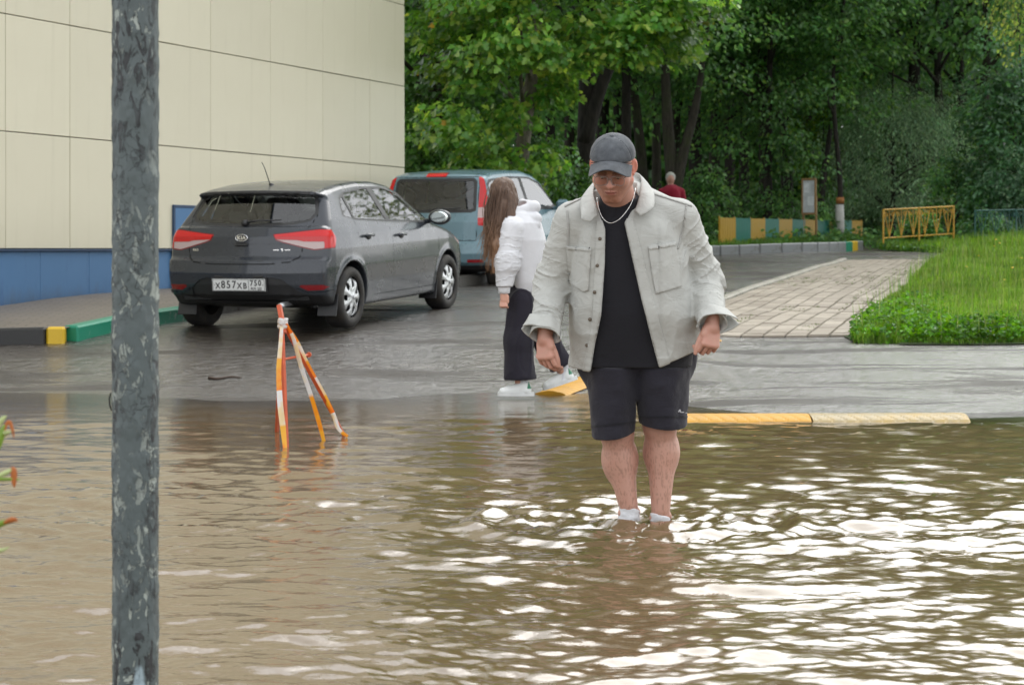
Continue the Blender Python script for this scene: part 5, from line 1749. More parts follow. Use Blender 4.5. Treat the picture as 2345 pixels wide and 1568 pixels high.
# shorts
def shorts_sdf(P):
    x, y, z = P[:, 0], P[:, 1], P[:, 2]
    d = ell(P, at(1456, 812, 8.50), (.262, .135, .22))
    for (a, b, r1, r2) in ((at(1408, 845, 8.47), at(1402, 990, 8.44), .128, .094), (at(1508, 845, 8.47), at(1519, 968, 8.45), .128, .097)):
        ax = b - a; t_ = np.clip(((P - a) @ ax) / (ax @ ax), -.3, 1.25)
        o = P - a - t_[:, None] * ax
        r = r1 + (r2 - r1) * t_
        e = (np.hypot(o[:, 0] / 1.0, (o[:, 1] + .012) / 1.42) - r) * .92
        e = e - .0065 * vnoise(P * np.array((1.2, 1, .35)), 12, 51) - .003 * vnoise(P, 24, 52)
        nn = np.array((-.14 if b[0] < .5 else .05, -.12, 1.0)); nn /= np.linalg.norm(nn)
        e = smax(e, (b - P) @ nn, .005)
        e = smax(e, z - .655 + .5 * np.maximum(np.abs(x - .54) - .19, 0) * -1, .01)
        d = smin(d, e, .022)
    d = smax(d, z - .74, .01)
    cp = at(1462, 930, 8.3)
    d = smax(d, -np.maximum(np.abs(x - (cp[0] + (.485 - z) * .02)) - .004 - .03 * np.maximum(.44 - z, 0), z - .505), .012)
    return d
V, Q, N = sdf_mesh(shorts_sdf, (.18, 8.1, .30), (.84, 8.80, .80), .0058)
shorts = manput('shorts', V, Q, N, M_short)
SM = (V, tris(Q), N)
for poly in ([(1340, 974), (1462, 962), (1462, 966), (1340, 979)], [(1462, 951), (1575, 951), (1575, 955), (1462, 955)]):
    px = 1172 + V[:, 0] / V[:, 1] * FPX; py = 569 - (V[:, 2] - EYE) / V[:, 1] * FPX
    a, _ = cut(SM, np.maximum(poly_sdf(px, py, poly) / 540, (N[:, 1] + .02) * .05))
    manput('hem_stitching', a[0] + a[2] * .0022, a[1], a[2], M_tee, shorts)
px = 1172 + V[:, 0] / V[:, 1] * FPX; py = 569 - (V[:, 2] - EYE) / V[:, 1] * FPX
s = np.minimum(line_dist(px, py, [(1552, 942), (1556, 936), (1558, 943)]), line_dist(px, py, [(1553, 941), (1571, 944)])) - 1.1
a, _ = cut(SM, np.maximum(s / 540, (N[:, 1] + .02) * .05))
M_print = plain('grey_print', (0.45, 0.45, 0.47), 0.6)
if len(a[1]): manput('shorts_emblem', a[0] + a[2] * .0015, a[1], a[2], M_print, shorts)
# socks
for an, tops in ((ANL, .034), (ANR, .020)):
    def sock(P):
        d = cone(P, an + np.array((0, 0, .05)), an + np.array((0, .008, -.05)), .043, .046)
        d = smin(d, cone(P, an + np.array((0, .02, -.085)), an + np.array((0, -.15, -.13)), .040, .032), .02)
        d = d - .003 * vnoise(P * np.array((1, 1, 2)), 40, 61)
        nn = np.array((.25, .2, 1.0)); nn /= np.linalg.norm(nn)
        return smax(d, (P - (an + np.array((0, 0, tops - .02)))) @ nn, .006)
    V, Q, N = sdf_mesh(sock, an - np.array((.1, .22, .16)), an + np.array((.1, .12, .12)), .0055)
    manput('sock', V, Q, N, M_sock)

# ================= the girl walking to the left
t = NT('long_brown_hair')
st_ = t.noise(1.0, 5, 0.7, vec=t.obj((90, 90, 5)))
lowz = t.n('SeparateXYZ'); t.t.links.new(t.obj(), lowz.inputs[0])
c0 = t.mix(t.ramp(st_, [(0.3, 0.0), (0.7, 1.0)]), (0.050, 0.026, 0.016), (0.150, 0.082, 0.048))
c1 = t.mix(t.ramp(st_, [(0.3, 0.0), (0.7, 1.0)]), (0.150, 0.075, 0.036), (0.36, 0.20, 0.105))
zf = t.ramp(t.math('MULTIPLY', lowz.outputs[2], 0.5), [(0.50, 1.0), (0.72, 0.0)])
M_ghair = t.done(t.pbr(t.mix(zf, c0, c1), 0.45, spec=0.5, normal=t.bump(st_, 0.7, 0.01)))
M_hood = cloth('white_fleece', (0.66, 0.665, 0.69), crease=0.22, cs=11, weave=260)
M_pant = cloth('black_wide_trousers', (0.018, 0.016, 0.024), crease=0.2, cs=10)
M_shoe = plain('white_leather', (0.72, 0.735, 0.72), 0.4, var=0.06)
M_sole = plain('white_sole', (0.62, 0.63, 0.62), 0.5)
M_heel = plain('green_heel_tab', (0.015, 0.16, 0.075), 0.5)
M_lace = plain('dark_lace', (0.02, 0.02, 0.02), 0.8)
GO = np.array((at(1190, 600, 15.4)[0], 15.4, 0.0))
gp = lambda px, py, dy=0.0: at(px, py, 15.4 + dy)
girl = thing('person', 'girl with long brown hair in white hoodie and black wide trousers walking past the van', 'person', tuple(GO))
def gput(name, f, lo, hi, h, mat, parent=None, colors=None, lip=1.6):
    V, Q, N = sdf_mesh(f, lo, hi, h, lip=lip)
    return link(name, mesh_np(name, V - GO, Q, normals=N, colors=np.tile(np.array(colors), (len(V), 1)) if colors else None), mat, parent or girl)
GH = gp(1147, 442, .0)
gface = np.array((-.93, .30, -.22)); gface /= np.linalg.norm(gface)
def girl_body(P):
    d = ell(P, GH, (.085, .078, .105))
    d = smin(d, ell(P, GH + gface * .035 + np.array((0, 0, -.05)), (.055, .05, .07)), .03)
    d = smin(d, cone(P, GH + gface * .085 + np.array((0, 0, -.01)), GH + gface * .108 + np.array((0, 0, -.042)), .008, .012), .012)
    for dz, rr in ((-.066, .012), (-.082, .012)): d = smin(d, ell(P, GH + gface * .082 + np.array((0, 0, dz)), (.012, .018, .007)), .008)
    d = smin(d, ell(P, GH + gface * .07 + np.array((0, 0, -.115)), (.025, .022, .02)), .02)
    d = smin(d, cone(P, GH + np.array((.02, 0, -.06)), gp(1180, 500), .052, .06), .03)
    d = smin(d, cone(P, gp(1190, 520), gp(1205, 650), .12, .12), .05)
    # near arm and hand
    sh, el, wr = gp(1172, 520, -.14), gp(1160, 600, -.17), gp(1154, 664, -.20)
    d = smin(d, cone(P, sh, el, .045, .04), .03); d = smin(d, cone(P, el, wr, .038, .026), .02)
    hd_ = wr + np.array((0, -.01, -.055))
    d = smin(d, rbox(P, hd_, (.030, .018, .040), .016), .012)
    for k, o in enumerate((-.024, -.008, .008, .022)):
        a = hd_ + np.array((o, -.006, -.034)); b = a + np.array((-.004, -.010, -.030)); c_ = b + np.array((.012, .022, -.012))
        d = smin(d, np.minimum(cone(P, a, b, .0095, .009), cone(P, b, c_, .009, .008)), .004)
    d = smin(d, cone(P, hd_ + np.array((.026, -.008, .01)), hd_ + np.array((.030, -.012, -.035)), .011, .009), .006)
    sh, el, wr = gp(1205, 520, .20), gp(1225, 600, .26), gp(1215, 665, .22)
    d = smin(d, cone(P, sh, el, .045, .04), .03); d = smin(d, cone(P, el, wr, .038, .026), .02)
    hd2 = wr + np.array((-.01, 0, -.055)); d = smin(d, rbox(P, hd2, (.028, .018, .045), .016), .012)
    for o in (-.022, -.007, .008, .022): d = smin(d, cone(P, hd2 + np.array((o, 0, -.035)), hd2 + np.array((o * 1.1, .01, -.085)), .0095, .0075), .004)
    # legs
    for a, b, c_, ft in ((gp(1190, 690, -.06), gp(1180, 790, -.08), gp(1190, 880, -.08), -1), (gp(1205, 690, .08), gp(1255, 790, .08), gp(1285, 848, .10), 1)):
        d = smin(d, cone(P, a, b, .075, .055), .03); d = smin(d, cone(P, b, c_, .053, .034), .02)
    return d
gput('body', girl_body, GO + np.array((-.38, -.40, -.02)), GO + np.array((.46, .45, 1.80)), .0085, M_skin, colors=(0.56, 0.30, 0.22))
def hoodie(P):
    z = P[:, 2]
    zz = [EYE - (r - 569) / FPX * 15.4 for r in (668, 646, 600, 550, 510, 488, 470)]
    cx = np.interp(z, zz, [(p - 1172) / FPX * 15.4 for p in (1203, 1207, 1207, 1200, 1192, 1186, 1180)])
    a = np.interp(z, zz, [.105, .130, .158, .172, .160, .120, .060])
    b = np.interp(z, zz, [.130, .155, .180, .200, .190, .140, .07])
    d = ((np.abs((P[:, 0] - cx) / a) ** 2.2 + np.abs((P[:, 1] - 15.42) / b) ** 2.2) ** (1 / 2.2) - 1) * np.minimum(a, b) * .92
    d = smax(d, z - zz[-1], .03); d = smax(d, zz[0] - z, .015)
    d = d - .009 * vnoise(P * np.array((1, .6, .35)), 8, 71) * smooth(zz[4], zz[2], z)
    for S, E, W, sd in ((gp(1172, 522, -.15), gp(1160, 600, -.18), gp(1155, 656, -.20), 3), (gp(1205, 522, .20), gp(1225, 600, .26), gp(1215, 655, .22), 8)):
        s = smin(cone(P, S, E, .092, .094), cone(P, E, W, .092, .066), .05)
        s = s - folds(P, E, W, .011, 4, sd, .8) - .004 * vnoise(P * np.array((1, 1, .4)), 9, sd + 60)
        s = smax(s, -(P - W) @ (np.array((0, 0, 1.0))), .014)
        d = smin(d, s, .018)
    # hood lying on the back
    h1 = gp(1196, 470, -.02)
    hood = cone(P, gp(1165, 492, -.08), gp(1222, 474, -.02), .040, .046)
    hood = smin(hood, cone(P, gp(1222, 474, -.02), gp(1196, 466, .12), .046, .04), .03)
    hood = smin(hood, cone(P, gp(1170, 500, -.10), gp(1226, 500, -.06), .040, .050), .015)
    hood = smin(hood, cone(P, gp(1190, 512, -.12), gp(1226, 514, -.08), .034, .040), .015)
    hood = smin(hood, cone(P, gp(1205, 510, -.10), gp(1212, 540, -.11), .045, .02), .02)
    d = smin(d, hood, .008)
    d = smax(d, -cone(P, gp(1168, 450, .02), gp(1196, 478, .03), .06, .055), .012)
    return d
hood_o = gput('hoodie', hoodie, GO + np.array((-.34, -.42, .70)), GO + np.array((.40, .48, 1.62)), .0075, M_hood, lip=1.9)
for (cx_, cy_, r_, h_) in ((1154, 664, .044, .050),):
    c_ = gp(cx_, cy_, -.20); mb = MB(); mb.lathe([(r_ * .8, -h_ / 2), (r_, -h_ / 2 + .006), (r_ * 1.02, 0), (r_ * 1.1, h_ / 2)], seg=26); mb.V = [v + c_ - GO for v in mb.V]
    mb.build('cuff', M_hood, hood_o, smooth_shade=True)
c_ = gp(1204, 654, .02); a = np.linspace(0, 2 * np.pi, 40)
def trousers(P):
    d = cone(P, gp(1197, 640, .02), gp(1200, 700, .02), .120, .125)
    legs = ((gp(1193, 690, -.06), gp(1188, 780, -.08), gp(1190, 868, -.08), .108, .104, .122, 81), (gp(1208, 690, .08), gp(1252, 785, .08), gp(1286, 838, .10), .102, .090, .098, 85))
    for a, b, c_, r1, r2, r3, sd in legs:
        s = smin(cone(P, a, b, r1, r2), cone(P, b, c_, r2, r3), .05)
        k = (c_ - b) / np.linalg.norm(c_ - b)
        s = s - .012 * vnoise(P * np.array((1.2, 1, .25)), 11, sd) - .010 * np.maximum(0, 1 - np.abs(vnoise(P * np.array((1, 1, .3)), 9, sd + 3)) / .3) - .005 * vnoise(P, 16, sd + 1) * smooth(.3, 0, np.linalg.norm(P - c_, axis=1))
        s = smax(s, (P - c_) @ k, .02)
        d = smin(d, s, .03)
    return smax(d, P[:, 2] - (EYE - (636 - 569) / FPX * 15.4), .01)
gput('trousers', trousers, GO + np.array((-.25, -.36, .05)), GO + np.array((.56, .40, .95)), .008, M_pant)
# hair: cap of hair and a long fall in front of the shoulder, then loose locks
def ghair(P):
    d = ell(P, GH + np.array((.012, 0, .018)), (.102, .098, .108))
    d = smin(d, ell(P, GH + np.array((.035, -.01, -.05)), (.085, .098, .10)), .05)
    d = smin(d, cone(P, gp(1150, 470, -.09), gp(1135, 560, -.17), .062, .05), .05)
    d = smin(d, cone(P, gp(1135, 560, -.17), gp(1131, 622, -.19), .05, .014), .04)
    d = smin(d, cone(P, gp(1122, 470, -.06), gp(1112, 585, -.12), .026, .012), .04)
    d = smin(d, cone(P, gp(1168, 460, -.05), gp(1172, 500, -.12), .055, .03), .04)
    d = smax(d, -ell(P, GH + gface * .105 + np.array((0, 0, -.045)), (.050, .085, .075)), .015)
    ang = np.arctan2(P[:, 0] - GH[0], P[:, 1] - GH[1])
    d = d - .006 * vnoise(P * np.array((1, 1, .12)), 46, 91) - .004 * vnoise(P * np.array((1, 1, .1)), 100, 92)
    return d
hair_o = gput('hair', ghair, GO + np.array((-.46, -.42, .90)), GO + np.array((.20, .25, 1.80)), .0065, M_ghair, lip=1.9)
r_ = random.Random(3)
mb = MB()
for k in range(150):
    x0 = r_.uniform(1116, 1170); y0 = r_.uniform(425, 470)
    x1 = r_.uniform(1098, 1150) - (10 if k % 4 == 0 else 0); y1 = r_.uniform(560, 632) - max(0, (1112 - x1)) * 1.4
    dz = r_.uniform(-.16, -.07)
    pts = spline([gp(x0, y0, dz * .5 - .03), gp(x0 - 8 + r_.uniform(-5, 5), y0 + 50, dz - .02), gp((x0 * .35 + x1 * .65) + r_.uniform(-4, 4), (y0 + y1 * 1.2) / 2.2 + 20, dz - .06), gp(x1, y1, dz - .08)], 12)
    mb.tube(pts - GO, np.interp(np.arange(12), [0, 6, 11], [.003, .0032, .0006]), 4)
mb.build('hair_locks', M_ghair, hair_o, kind='stuff', smooth_shade=True)
# shoes
def shoe(heel, toe, up, name='shoe'):
    f = (toe - heel); L = np.linalg.norm(f); f = f / L
    up = up - f * (up @ f); up /= np.linalg.norm(up)
    sd = np.cross(up, f)
    R = np.stack([f, sd, up], 1)
    def loc(P): return (P - heel) @ R
    def upper(P):
        q = loc(P)
        d = cone(q, (.045, 0, .035), (.22, 0, .030), .040, .030)
        d = smin(d, cone(q, (.045, 0, .045), (.055, 0, .085), .038, .040), .03)
        d = smin(d, cone(q, (.09, 0, .07), (.17, 0, .045), .032, .028), .03)
        d = smax(d, .016 - q[:, 2], .004)
        return smax(d, q[:, 2] - .10 - .12 * (.05 - q[:, 0]), .006)
    lo = np.minimum(heel, toe) - .14; hi = np.maximum(heel, toe) + .14
    V, Q, N = sdf_mesh(upper, lo, hi, .007)
    M = (V, tris(Q), N)
    q = loc(V)
    tab, rest = cut(M, np.maximum(q[:, 0] - .035 + .25 * (q[:, 2] - .06), .052 - q[:, 2]))
    so = link(name, None, parent=girl)
    put_ = lambda nm, MM, mat, off=0: link(nm, mesh_np(nm, MM[0] - GO + MM[2] * off, MM[1], normals=MM[2]), mat, so)
    put_('upper', rest, M_shoe)
    if len(tab[1]): put_('heel_tab', tab, M_heel, .001)
    n = 40; a = np.linspace(0, 2 * np.pi, n, endpoint=False)
    ol = np.stack([.118 + .142 * np.cos(a), .046 * np.sin(a) * (1 - .12 * np.cos(a - .4)), np.zeros(n)], 1)
    Vs = np.concatenate([ol + (0, 0, -.004), ol + (0, 0, .026), [[.118, 0, -.004], [.118, 0, .026]]])
    F4 = np.array([[i, (i + 1) % n, n + (i + 1) % n, n + i] for i in range(n)]); F3 = np.array([[(i + 1) % n, i, 2 * n] for i in range(n)] + [[n + i, n + (i + 1) % n, 2 * n + 1] for i in range(n)])
    mb = MB(); W = heel + Vs @ R.T - GO; mb.add(W, F4); mb.add(W, F3); mb.build('sole', M_sole, so)
    mb = MB()
    for k in range(5):
        x = .095 + k * .02; mb.tube(np.array([heel + R @ np.array((x, s, .088 - k * .009 - 6 * s * s)) for s in lines(-.026, .026, 7)]) - GO, .0032, 5)
    mb.build('laces', M_shoe, so)
    mb = MB(); mb.tube(spline([heel + R @ np.array(p) for p in ((.085, .04 * 0 - .036, .085), (.07, -.048, .05), (.078, -.05, .012))], 8) - GO, .0028, 5); mb.build('lace_end', M_lace, so)
shoe(gp(1216, 905, -.08) + np.array((0, 0, .004)), gp(1132, 905, -.10) + np.array((0, 0, .004)), np.array((0, 0, 1.0)))
shoe(gp(1316, 868, .12), gp(1242, 893, .10), np.array((-.3, 0, 1.0)))
for (px_, py_, dy) in ((1196, 872, -.08), (1290, 852, .11)):
    mb = MB(); a_ = gp(px_, py_, dy); mb.lathe([(.040, -.06), (.039, 0), (.038, .07)], seg=18); mb.V = [v + a_ - GO for v in mb.V]; mb.build('sock', M_sock, girl, smooth_shade=True)

# ================= far person in red
FO = at(1537, 560, 40.0); FO[2] = ground_z(FO[:1], FO[1:2])[0]
far = thing('person', 'grey haired person in a red jacket far off among the trees', 'person', tuple(FO))
FH = at(1535, 408, 40.0) - FO
def far_body(P):
    d = ell(P, FH, (.085, .10, .115)); d = smin(d, cone(P, FH + (0, 0, -.08), FH + (0, 0, -.2), .055, .06), .03)
    top = FH[2]
    for s in (-1, 1):
        d = smin(d, cone(P, (s * .09, 0, .88), (s * .10, 0, .48), .085, .06), .03); d = smin(d, cone(P, (s * .10, 0, .48), (s * .10, .02, .08), .055, .038), .03)
        d = smin(d, cone(P, (s * .10, .04, .04), (s * .11, -.16, .035), .042, .035), .03)
        d = smin(d, cone(P, (s * .20, 0, top - .27), (s * .25, .03, top - .55), .05, .042), .03); d = smin(d, cone(P, (s * .25, .03, top - .55), (s * .25, -.04, top - .80), .04, .032), .03)
        h_ = np.array((s * .25, -.05, top - .86)); d = smin(d, rbox(P, h_, (.018, .035, .045), .016), .012)
        for k in range(4): d = smin(d, cone(P, h_ + (0, -.024 + k * .016, -.04), h_ + (-.01 * s, -.024 + k * .016, -.085), .009, .008), .004)
        d = smin(d, cone(P, h_ + (0, -.03, .01), h_ + (0, -.05, -.03), .01, .009), .006)
    return smin(d, cone(P, (0, 0, .92), (0, 0, top - .30), .13, .15), .04)
V, Q, N = sdf_mesh(far_body, (-.42, -.35, -.02), (.42, .35, FH[2] + .2), .014)
link('body', mesh_np('body', V, Q, normals=N, colors=np.tile(np.array((.5, .28, .22)), (len(V), 1))), M_skin, far)
M_redj = cloth('red_jacket', (0.24, 0.012, 0.03), crease=.3, cs=9); M_ghr = plain('grey_hair', (0.36, 0.36, 0.33), 0.8, vscale=40)
def far_coat(P):
    top = FH[2]
    d = cone(P, (0, 0, .80), (0, 0, top - .30), .175, .19)
    d = smin(d, cone(P, (-.15, 0, top - .25), (.15, 0, top - .25), .075, .075), .05)
    for s in (-1, 1):
        d = smin(d, smin(cone(P, (s * .20, 0, top - .27), (s * .25, .03, top - .55), .075, .068), cone(P, (s * .25, .03, top - .55), (s * .25, -.04, top - .78), .068, .055), .03), .03)
    return smax(d - .006 * vnoise(P, 14, 3), .76 - P[:, 2], .01)
V, Q, N = sdf_mesh(far_coat, (-.42, -.35, .6), (.42, .35, FH[2]), .014); link('jacket', mesh_np('jacket', V, Q, normals=N), M_redj, far)
V, Q, N = sdf_mesh(lambda P: smax(smax(ell(P, FH + (0, .015, .02), (.098, .108, .112)) - .006 * vnoise(P, 40, 2), -(P[:, 2] - FH[2] + .05), .02), -(ell(P, FH + (0, -.10, -.02), (.075, .07, .075))), .02), FH - .16, FH + .18, .011); link('hair', mesh_np('hair', V, Q, normals=N), M_ghr, far)
V, Q, N = sdf_mesh(lambda P: smax(np.minimum.reduce([smin(cone(P, (s * .09, 0, .88), (s * .10, 0, .48), .105, .085), cone(P, (s * .10, 0, .48), (s * .10, .02, .08), .085, .07), .03) for s in (-1, 1)]), P[:, 2] - .92, .01), (-.3, -.25, 0), (.3, .25, .98), .014); link('trousers', mesh_np('trousers', V, Q, normals=N), M_pant, far)
# ------------------------------------------------------------------ trees and plants
def leaf_mat(name, sheen=0.6, trans=0.5, rough=0.36):
    t = NT(name)
    c = t.attr('tint')
    p = t.pbr(c, rough, spec=sheen)
    tr = t.n('BsdfTranslucent')
    hv = t.n('HueSaturation', Hue=0.48, Saturation=1.1, Value=1.6, Color=c)
    t.t.links.new(hv.outputs[0], tr.inputs['Color'])
    mx = t.n('MixShader', Fac=trans)
    t.t.links.new(p, mx.inputs[1]); t.t.links.new(tr.outputs[0], mx.inputs[2])
    return t.done(mx.outputs[0])
M_leaf = leaf_mat('leaves')
M_leafdull = leaf_mat('soft_leaves', 0.45, 0.4, 0.45)
def bark_mat(name, a, b, moss=None):
    t = NT(name)
    n = t.noise(1.0, 6, 0.7, vec=t.obj((22, 22, 4)), dist=.5)
    c = t.mix(t.ramp(n, [(.35, 0), (.65, 1)]), a, b)
    if moss: c = t.mix(t.ramp(t.noise(2.5, 5, .6), [(.48, 0), (.68, .7)]), c, moss)
    return t.done(t.pbr(c, 0.85, spec=0.3, normal=t.bump(n, 0.9, 0.03)))
M_bark = bark_mat('dark_wet_bark', (0.010, 0.009, 0.008), (0.040, 0.034, 0.028))
M_barkg = bark_mat('mossy_bark', (0.018, 0.016, 0.012), (0.060, 0.052, 0.040), (0.035, 0.048, 0.016))
M_barkp = bark_mat('pale_bark', (0.10, 0.09, 0.075), (0.24, 0.21, 0.17), (0.05, 0.055, 0.03))
M_white = plain('whitewashed_bark', (0.42, 0.41, 0.39), 0.8, var=.25, vscale=8)
M_orangeb = plain('orange_bark', (0.34, 0.14, 0.04), 0.8, var=.25, vscale=8)

def leaf_shapes(n, kind, size, r):
    """unit leaves (n, k, 3) lying in x (along) / y (across), with a folded midrib, and their faces"""
    if kind == 'maple':
        o = np.array([(0, 0), (-.05, .34), (.28, .62), (.40, .30), (.72, .40), (1.05, 0), (.72, -.40), (.40, -.30), (.28, -.62), (-.05, -.34)], float)
        F = np.array([(0, 3, 2), (0, 2, 1), (0, 5, 4), (0, 4, 3), (0, 6, 5), (0, 7, 6), (0, 8, 7), (0, 9, 8)])[:, ::-1]
        F = F[[0, 1, 2, 3, 4, 5, 6, 7]]
        zf = .10
    elif kind == 'oval':
        o = np.array([(0, 0), (.28, .34), (.70, .27), (1.05, 0), (.70, -.27), (.28, -.34)], float)
        F = np.array([(0, 2, 1), (0, 3, 2), (0, 4, 3), (0, 5, 4)])[:, ::-1]; zf = .16
    elif kind == 'narrow':
        o = np.array([(0, 0), (.45, .13), (1.1, 0), (.45, -.13)], float)
        F = np.array([(0, 2, 1), (0, 3, 2)])[:, ::-1]; zf = .10
    else:
        o = np.array([(0, 0), (.5, .42), (1.0, 0), (.5, -.42)], float)
        F = np.array([(0, 2, 1), (0, 3, 2)])[:, ::-1]; zf = .15
    k = len(o)
    V = np.zeros((n, k, 3)); s = size * r.uniform(.65, 1.3, n)
    V[:, :, 0] = o[:, 0] * s[:, None]; V[:, :, 1] = o[:, 1] * s[:, None]
    V[:, :, 2] = (zf * np.abs(o[:, 1]) * 1.6 - .18 * o[:, 0] ** 2) * s[:, None]
    return V, F
def leaves(pos, out, size, kind, pal, r, droop=.45, tilt=.55, upw=.9):
    """leaf mesh arrays: pos (n,3), out (n,3) preferred direction of the leaf tips, pal (n,3) colours"""
    n = len(pos)
    V, F = leaf_shapes(n, kind, size, r)
    az = np.arctan2(out[:, 1], out[:, 0]) + r.normal(0, 1.0, n)
    d = np.stack([np.cos(az), np.sin(az), -droop + r.normal(0, .45, n)], 1); d /= np.linalg.norm(d, axis=1, keepdims=True)
    up = np.stack([r.normal(0, tilt, n), r.normal(0, tilt, n), np.full(n, upw)], 1) + .5 * out
    s = np.cross(up, d); s /= np.maximum(np.linalg.norm(s, axis=1, keepdims=True), 1e-6)
    u = np.cross(d, s)
    W = pos[:, None] + V[:, :, :1] * d[:, None] + V[:, :, 1:2] * s[:, None] + V[:, :, 2:] * u[:, None]
    k = V.shape[1]
    FF = (F[None] + (np.arange(n) * k)[:, None, None]).reshape(-1, 3)
    C = np.repeat(pal, k, 0)
    return W.reshape(-1, 3), FF, C
def palette(n, cols, wts, r, clump=None, var=.18):
    cols = np.array(cols, float)
    i = r.choice(len(cols), n, p=np.array(wts) / np.sum(wts))
    c = cols[i] * (1 + r.normal(0, var, (n, 1))) * (1 + r.normal(0, .06, (n, 3)))
    if clump is not None: c = c * clump[:, None]
    return np.clip(c, .003, .8)
DARK = [(.060, .155, .048), (.092, .215, .062), (.125, .270, .074), (.18, .33, .078)]
BRIGHT = [(.055, .150, .028), (.085, .205, .036), (.135, .265, .048), (.24, .34, .065), (.45, .30, .03)]
LIME = [(.070, .185, .034), (.110, .255, .045), (.175, .32, .060), (.29, .40, .075), (.50, .33, .03)]
BLUISH = [(.085, .185, .095), (.12, .24, .125), (.165, .29, .155), (.22, .33, .19)]
PALE = [(.20, .33, .19), (.25, .39, .22), (.32, .45, .25), (.17, .26, .14)]
YELL = [(.06, .15, .012), (.10, .21, .015), (.17, .28, .02), (.035, .09, .015)]

def tree(name, label, base, h, r0, crown, bark, pal, wts, lsize, kind, nleaf, seed, lean=(0, 0), pads=60, flat=.45, limbs=9, trunk_pts=None,
         group=None, mat=None, cat='tree', low=None, density_top=.15, extra_limbs=(), fork=None, droop=.45, padr=(.45, 1.0), keep=None):
    """crown: (cx, cy, cz, rx, ry, rz) relative to the base"""
    r = np.random.default_rng(seed)
    base = np.asarray(base, float)
    root = thing(name, label, cat, tuple(base), group=group)
    top = np.array((lean[0], lean[1], h))
    if trunk_pts is None:
        trunk_pts = [(0, 0, -.35), (lean[0] * .1 + r.normal(0, .05), lean[1] * .1, h * .12), (lean[0] * .35 + r.normal(0, .12), lean[1] * .35, h * .35), (lean[0] * .65 + r.normal(0, .15), lean[1] * .65, h * .65), tuple(top)]
    tp = spline(trunk_pts, 26)
    tr_ = r0 * (1 - .86 * lines(0, 1, 26) ** .9); tr_[0] *= 1.5; tr_[1] *= 1.22; tr_[2] *= 1.08
    mb = MB(); mb.tube(tp, np.maximum(tr_, .02), 12)
    if fork is not None:
        for fk_ in fork: p = spline(fk_, 16); mb.tube(p, r0 * .72 * (1 - .8 * lines(0, 1, 16)), 10)
    C = np.array(crown[:3]); Rr = np.array(crown[3:])
    # limbs run from the trunk to pad centres
    pc = []
    tries = 0
    while len(pc) < pads and tries < 6000:
        tries += 1
        q = r.normal(0, 1, 3); q /= np.linalg.norm(q)
        q = q * r.uniform(.45, 1.0) ** .5
        p = C + q * Rr * (1 + .12 * r.normal())
        if low is not None and p[2] < low: continue
        if keep is not None and not keep(p): continue
        if p[2] > 9.5 and r.random() > density_top: continue
        pc.append(p)
    pc = np.array(pc)
    for k in range(min(limbs, len(pc))):
        p = pc[k]
        zt = np.clip(p[2] - .35 * np.hypot(p[0], p[1]) - .2, h * .12, h * .95)
        a = np.array([np.interp(zt, tp[:, 2], tp[:, i]) for i in range(3)])
        ra = np.interp(zt, tp[:, 2], tr_)
        m = a * .45 + p * .55 + np.array((0, 0, .12 * np.linalg.norm(p - a)))
        mb.tube(spline([a, a * .75 + m * .25 + r.normal(0, .05, 3), m, p], 14), np.linspace(min(ra * .55, .10), .012, 14), 6)
    for el in extra_limbs:
        mb.tube(spline(el[0], 18), np.linspace(el[1], .012, 18), 7)
    link('trunk', mb.me('trunk', True), bark, root)
    # leaf pads
    per = max(4, int(nleaf / len(pc)))
    P, O, CL = [], [], []
    for p in pc:
        rad = r.uniform(*padr) * (1.5 if p[2] > 9.5 else 1)
        n = int(per * (rad / np.mean(padr)) ** 1.5)
        g = r.normal(0, 1, (n, 3)); g /= np.linalg.norm(g, axis=1, keepdims=True)
        g = g * r.uniform(.15, 1, (n, 1)) ** .45
        loc = g * np.array((rad, rad, rad * flat))
        loc[:, 2] -= .28 * (np.hypot(loc[:, 0], loc[:, 1]) / rad) ** 2 * rad
        P.append(p + loc)
        o = (p - C) / Rr; o = o / max(np.linalg.norm(o), .2)
        O.append(g * .7 + o * .6)
        CL.append(np.full(n, max(.55, 1 + r.normal(0, .2))))
    P = np.concatenate(P); O = np.concatenate(O); CL = np.concatenate(CL)
    sz = lsize * np.where(P[:, 2] > 9.5, 1.9, 1.0)
    col = palette(len(P), pal, wts, r, CL)
    V, F, Cc = leaves(P, O, sz, kind, col, r, droop)
    me = mesh_np('crown', V, F, smooth_shade=False, colors=Cc)
    link('crown', me, mat or M_leaf, root)
    return root
def copy_tree(o, loc, rotz, sc, label, group=None):
    c = o.copy(); COL.objects.link(c); c.location = loc; c.rotation_euler = (0, 0, rotz); c.scale = (sc, sc, sc * 1.4); c['label'] = label
    if group: c['group'] = group
    for ch in o.children:
        d = ch.copy(); COL.objects.link(d); d.parent = c
    return c
def gat(px, Y):
    x = (px - 1172) / FPX * Y
    return np.array((x, Y, float(ground_z(np.array([x]), np.array([Y]))[0])))

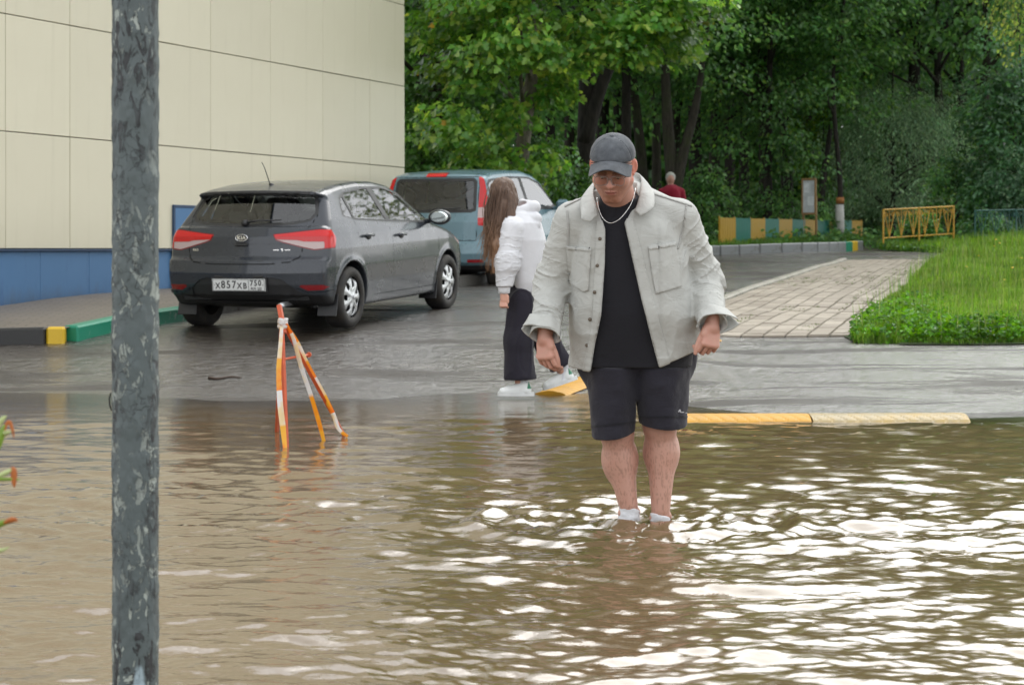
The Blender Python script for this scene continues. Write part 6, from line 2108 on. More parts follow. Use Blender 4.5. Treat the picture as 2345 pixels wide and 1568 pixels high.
# the bright maple that overhangs the road
b = gat(1182, 34.0)
tree('maple_tree', 'bright green maple with low spreading branches above the blue-grey van', b, 13.0, .17,
     (.75, -1.2, 6.0, 2.75, 2.2, 5.9), M_barkp, LIME, (3, 5, 4.5, 1.8, .02), .108, 'maple', 32000, 21, lean=(.5, -.3), pads=230, flat=.42, limbs=26, low=1.35, keep=lambda p: p[2] > 1.35 + 1.75 * float(smooth(.35, .9, p[0])) and (p[0] < 2.5 or p[2] > 4.2),
     padr=(.35, .8), density_top=.5, droop=.6)
b = gat(1010, 36.5)
tree('maple_tree', 'dark green tree close to the corner of the cream building', b, 14.0, .2, (-.2, .2, 5.5, 2.1, 2.0, 5.4), M_barkg, BRIGHT[:3] + DARK[1:2], (4, 2.5, .8, 4), .105, 'maple', 16000, 22, pads=120, flat=.5, limbs=16, low=.8, padr=(.4, .8))
b = gat(1335, 38.5)
tree('linden_tree', 'tall tree with the thickest black trunk left of the man', b, 16.0, .24, (.2, .3, 9.6, 3.2, 2.5, 6.2), M_bark, DARK, (3, 4, 3, 1), .105, 'oval', 11000, 23, lean=(.25, .2), pads=110, limbs=16, low=4.2,
     fork=[[(0.03, 0, 2.1), (.35, -.1, 3.2), (1.1, -.3, 4.8), (2.0, -.4, 6.2)]])
b = gat(1546, 43.0)
tree('linden_tree', 'forked dark tree rising just right of the man in the cap', b, 15.0, .20, (.1, .2, 9.2, 2.7, 2.3, 6.2), M_barkg, DARK, (3, 4, 4, 1.6), .11, 'oval', 10500, 24, pads=100, limbs=10, low=3.3,
     trunk_pts=[(0, 0, -.3), (-.02, 0, 1.0), (-.16, .05, 2.6), (-.22, .1, 4.2), (-.3, .1, 8), (-.2, 0, 15)], fork=[[(-.03, 0, 1.1), (.16, -.05, 2.0), (.42, -.1, 3.0), (.60, -.15, 4.2), (.9, -.2, 7)]])
b = gat(1432, 44.0)
tree('linden_tree', 'slim dark trunk behind the cap of the man', b, 15.0, .16, (0, 0, 8.5, 2.5, 2.2, 5), M_bark, DARK, (4, 4, 2, .5), .12, 'oval', 7000, 25, pads=80, limbs=8, low=3.4)
b = gat(1480, 47.0)
tree('linden_tree', 'second slim dark trunk farther back behind the cap of the man', b, 15.0, .17, (.3, 0, 8.5, 2.6, 2.2, 5), M_barkg, DARK, (4, 4, 2, .5), .125, 'oval', 7000, 26, pads=80, limbs=8, low=3.0)
b = gat(1752, 47.5)
tree('hazel_tree', 'dense dark tree drooping low over the striped fence', b, 10.5, .14, (0, 0, 6.5, 2.4, 1.7, 5.8), M_bark, DARK + YELL[1:2], (3.4, 4, 2.2, .8, .35), .10, 'oval', 17000, 27, pads=170, limbs=14, low=.95, padr=(.4, .75), flat=.7, droop=.8)
b = gat(1884, 51.0)
tree('young_maple', 'narrow yellow-green tree beside the notice board', b, 7.0, .05, (-.10, 0, 3.3, .55, .5, 2.2), M_bark, YELL, (4, 4, 2.6, 2), .085, 'oval', 3600, 28, pads=46, limbs=6, low=1.2, padr=(.22, .42), flat=.8, droop=.8)
b = gat(2045, 51.0)
tree('willow_tree', 'pale grey-green willow right of the notice board', b, 5.0, .10, (0, 0, 2.2, 1.95, 1.3, 1.75), M_bark, PALE, (4, 4, 2.6, 2), .105, 'narrow', 24000, 29, pads=170, limbs=14, low=.9, padr=(.4, .75), flat=.75, droop=.9, mat=M_leafdull)
b = gat(2150, 53.5)
tree('alder_tree', 'alder with a bare dark trunk and spreading boughs at upper right', b, 13.0, .21, (.1, 1.3, 9.2, 3.6, 2.0, 5.3), M_bark, BLUISH, (4, 4, 3, 1), .10, 'oval', 12000, 30, pads=130, limbs=12, low=3.1, padr=(.4, .8),
     trunk_pts=[(0, 0, -.3), (.02, 0, 1.5), (.08, 0, 2.8), (-.02, 0, 4.0), (-.05, 0, 5.2), (.0, 0, 8), (.1, 0, 13)],
     extra_limbs=[([(.05, -.1, 3.55), (-.5, -.3, 4.05), (-1.1, -.5, 4.35), (-1.9, -.6, 4.75), (-2.2, -.6, 5.1)], .055), ([(0, -.1, 4.2), (-.5, -.3, 4.75), (-1.1, -.5, 5.3), (-2.1, -.6, 5.55), (-2.9, -.7, 5.9)], .06),
                  ([(0, -.1, 3.4), (.4, -.3, 3.75), (.9, -.5, 4.2), (1.4, -.6, 4.3)], .05), ([(-.03, -.1, 4.6), (.35, -.3, 5.3), (.8, -.4, 5.7), (1.2, -.5, 6.1)], .05)])
b = gat(2330, 44.5)
tree('elder_shrub', 'dark bluish shrub at the right edge behind the green fence', b, 5.2, .06, (0, 0, 2.3, 1.25, 1.1, 1.9), M_bark, BLUISH[:2] + DARK[:2], (3, 3, 3, 2), .11, 'oval', 9000, 31, pads=90, limbs=10, low=.4, padr=(.3, .6), flat=.7, cat='shrub')
b = gat(2390, 37.0)
tree('birch_tree', 'yellowish foliage hanging in at the top right corner', b, 13.0, .12, (-.2, 0, 7.0, 1.0, 1.0, 3.6), M_barkp, [(.20, .26, .06), (.15, .22, .05), (.09, .16, .04)], (3, 3, 2), .075, 'oval', 6500, 32, pads=60, limbs=8, low=3.9, padr=(.35, .6), flat=1.2, droop=1.3)
b = gat(1905, 49.5)
tree('birch_tree', 'leaning dark trunk right behind the notice board', b, 12.0, .12, (.5, 0, 7.0, 2.2, 2, 4.2), M_bark, DARK, (3, 4, 3, 1), .12, 'oval', 6000, 33, pads=70, limbs=6, low=3.2, lean=(.9, 0), trunk_pts=[(-.35, 0, -.3), (-.3, 0, .8), (-.18, 0, 1.9), (.0, 0, 3.2), (.3, 0, 6), (.6, 0, 12)])
b = gat(1923, 47.0)
tr9 = tree('birch_tree', 'dark trunk whitewashed near the ground behind the striped fence', b, 12.0, .085, (.2, .2, 7.2, 2.0, 2, 4.2), M_bark, DARK, (3, 4, 3, 1), .12, 'oval', 6000, 34, pads=70, limbs=6, low=3.4)
mb = MB(); mb.tube([(.0, 0, -.1), (-.005, 0, .5), (-.01, 0, .95)], [.118, .108, .10], 14); mb.build('whitewash', M_white, tr9, smooth_shade=True)
mb = MB(); mb.tube([(.0, 0, .97), (0, 0, 1.12)], [.098, .096], 14); mb.build('painted_band', M_orangeb, tr9, smooth_shade=True)
b = gat(1845, 46.0)
# the wood behind: a few grown trees, then copies
wood = []
specs = [(40, 'oval', DARK, M_bark, .13), (41, 'oval', DARK[:3] + BLUISH[:1], M_barkg, .14), (42, 'maple', DARK[1:] + BRIGHT[:2], M_bark, .14)]
for k, (px, Y) in enumerate(((1120, 43.0), (1640, 52.0), (1800, 56.0))):
    sd, kd, pl, bk, ls = specs[k]
    w = tree('wood_tree', ['dark trunk in the wood above the roof of the van', 'dark trunk in the wood behind the striped fence', 'tall dark tree deep in the wood behind the notice board'][k], gat(px, Y), 15.5, .17 + .03 * k, (0, 0, 8.0, 3.0, 2.8, 6.6), bk, pl, [3, 4, 3, 1, 1][:len(pl)], ls, kd, 6500, sd, pads=110, limbs=12, low=2.3 + .8 * k, padr=(.5, 1.0), flat=.6, density_top=.07)
    wood.append(w)
rw_ = random.Random(8)
GRP = 'trees deep in the wood'
for k, (px, Y) in enumerate(((960, 45), (1050, 52), (1190, 50), (1265, 46), (1300, 56), (1380, 54), (1415, 62), (1550, 58), (1590, 49), (1700, 60), (1745, 50), (1850, 64), (1960, 56), (2030, 62), (2090, 54), (2190, 58), (2260, 50), (2320, 62), (2400, 54),
                            (900, 58), (1010, 66), (1240, 68), (1500, 70), (1670, 72), (1910, 74), (2130, 72), (2290, 74), (820, 50), (2480, 60), (740, 60))):
    p = gat(px, Y)
    copy_tree(wood[k % 3], tuple(p), rw_.uniform(0, 6.28), rw_.uniform(.85, 1.15), 'one of the dark trees standing deep in the wood', GRP)
for k, (x, y) in enumerate(((15.5, 13), (17, 18.5), (15.8, 23.5), (18.5, 27), (17.2, 31.5), (20, 36))):
    copy_tree(wood[k % 3], (x, y, float(ground_z(np.array([x]), np.array([y]))[0])), k * 1.3, 1.0, 'tree to the right of the lawn, seen only mirrored in the car windows', 'trees mirrored in the car windows')
# far edge of the wood: one mass of leaves
r = np.random.default_rng(77)
n = 150000
th = r.uniform(-.42, .42, n); Yf = r.uniform(76, 92, n)
P = np.stack([np.tan(th) * Yf, Yf, 1.5 + r.uniform(0, 1, n) ** 1.7 * 15.0], 1)
P[:, 2] += 1.2 * vnoise(P, .15, 2)
col = palette(n, DARK, (4, 4, 2, .6), r, np.clip(1 + .5 * vnoise(P, .5, 4), .4, 1.6))
V, F, Cc = leaves(P, r.normal(0, 1, (n, 3)) * .6 + np.array((0, -.6, 0)), .52, 'kite', col, r)
link('far_wood', mesh_np('far_wood', V, F, smooth_shade=False, colors=Cc), M_leaf, kind='stuff')

# bushes at the edge of the wood
def bush(label, px, Y, w, h, pal, wts, n, seed, size=.085, kind='oval', group=None, name='bush'):
    return tree(name, label, gat(px, Y), h * .8, .03, (0, 0, h * .5, w, w * .8, h * .55), M_bark, pal, wts, size, kind, n, seed, pads=max(14, int(n / 90)), limbs=8, low=.05, padr=(.2, .42), flat=.8, droop=.5, group=group, cat='bush')
bush('green bush behind the windscreen of the van', 1262, 35.5, .75, 1.9, BRIGHT[:3] + PALE[:1], (4, 3, 1, 2), 3600, 51)
bush('bush between the van and the thick black trunk', 1322, 37.0, .7, 1.55, BRIGHT[:2] + PALE[:2], (4, 3, 2, 1), 3200, 52)
bush('low dark bush left of the man in red', 1478, 40.5, .9, 1.25, DARK, (3, 4, 3, 1), 2800, 53)
bush('dark undergrowth to the right of the person in red', 1590, 43.5, .8, 1.5, DARK, (3, 4, 3, 1), 2600, 54)
bush('bush above the roof of the van near the building corner', 965, 36.0, .8, 2.4, DARK[1:] + BRIGHT[:1], (3, 3, 1, 3), 3600, 55)
bush('ivy-like dark bush in the gap above the van', 1105, 37.0, .8, 2.6, DARK, (4, 4, 2, .6), 3600, 56)
bush('thicket left of the yellow ornamental fence', 2006, 52.0, .4, .9, PALE + DARK[1:2], (2, 2, 1, 2, 3), 2200, 57)
bush('bush growing over the middle of the yellow fence', 2108, 41.0, .20, .62, DARK[1:] + BRIGHT[:1], (3, 3, 1, 3), 1800, 58)
bush('leafy weeds at the green fence by the right edge', 2262, 42.2, .45, .65, BRIGHT[:2] + BLUISH[:2], (3, 2, 2, 2), 2400, 59)
bush('dark bush between the yellow fence and the willow', 2190, 45.0, .8, 1.9, DARK + BLUISH[:1], (3, 4, 2, 1, 2), 3200, 60)
bush('bluish bush low at the right edge of the picture', 2350, 43.5, .9, 2.3, BLUISH, (4, 4, 2, 1), 3600, 61)
bush('dark undergrowth behind the striped fence at its right end', 1965, 53.0, .9, 1.6, DARK, (3, 4, 3, 1), 2600, 62)
bush('dark undergrowth behind the striped fence under the notice board', 1800, 47.0, 1.2, 1.1, DARK, (3, 4, 3, 1), 2600, 63)

# ------------------------------------------------------------------ lawn
t = NT('lawn_soil'); M_lsoil = t.done(t.pbr(t.mix(t.noise(6, 5, .6), (.022, .038, .010), (.045, .075, .016)), .9))
def lawn_poly(x, y):
    pl = [(3.40, 19.72), (4.3, 19.55), (14, 20.1), (24, 38), (13.6, 39.4), (9.6, 39.2), (8.0, 37.0), (7.62, 36.0), (5.5, 28.0), (3.55, 20.7)]
    return poly_sdf(x, y, pl)
lx, ly = np.meshgrid(lines(3, 20, 86), lines(19.3, 39.6, 102), indexing='ij')
def lawn_z(X, Y): return ground_z(X, Y) + .10 * smooth(0, -.5, lawn_poly(np.asarray(X, float), np.asarray(Y, float))) + .02 * 0
sheet('lawn', lx, ly, 0.012, M_lsoil, zfun=lawn_z, keep=lambda x, y: lawn_poly(x, y) < .05)
t = NT('grass_blades')
cgr = t.attr('tint'); p_ = t.pbr(cgr, .45, spec=.4); tr = t.n('BsdfTranslucent'); hv = t.n('HueSaturation', Hue=.49, Saturation=1.1, Value=1.5, Color=cgr); t.t.links.new(hv.outputs[0], tr.inputs['Color'])
mx = t.n('MixShader', Fac=.4); t.t.links.new(p_, mx.inputs[1]); t.t.links.new(tr.outputs[0], mx.inputs[2]); M_grass = t.done(mx.outputs[0])
def grass(name, P, h, w, col, r, bend=.35):
    n = len(P)
    az = r.uniform(0, 6.28, n); d = np.stack([np.cos(az), np.sin(az), np.zeros(n)], 1); s = np.stack([-np.sin(az), np.cos(az), np.zeros(n)], 1)
    b = bend * r.uniform(.1, 1.2, n)[:, None]; h = h[:, None]; w = w[:, None]
    up = np.array((0, 0, 1.0))
    V = np.stack([P - s * w, P + s * w, P + up * h * .55 + d * h * b * .35 + s * w * .8, P + up * h * .55 + d * h * b * .35 - s * w * .8, P + up * h * (1 - .25 * b) + d * h * b], 1)
    F3 = np.array([(3, 2, 4)]); F4 = np.array([(0, 1, 2, 3)])
    o = (np.arange(n) * 5)[:, None, None]
    sh = np.repeat(col, 5, 0)
    return link(name, mesh_np(name, V.reshape(-1, 3), [(F4[None] + o).reshape(-1, 4), (F3[None] + o).reshape(-1, 3)], smooth_shade=False, colors=sh), M_grass, kind='stuff')
r = np.random.default_rng(5)
def scatter(n, x0, x1, y0, y1, pw=1.0):
    P = np.stack([r.uniform(x0, x1, n), y0 + (y1 - y0) * r.uniform(0, 1, n) ** pw, np.zeros(n)], 1)
    vis = (P[:, 0] < .285 * P[:, 1]) & (lawn_poly(P[:, 0], P[:, 1]) < .02)
    P = P[vis]; P[:, 2] = lawn_z(P[:, 0], P[:, 1]); return P
P = np.concatenate([scatter(150000, 3.2, 7.2, 19.5, 25, 1.2), scatter(170000, 3.5, 11, 23, 39.4, 1.3)])
hh = (.10 + .09 * np.clip(vnoise(P, .9, 3), -1, 1) + .05 * smooth(27, 36, P[:, 1])) * r.uniform(.5, 1.4, len(P)) * (.6 + .4 * smooth(0, -.35, lawn_poly(P[:, 0], P[:, 1])))
cl = np.clip(1 + .35 * vnoise(P, 1.4, 7) + .25 * vnoise(P, 4, 8), .5, 1.6)
GR = [(.11, .23, .022), (.17, .31, .035), (.24, .37, .06), (.075, .16, .02), (.32, .33, .13)]
link_ = grass('lawn_grass', P, hh, r.uniform(.0025, .0055, len(P)) * (1 + .03 * (P[:, 1] - 20)), palette(len(P), GR, (4, 4, 2.2, 2, .7), r, cl), r, .5)
n = 1600; P = scatter(n * 3, 3.3, 11, 19.6, 39, 1.2)
grass('tall_grass', P, r.uniform(.22, .5, len(P)), r.uniform(.002, .004, len(P)) * (1 + .03 * (P[:, 1] - 20)), palette(len(P), [(.16, .28, .04), (.26, .32, .10), (.08, .2, .02)], (3, 2, 2), r), r, .3)
# broad-leaved weeds along the edges of the lawn and at the far bank
def weeds(name, P, size, pal, wts, kind='oval', h=.12):
    n = len(P); Q = P.copy(); Q[:, 2] += r.uniform(.01, 1, n) ** 1.3 * h
    V, F, C = leaves(Q, r.normal(0, 1, (n, 3)), size, kind, palette(n, pal, wts, r, np.clip(1 + .4 * vnoise(P, 2.2, 9), .5, 1.6)), r, .2, .6)
    return link(name, mesh_np(name, V, F, smooth_shade=False, colors=C), M_leafdull, kind='stuff')
P = scatter(60000, 3.2, 7.0, 19.4, 24, 1.8); e = lawn_poly(P[:, 0], P[:, 1]); P = P[(e > -.55 - .5 * r.uniform(0, 1, len(P)) ** 2)][:6500]
weeds('edge_weeds', P, .05, [(.075, .22, .015), (.11, .29, .02), (.05, .15, .02)], (4, 3, 2), h=.16)
nb = 26000
P = np.stack([r.uniform(6.0, 14, nb), r.uniform(36.6, 41.8, nb), np.zeros(nb)], 1)
P = P[(P[:, 0] > 7.6 + .9 * smooth(39.5, 37, P[:, 1]))]; P[:, 2] = ground_z(P[:, 0], P[:, 1])
hgt = .12 + .30 * smooth(8.8, 11, P[:, 0]) * (.6 + .5 * vnoise(P, 1.1, 5))
weeds('weed_bank', P, .075, BRIGHT[:3] + [(.05, .13, .03)], (4, 4, 2, 3), h=np.maximum(hgt, .08))
P2 = P[r.random(len(P)) < .7]; grass('bank_grass', P2, r.uniform(.2, .75, len(P2)) * np.interp(P2[:, 0], [7, 9, 11], [.25, .45, .8]), r.uniform(.004, .009, len(P2)), palette(len(P2), GR[:4], (4, 4, 1, 3), r), r, .4)
# weeds in front of the striped fence
nb = 12000
f_ = r.uniform(0, 1, nb); A_ = at(1630, 560, 39.0); B_ = at(1985, 560, 49.5)
P = A_ + (B_ - A_) * f_[:, None] + np.stack([r.normal(0, .25, nb), -r.uniform(.05, 1.3, nb) * (1 - .3 * f_), np.zeros(nb)], 1); P[:, 2] = ground_z(P[:, 0], P[:, 1]) + .02
P = P[P[:, 1] > np.interp(P[:, 0], [3.5, 5.0, 7.0], [38.2, 38.6, 40.2])]
hw_ = .06 + .24 * np.clip(vnoise(P, 1.6, 3) + .15, 0, 1)
weeds('verge_weeds', P, .06, BRIGHT[:2] + DARK[:2], (3, 2, 3, 2), h=hw_ * 1.25)
grass('verge_grass', P[::2], r.uniform(.06, .26, len(P[::2])), r.uniform(.004, .008, len(P[::2])), palette(len(P[::2]), [GR[3], GR[0], (.05, .12, .02)], (3, 2, 3), r), r, .4)
nf_ = 14000
P = np.stack([r.uniform(-9, 14, nf_), r.uniform(33, 60, nf_), np.zeros(nf_)], 1); P = P[(P[:, 1] > 41.5) | (P[:, 0] < 2.5)]; P[:, 2] = ground_z(P[:, 0], P[:, 1]) - .02
weeds('woodland_undergrowth', P, .10, DARK, (3, 4, 3, 1), h=.45)
# moss and blades between the pavers
P = []
for k in range(700):
    a, b, rr_ = PV[r.integers(0, len(PV))]
    u, v = (r.uniform(a, b), rr_ / rows) if r.random() < .7 else (a, (rr_ + r.random()) / rows)
    if vnoise(np.array([[u * 9, v * 3, 0]]), 1, 4)[0] + (.5 if v > .75 else 0) < .15: continue
    p = path_pt(u, v); P.append((p[0], p[1], ground_z(p[:1], p[1:])[0] + .06))
P = np.repeat(np.array(P), 7, 0) + r.normal(0, .02, (len(P) * 7, 3)) * (1, 1.6, 0)
grass('joint_grass', P, r.uniform(.008, .026, len(P)), r.uniform(.002, .004, len(P)), palette(len(P), [(.07, .11, .03), (.09, .15, .03)], (1, 1), r), r, .6)

# yellow flowers
M_petal = plain('yellow_petals', (.75, .52, .01), .5, var=.1); M_stem = plain('flower_stem', (.06, .17, .02), .6)
A = lines(0, 2 * np.pi, 13)[:-1]
mb = MB(); mb.add(np.concatenate([np.stack([.019 * np.cos(A), .019 * np.sin(A), .003 + .004 * (np.arange(12) % 2)], 1), [[0, 0, .009]], [[0, 0, -.006]]]), np.array([[i, (i + 1) % 12, 12] for i in range(12)] + [[(i + 1) % 12, i, 13] for i in range(12)]))
head_me = mb.me('flower_head'); head_me.materials.append(M_petal)
mb = MB(); mb.tube([(0, 0, -.30), (.012, 0, -.15), (0, 0, 0)], .0035, 5); stem_me = mb.me('stem'); stem_me.materials.append(M_stem)
FL = 'yellow flowers in the grass'
for (px, py, Y) in ((2280, 548, 33), (2288, 556, 33), (2276, 563, 33.5), (2240, 585, 31), (2338, 590, 30), (2212, 610, 29), (2300, 640, 26.5), (2318, 612, 28.5), (2265, 655, 26), (2190, 622, 28.5), (2100, 700, 23.2), (2262, 712, 23), (2244, 668, 25.2), (2330, 690, 23.8), (2180, 740, 21.6),
                    (2120, 668, 25), (2305, 700, 23.4), (2345, 640, 26.5), (2230, 762, 20.7), (2150, 655, 25.7), (2045, 735, 21.9)):
    p = at(px, py, Y)
    gz = lawn_z(p[:1], p[1:2])[0]
    fl = thing('yellow_flower', 'small yellow flower on a thin stem in the grass on the right', 'flower', tuple(p), (0.35, 0, px), group=FL)
    link('flower_head', head_me, None, fl)
    o = link('stem', stem_me, None, fl); o.scale = (1, 1, max(.15, (p[2] - gz) / .30))

# plant leaning in at the left edge, close to the camera
M_blade = plain('green_blade', (.16, .27, .02), .45, var=.25, vscale=30); M_dead = plain('withered_blade', (.36, .10, .015), .55, var=.3, vscale=40); M_pal = plain('pale_blade', (.42, .50, .22), .5)
pb_ = at(-60, 1290, 3.6)
pl_ = thing('reed_plant', 'out-of-focus reed with green and withered orange leaves at the left edge', 'plant', tuple(pb_))
def blade(pts, w, mat, name='leaf'):
    pts = spline(np.array(pts) - pb_, 14)
    wv = w * np.sin(np.linspace(.25, np.pi - .02, 14)) ** .8
    side_ = np.array((.25, .1, 1.0)); tv = np.gradient(pts, axis=0); tv /= np.linalg.norm(tv, axis=1, keepdims=True)
    sv = np.cross(tv, np.array((0, 1.0, .2))); sv /= np.maximum(np.linalg.norm(sv, axis=1, keepdims=True), 1e-6)
    P = np.stack([pts - sv * wv[:, None], pts + np.array((0, -.15, 0)) * wv[:, None], pts + sv * wv[:, None]], 1)
    mb = MB(); mb.grid(P); o = mb.build(name, mat, pl_, smooth_shade=True); thick(o, .0006)
Y_ = 3.6
mb = MB(); mb.tube(spline(np.array([at(-60, 1560, Y_), at(-62, 1290, Y_), at(-40, 1130, Y_), at(-20, 1045, Y_), at(8, 985, Y_)]) - pb_, 20), np.linspace(.006, .0015, 20), 7); mb.build('stem', M_blade, pl_, smooth_shade=True)
mb = MB(); mb.tube(spline(np.array([at(-60, 1480, Y_ + .02), at(-50, 1320, Y_ + .02), at(-30, 1250, Y_ + .02)]) - pb_, 10), np.linspace(.005, .0015, 10), 7); mb.build('stem', M_blade, pl_, smooth_shade=True)
blade([at(-22, 1050, Y_), at(-6, 1020, Y_), at(6, 985, Y_), at(14, 968, Y_)], .007, M_blade)
blade([at(6, 1000, Y_), at(14, 972, Y_), at(22, 965, Y_), at(29, 985, Y_), at(32, 1003, Y_)], .0035, M_dead)
blade([at(-5, 1012, Y_), at(10, 992, Y_), at(26, 988, Y_ - .02)], .005, M_pal)
blade([at(-28, 1100, Y_), at(0, 1087, Y_), at(20, 1078, Y_), at(28, 1073, Y_)], .0045, M_pal)
blade([at(24, 1072, Y_), at(31, 1075, Y_), at(32, 1098, Y_), at(33, 1116, Y_)], .006, M_dead)
blade([at(-40, 1095, Y_), at(-10, 1096, Y_), at(20, 1096, Y_), at(48, 1097, Y_)], .0035, M_blade)
blade([at(-45, 1215, Y_), at(-15, 1205, Y_), at(10, 1195, Y_), at(40, 1190, Y_)], .006, M_blade)
blade([at(8, 1196, Y_ - .01), at(22, 1190, Y_ - .01), at(34, 1188, Y_ - .01), at(40, 1193, Y_ - .01)], .005, M_dead)
blade([at(-45, 1275, Y_), at(-20, 1262, Y_), at(5, 1258, Y_), at(22, 1250, Y_)], .004, M_pal)
blade([at(-30, 1000, Y_), at(-8, 975, Y_), at(6, 958, Y_), at(15, 950, Y_)], .005, M_pal)
# ------------------------------------------------------------------ lamp post close to the camera
t = NT('peeling_grey_paint')
P_ = t.obj((1, 1, .55))
n1 = t.noise(32, 8, .70, vec=P_, dist=.7); n2 = t.noise(38, 6, .7, vec=t.obj((1, 1, .35)), dist=1.0); n3 = t.noise(5, 4, .6, vec=t.obj((1, 1, .25)))
vor = t.n('TexVoronoi', feature='DISTANCE_TO_EDGE', Scale=34.0); 
mp = t.n('Mapping'); mp.inputs['Scale'].default_value = (1, 1, .6)
dsp = t.n('TexNoise', Scale=26.0, Detail=4.0); t.t.links.new(t.obj(), dsp.inputs['Vector'])
vm = t.t.nodes.new('ShaderNodeVectorMath'); vm.operation = 'MULTIPLY_ADD'; t.t.links.new(dsp.outputs['Color'], vm.inputs[0]); vm.inputs[1].default_value = (.07, .07, .07); t.t.links.new(t.obj(), vm.inputs[2])
t.t.links.new(vm.outputs[0], mp.inputs['Vector']); t.t.links.new(mp.outputs[0], vor.inputs['Vector'])
zone = t.ramp(n3, [(.44, 0.0), (.52, 1.0)])
crack = t.math('MULTIPLY', t.ramp(vor.outputs['Distance'], [(.0, 1.0), (.02, 1.0), (.035, 0.0)]), t.ramp(t.noise(9, 5, .6, vec=t.obj((1, 1, .5))), [(.50, 0.0), (.60, 1.0)]))
base = t.mix(t.noise(3, 6, .6), (.054, .072, .074), (.086, .108, .110))
chip = t.ramp(n1, [(.555, 0.0), (.57, 1.0)])
chip2 = t.math('MULTIPLY', chip, t.ramp(t.noise(3.3, 3, .5, vec=t.obj((1, 1, .3))), [(.36, 0.0), (.50, 1.0)]))
c = t.mix(chip2, base, t.mix(n2, (.24, .275, .25), (.36, .395, .36)))
dk = t.math('MULTIPLY', t.ramp(n2, [(.535, 0.0), (.56, 1.0)]), zone)
c = t.mix(dk, c, (.018, .020, .022))
c = t.mix(t.math('MULTIPLY', crack, .85), c, (.022, .025, .027))
blue = t.ramp(t.noise(4.5, 4, .55, vec=t.obj((1, 1, .28))), [(.60, 0.0), (.62, 1.0)])
c = t.mix(blue, c, (.28, .36, .40))
rust = t.ramp(t.noise(11, 6, .7), [(.72, 0.0), (.74, 1.0)])
c = t.mix(rust, c, (.16, .045, .015))
h_ = t.math('SUBTRACT', t.math('ADD', t.math('MULTIPLY', chip2, -.5), t.math('MULTIPLY', t.noise(60, 5, .6), .25)), t.math('ADD', t.math('MULTIPLY', crack, .8), t.math('MULTIPLY', dk, .6)))
M_post = t.done(t.pbr(c, .48, spec=.45, normal=t.bump(h_, .8, .006)))
pc_ = at(310, 569, 5.0)
R_ = 53.2 / FPX * 5.0
na, nz = 160, 620
A = np.linspace(0, 2 * np.pi, na, endpoint=False); Zp = np.linspace(-.2, 4.6, nz)
AA, ZZ = np.meshgrid(A, Zp, indexing='ij')
Pn = np.stack([np.cos(AA) * R_, np.sin(AA) * R_, ZZ * .8], -1).reshape(-1, 3)
fl = vnoise(Pn, 34, 3) + .6 * vnoise(Pn, 70, 4)
RR = R_ + .0011 * np.clip((fl - .2) * 3, -1, 1).reshape(AA.shape) + .0006 * vnoise(Pn, 120, 6).reshape(AA.shape)
V = np.stack([np.cos(AA) * RR, np.sin(AA) * RR, ZZ], -1).reshape(-1, 3)
i, j = np.meshgrid(np.arange(na), np.arange(nz - 1), indexing='ij')
F = np.stack([i * nz + j, ((i + 1) % na) * nz + j, ((i + 1) % na) * nz + j + 1, i * nz + j + 1], -1).reshape(-1, 4)
post = thing('lamp_post', 'round grey metal post with peeling paint standing in the water at left', 'lamp post', (pc_[0], pc_[1], 0))
link('shaft', mesh_np('shaft', V, F), M_post, post)
mb = MB(); mb.tube([(0, 0, 4.55), (0, 0, 4.75), (0, -.1, 6.4), (.0, -.5, 7.2), (.0, -1.3, 7.5)], [R_ * .98, R_ * .75, .045, .04, .035], 14); mb.build('arm', M_post, post, smooth_shade=True)
mb = MB(); mb.box((0, -1.65, 7.52), (.24, .7, .13), bev=.04); mb.build('lamp_head', M_post, post)
mb = MB(); mb.tube([(-R_ * .99, -.01, .745), (-R_ - .004, -.012, .76), (-R_ - .005, -.012, .775), (-R_ - .001, -.012, .79)], .002, 5); mb.build('hook', M_seam, post)

# ------------------------------------------------------------------ orange trestle wrapped with barrier tape
M_or = plain('orange_red_paint', (.48, .075, .018), .45, var=.2, vscale=20, bump=.1)
t = NT('barrier_tape')
tc = t.n('TexCoord'); uvw = t.attr('tint'); sx = t.n('SeparateColor'); t.t.links.new(uvw, sx.inputs[0])
ph = t.math('FRACT', t.math('MULTIPLY', sx.outputs[0], 1.0))
stp = t.ramp(ph, [(0.0, (.70, .70, .70)), (.50, (.70, .70, .70)), (.53, (.78, .30, .015)), (.97, (.80, .18, .015))])
yl = t.mix(t.ramp(t.noise(9, 3, .5), [(.42, 0), (.55, 1)]), stp, t.mix(.55, stp, (.80, .52, .04)))
pb2 = t.pbr(yl, .3, spec=.5); trn2 = t.n('BsdfTranslucent'); t.t.links.new(yl, trn2.inputs['Color']); mx = t.n('MixShader', Fac=.3); t.t.links.new(pb2, mx.inputs[1]); t.t.links.new(trn2.outputs[0], mx.inputs[2])
M_tape = t.done(mx.outputs[0])
to = at(642, 1005, 11.8); to[2] = 0
tri = thing('trestle', 'orange tripod trestle wrapped in striped barrier tape standing in the flood', 'barrier', tuple(to))
top_ = at(645, 735, 11.8)
def pole(a, b, w, name='leg'):
    mb = MB(); a = np.asarray(a) - to; b = np.asarray(b) - to
    mb.tube([a, b], w, 4); mb.build(name, M_or, tri)
ft = [at(656, 1024, 11.58), at(634, 988, 12.5), at(788, 996, 12.2)]
for k, f_ in enumerate(ft):
    dn = f_ - top_; dn /= np.linalg.norm(dn)
    pole(top_ - dn * (.0 if k else .0), f_ + dn * .14, .0135)
pole(at(651, 762, 11.78), at(639, 698, 11.86), .017, 'top_post')
pole(at(636, 824, 11.75), at(708, 811, 12.0), .0075, 'cross_bar')
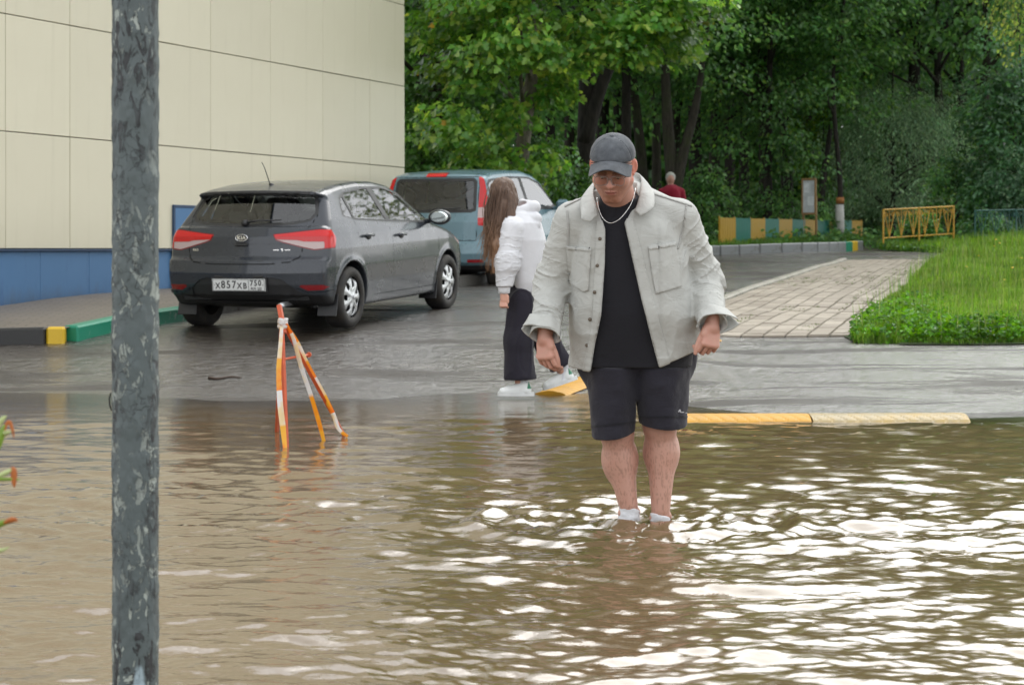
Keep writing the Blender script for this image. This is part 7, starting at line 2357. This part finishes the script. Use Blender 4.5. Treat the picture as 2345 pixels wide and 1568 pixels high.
mb = MB(); mb.lathe([(.0005, -.01), (.016, -.01), (.016, .01), (.0005, .01)], c=at(707, 811, 12.0) - to, axis=1, seg=10); mb.build('cross_bar_end', M_or, tri)
def tape(pts, w, ph0, name='tape', rep=.34, parent=None):
    pts = spline(np.array(pts) - to, 30)
    L = np.concatenate([[0], np.cumsum(np.linalg.norm(np.diff(pts, axis=0), axis=1))])
    tv = np.gradient(pts, axis=0); tv /= np.linalg.norm(tv, axis=1, keepdims=True)
    tw = ph0 * 5 + 2.0 * L / .3
    s = np.cross(tv, (0, 1.0, 0)); s /= np.linalg.norm(s, axis=1, keepdims=True); u = np.cross(tv, s)
    a = .35 * np.sin(tw)
    sv = s * np.cos(a)[:, None] + u * np.sin(a)[:, None]
    P = np.stack([pts + sv * (w * k)[:, None] + u * (.004 * (1 - k * k)) for k in (-1, -.35, .35, 1)], 1)
    n, m = P.shape[:2]
    i, j = np.meshgrid(np.arange(n - 1), np.arange(m - 1), indexing='ij')
    F = np.stack([i * m + j, (i + 1) * m + j, (i + 1) * m + j + 1, i * m + j + 1], -1).reshape(-1, 4)
    c = np.repeat(((L / rep + ph0) % 50)[:, None], m, 1).reshape(-1)
    return link(name, mesh_np(name, P.reshape(-1, 3), F, colors=np.stack([c, c, c], 1)), M_tape, parent or tri)
w_ = np.interp(np.arange(30), [0, 10, 22, 29], [.010, .016, .017, .012])
tape([at(645, 748, 11.70), at(641, 800, 11.66), at(638, 850, 11.64), at(641, 920, 11.58), at(648, 980, 11.56), at(653, 1030, 11.50)], w_, .05, rep=.40)
tape([at(655, 740, 11.78), at(672, 775, 11.85), at(690, 840, 11.9), at(712, 905, 11.95), at(730, 965, 11.98), at(742, 1010, 12.0)], w_ * .85, .9, rep=.8)
tape([at(652, 738, 11.80), at(680, 780, 11.9), at(705, 835, 11.96), at(735, 890, 12.04), at(762, 945, 12.1), at(775, 980, 12.12), at(796, 998, 12.12)], w_ * .8, .35, rep=.26)
for k, (py, r_) in enumerate(((732, .022), (739, .024), (747, .026))):
    c_ = at(648, py, 11.80)
    a = lines(0, 2 * np.pi, 16)
    tape([c_ + np.array((r_ * math.cos(q), r_ * math.sin(q), .004 * math.sin(q * 2 + k))) for q in a], np.full(30, .011), .1 + .02 * k, 'tape_wrap', rep=3.0)

# ------------------------------------------------------------------ striped fence, ornamental fences, notice board
M_fy = kerb_paint('ochre_fence_paint', (.40, .24, .02), (.16, .11, .05), .66); M_fg = kerb_paint('sea_green_fence_paint', (.014, .15, .115), (.05, .09, .07), .68)
FA, FB = at(1648, 560, 40.0), at(1974, 560, 49.6)
fen = thing('striped_fence', 'low fence of ochre and green panels along the far kerb', 'fence', (FA[0], FA[1], 0))
NS = 11
for k in range(NS):
    a = FA + (FB - FA) * (k / NS); b = FA + (FB - FA) * ((k + 1) / NS)
    L = np.linalg.norm((b - a)[:2]); yaw = math.atan2(b[1] - a[1], b[0] - a[0])
    z0 = EYE - (np.interp(k, [0, NS], [560, 551]) - 569) / FPX * a[1] - .02; ht = np.interp(k, [0, NS], [.62, .58])
    pr = link('fence_panel', None, parent=fen); pr.location = (a[0] - FA[0], a[1] - FA[1], z0 - .04); pr.rotation_euler = (0, 0, yaw)
    m = M_fg if k % 2 else M_fy
    mb = MB()
    for q in range(9): mb.box((L * (q + .5) / 9, 0, ht / 2 + .02), (L / 9 - .030, .018, ht - .06), bev=.003)
    mb.build('slats', m, pr, kind='stuff')
    mb = MB()
    for zz in (.10, ht - .03): mb.box((L / 2, .022, zz), (L - .004, .024, .035), bev=.003)
    for xx in (.02, L - .02): mb.box((xx, .022, ht / 2), (.03, .03, ht + .04), bev=.003)
    mb.build('panel_frame', m, pr)
def ornamental(label, px0, px1, py0, py1, Y0, Y1, n, mat, hgt):
    a, b = at(px0, py0, Y0), at(px1, py1, Y1)
    root = thing('ornamental_fence', label, 'fence', tuple(a))
    for k in range(n):
        p = (b - a) * (k / n); q = (b - a) * ((k + 1) / n)
        L = np.linalg.norm(q - p); ux = (q - p) / L
        F_ = lambda x, z: p + ux * x + np.array((0, 0, -z))
        def bar(pts, r, name): mb = MB(); mb.tube(np.array([F_(*s) for s in pts]), r, 5); mb.build(name, mat, root)
        bar([(0, 0), (L, 0)], .018, 'top_rail'); bar([(0, hgt - .1), (L, hgt - .1)], .014, 'bottom_rail')
        bar([(0, -.02), (0, hgt)], .020, 'post')
        if k == n - 1: bar([(L, -.02), (L, hgt)], .020, 'post')
        m_ = 3
        for s in range(m_):
            x0 = L * s / m_; x1 = L * (s + 1) / m_; xm = (x0 + x1) / 2
            bar([(x0 + .02, .03), (xm, hgt - .12)], .010, 'bar'); bar([(x1 - .02, .03), (xm, hgt - .12)], .010, 'bar'); bar([(xm, .02), (xm, hgt - .12)], .009, 'bar')
            for sg in (-1, 1):
                c0 = xm + sg * L / m_ * .27
                bar([(c0 + .05 * math.cos(w) * (1 - w / 11), .085 + .055 * math.sin(w) * (1 - w / 11)) for w in lines(0, 7.5, 22)], .008, 'scroll')
    return root
M_fye = plain('yellow_fence_paint', (.46, .25, .015), .5, var=.2); M_fge = plain('dark_green_fence_paint', (.012, .085, .07), .5, var=.2)
ornamental('yellow ornamental iron fence in front of the willow', 2022, 2183, 480, 472, 39.6, 40.9, 2, M_fye, .66)
ornamental('dark green ornamental iron fence at the right edge', 2232, 2420, 482, 478, 41.5, 41.5, 2, M_fge, .62)
M_wood = plain('brown_board_frame', (.24, .135, .045), .6, var=.2); M_paper = plain('grey_notice_paper', (.42, .44, .46), .5, var=.25, vscale=7)
bp = at(1852, 490, 45.0); board = thing('notice_board', 'narrow brown framed notice board behind the striped fence', 'notice board', tuple(bp), (0, 0, math.radians(-38)))
mb = MB(); mb.box((0, -.012, .40), (.30, .012, .72)); mb.build('notice', M_paper, board)
mb = MB(); mb.box((-.165, 0, .40), (.04, .05, .82), bev=.004); mb.box((.165, 0, .40), (.04, .05, .82), bev=.004); mb.box((0, 0, .795), (.29, .048, .04), bev=.004); mb.box((0, 0, .01), (.29, .048, .04), bev=.004); mb.box((0, .014, .40), (.29, .016, .74)); mb.build('frame', M_wood, board)
for s in (-.165, .165):
    mb = MB(); mb.box((s, .03, -.35), (.04, .04, 1.5), bev=.004); mb.build('post', M_wood, board)
for (x, z, w, h) in ((-.05, .60, .14, .22), (.05, .30, .16, .20)):
    mb = MB(); mb.box((x, -.0205, z), (w, .003, h)); mb.build('sheet', plain('pale_sheet', (.56, .58, .60), .5, var=.2, vscale=12), board)
# fallen twig on the asphalt
M_twig = plain('twig_bark', (.05, .03, .02), .7)
tw_ = spline([at(478, 822, 16.6), at(500, 824, 16.55), at(525, 820, 16.62), at(552, 823, 16.56)], 14); tw_[:, 2] = ground_z(tw_[:, 0], tw_[:, 1]) + .012
mb = MB(); mb.tube(tw_, np.linspace(.012, .006, 14), 6); o = mb.build('twig', M_twig, smooth_shade=True); o['label'] = 'fallen brown twig on the wet asphalt behind the hatchback'; o['category'] = 'twig'
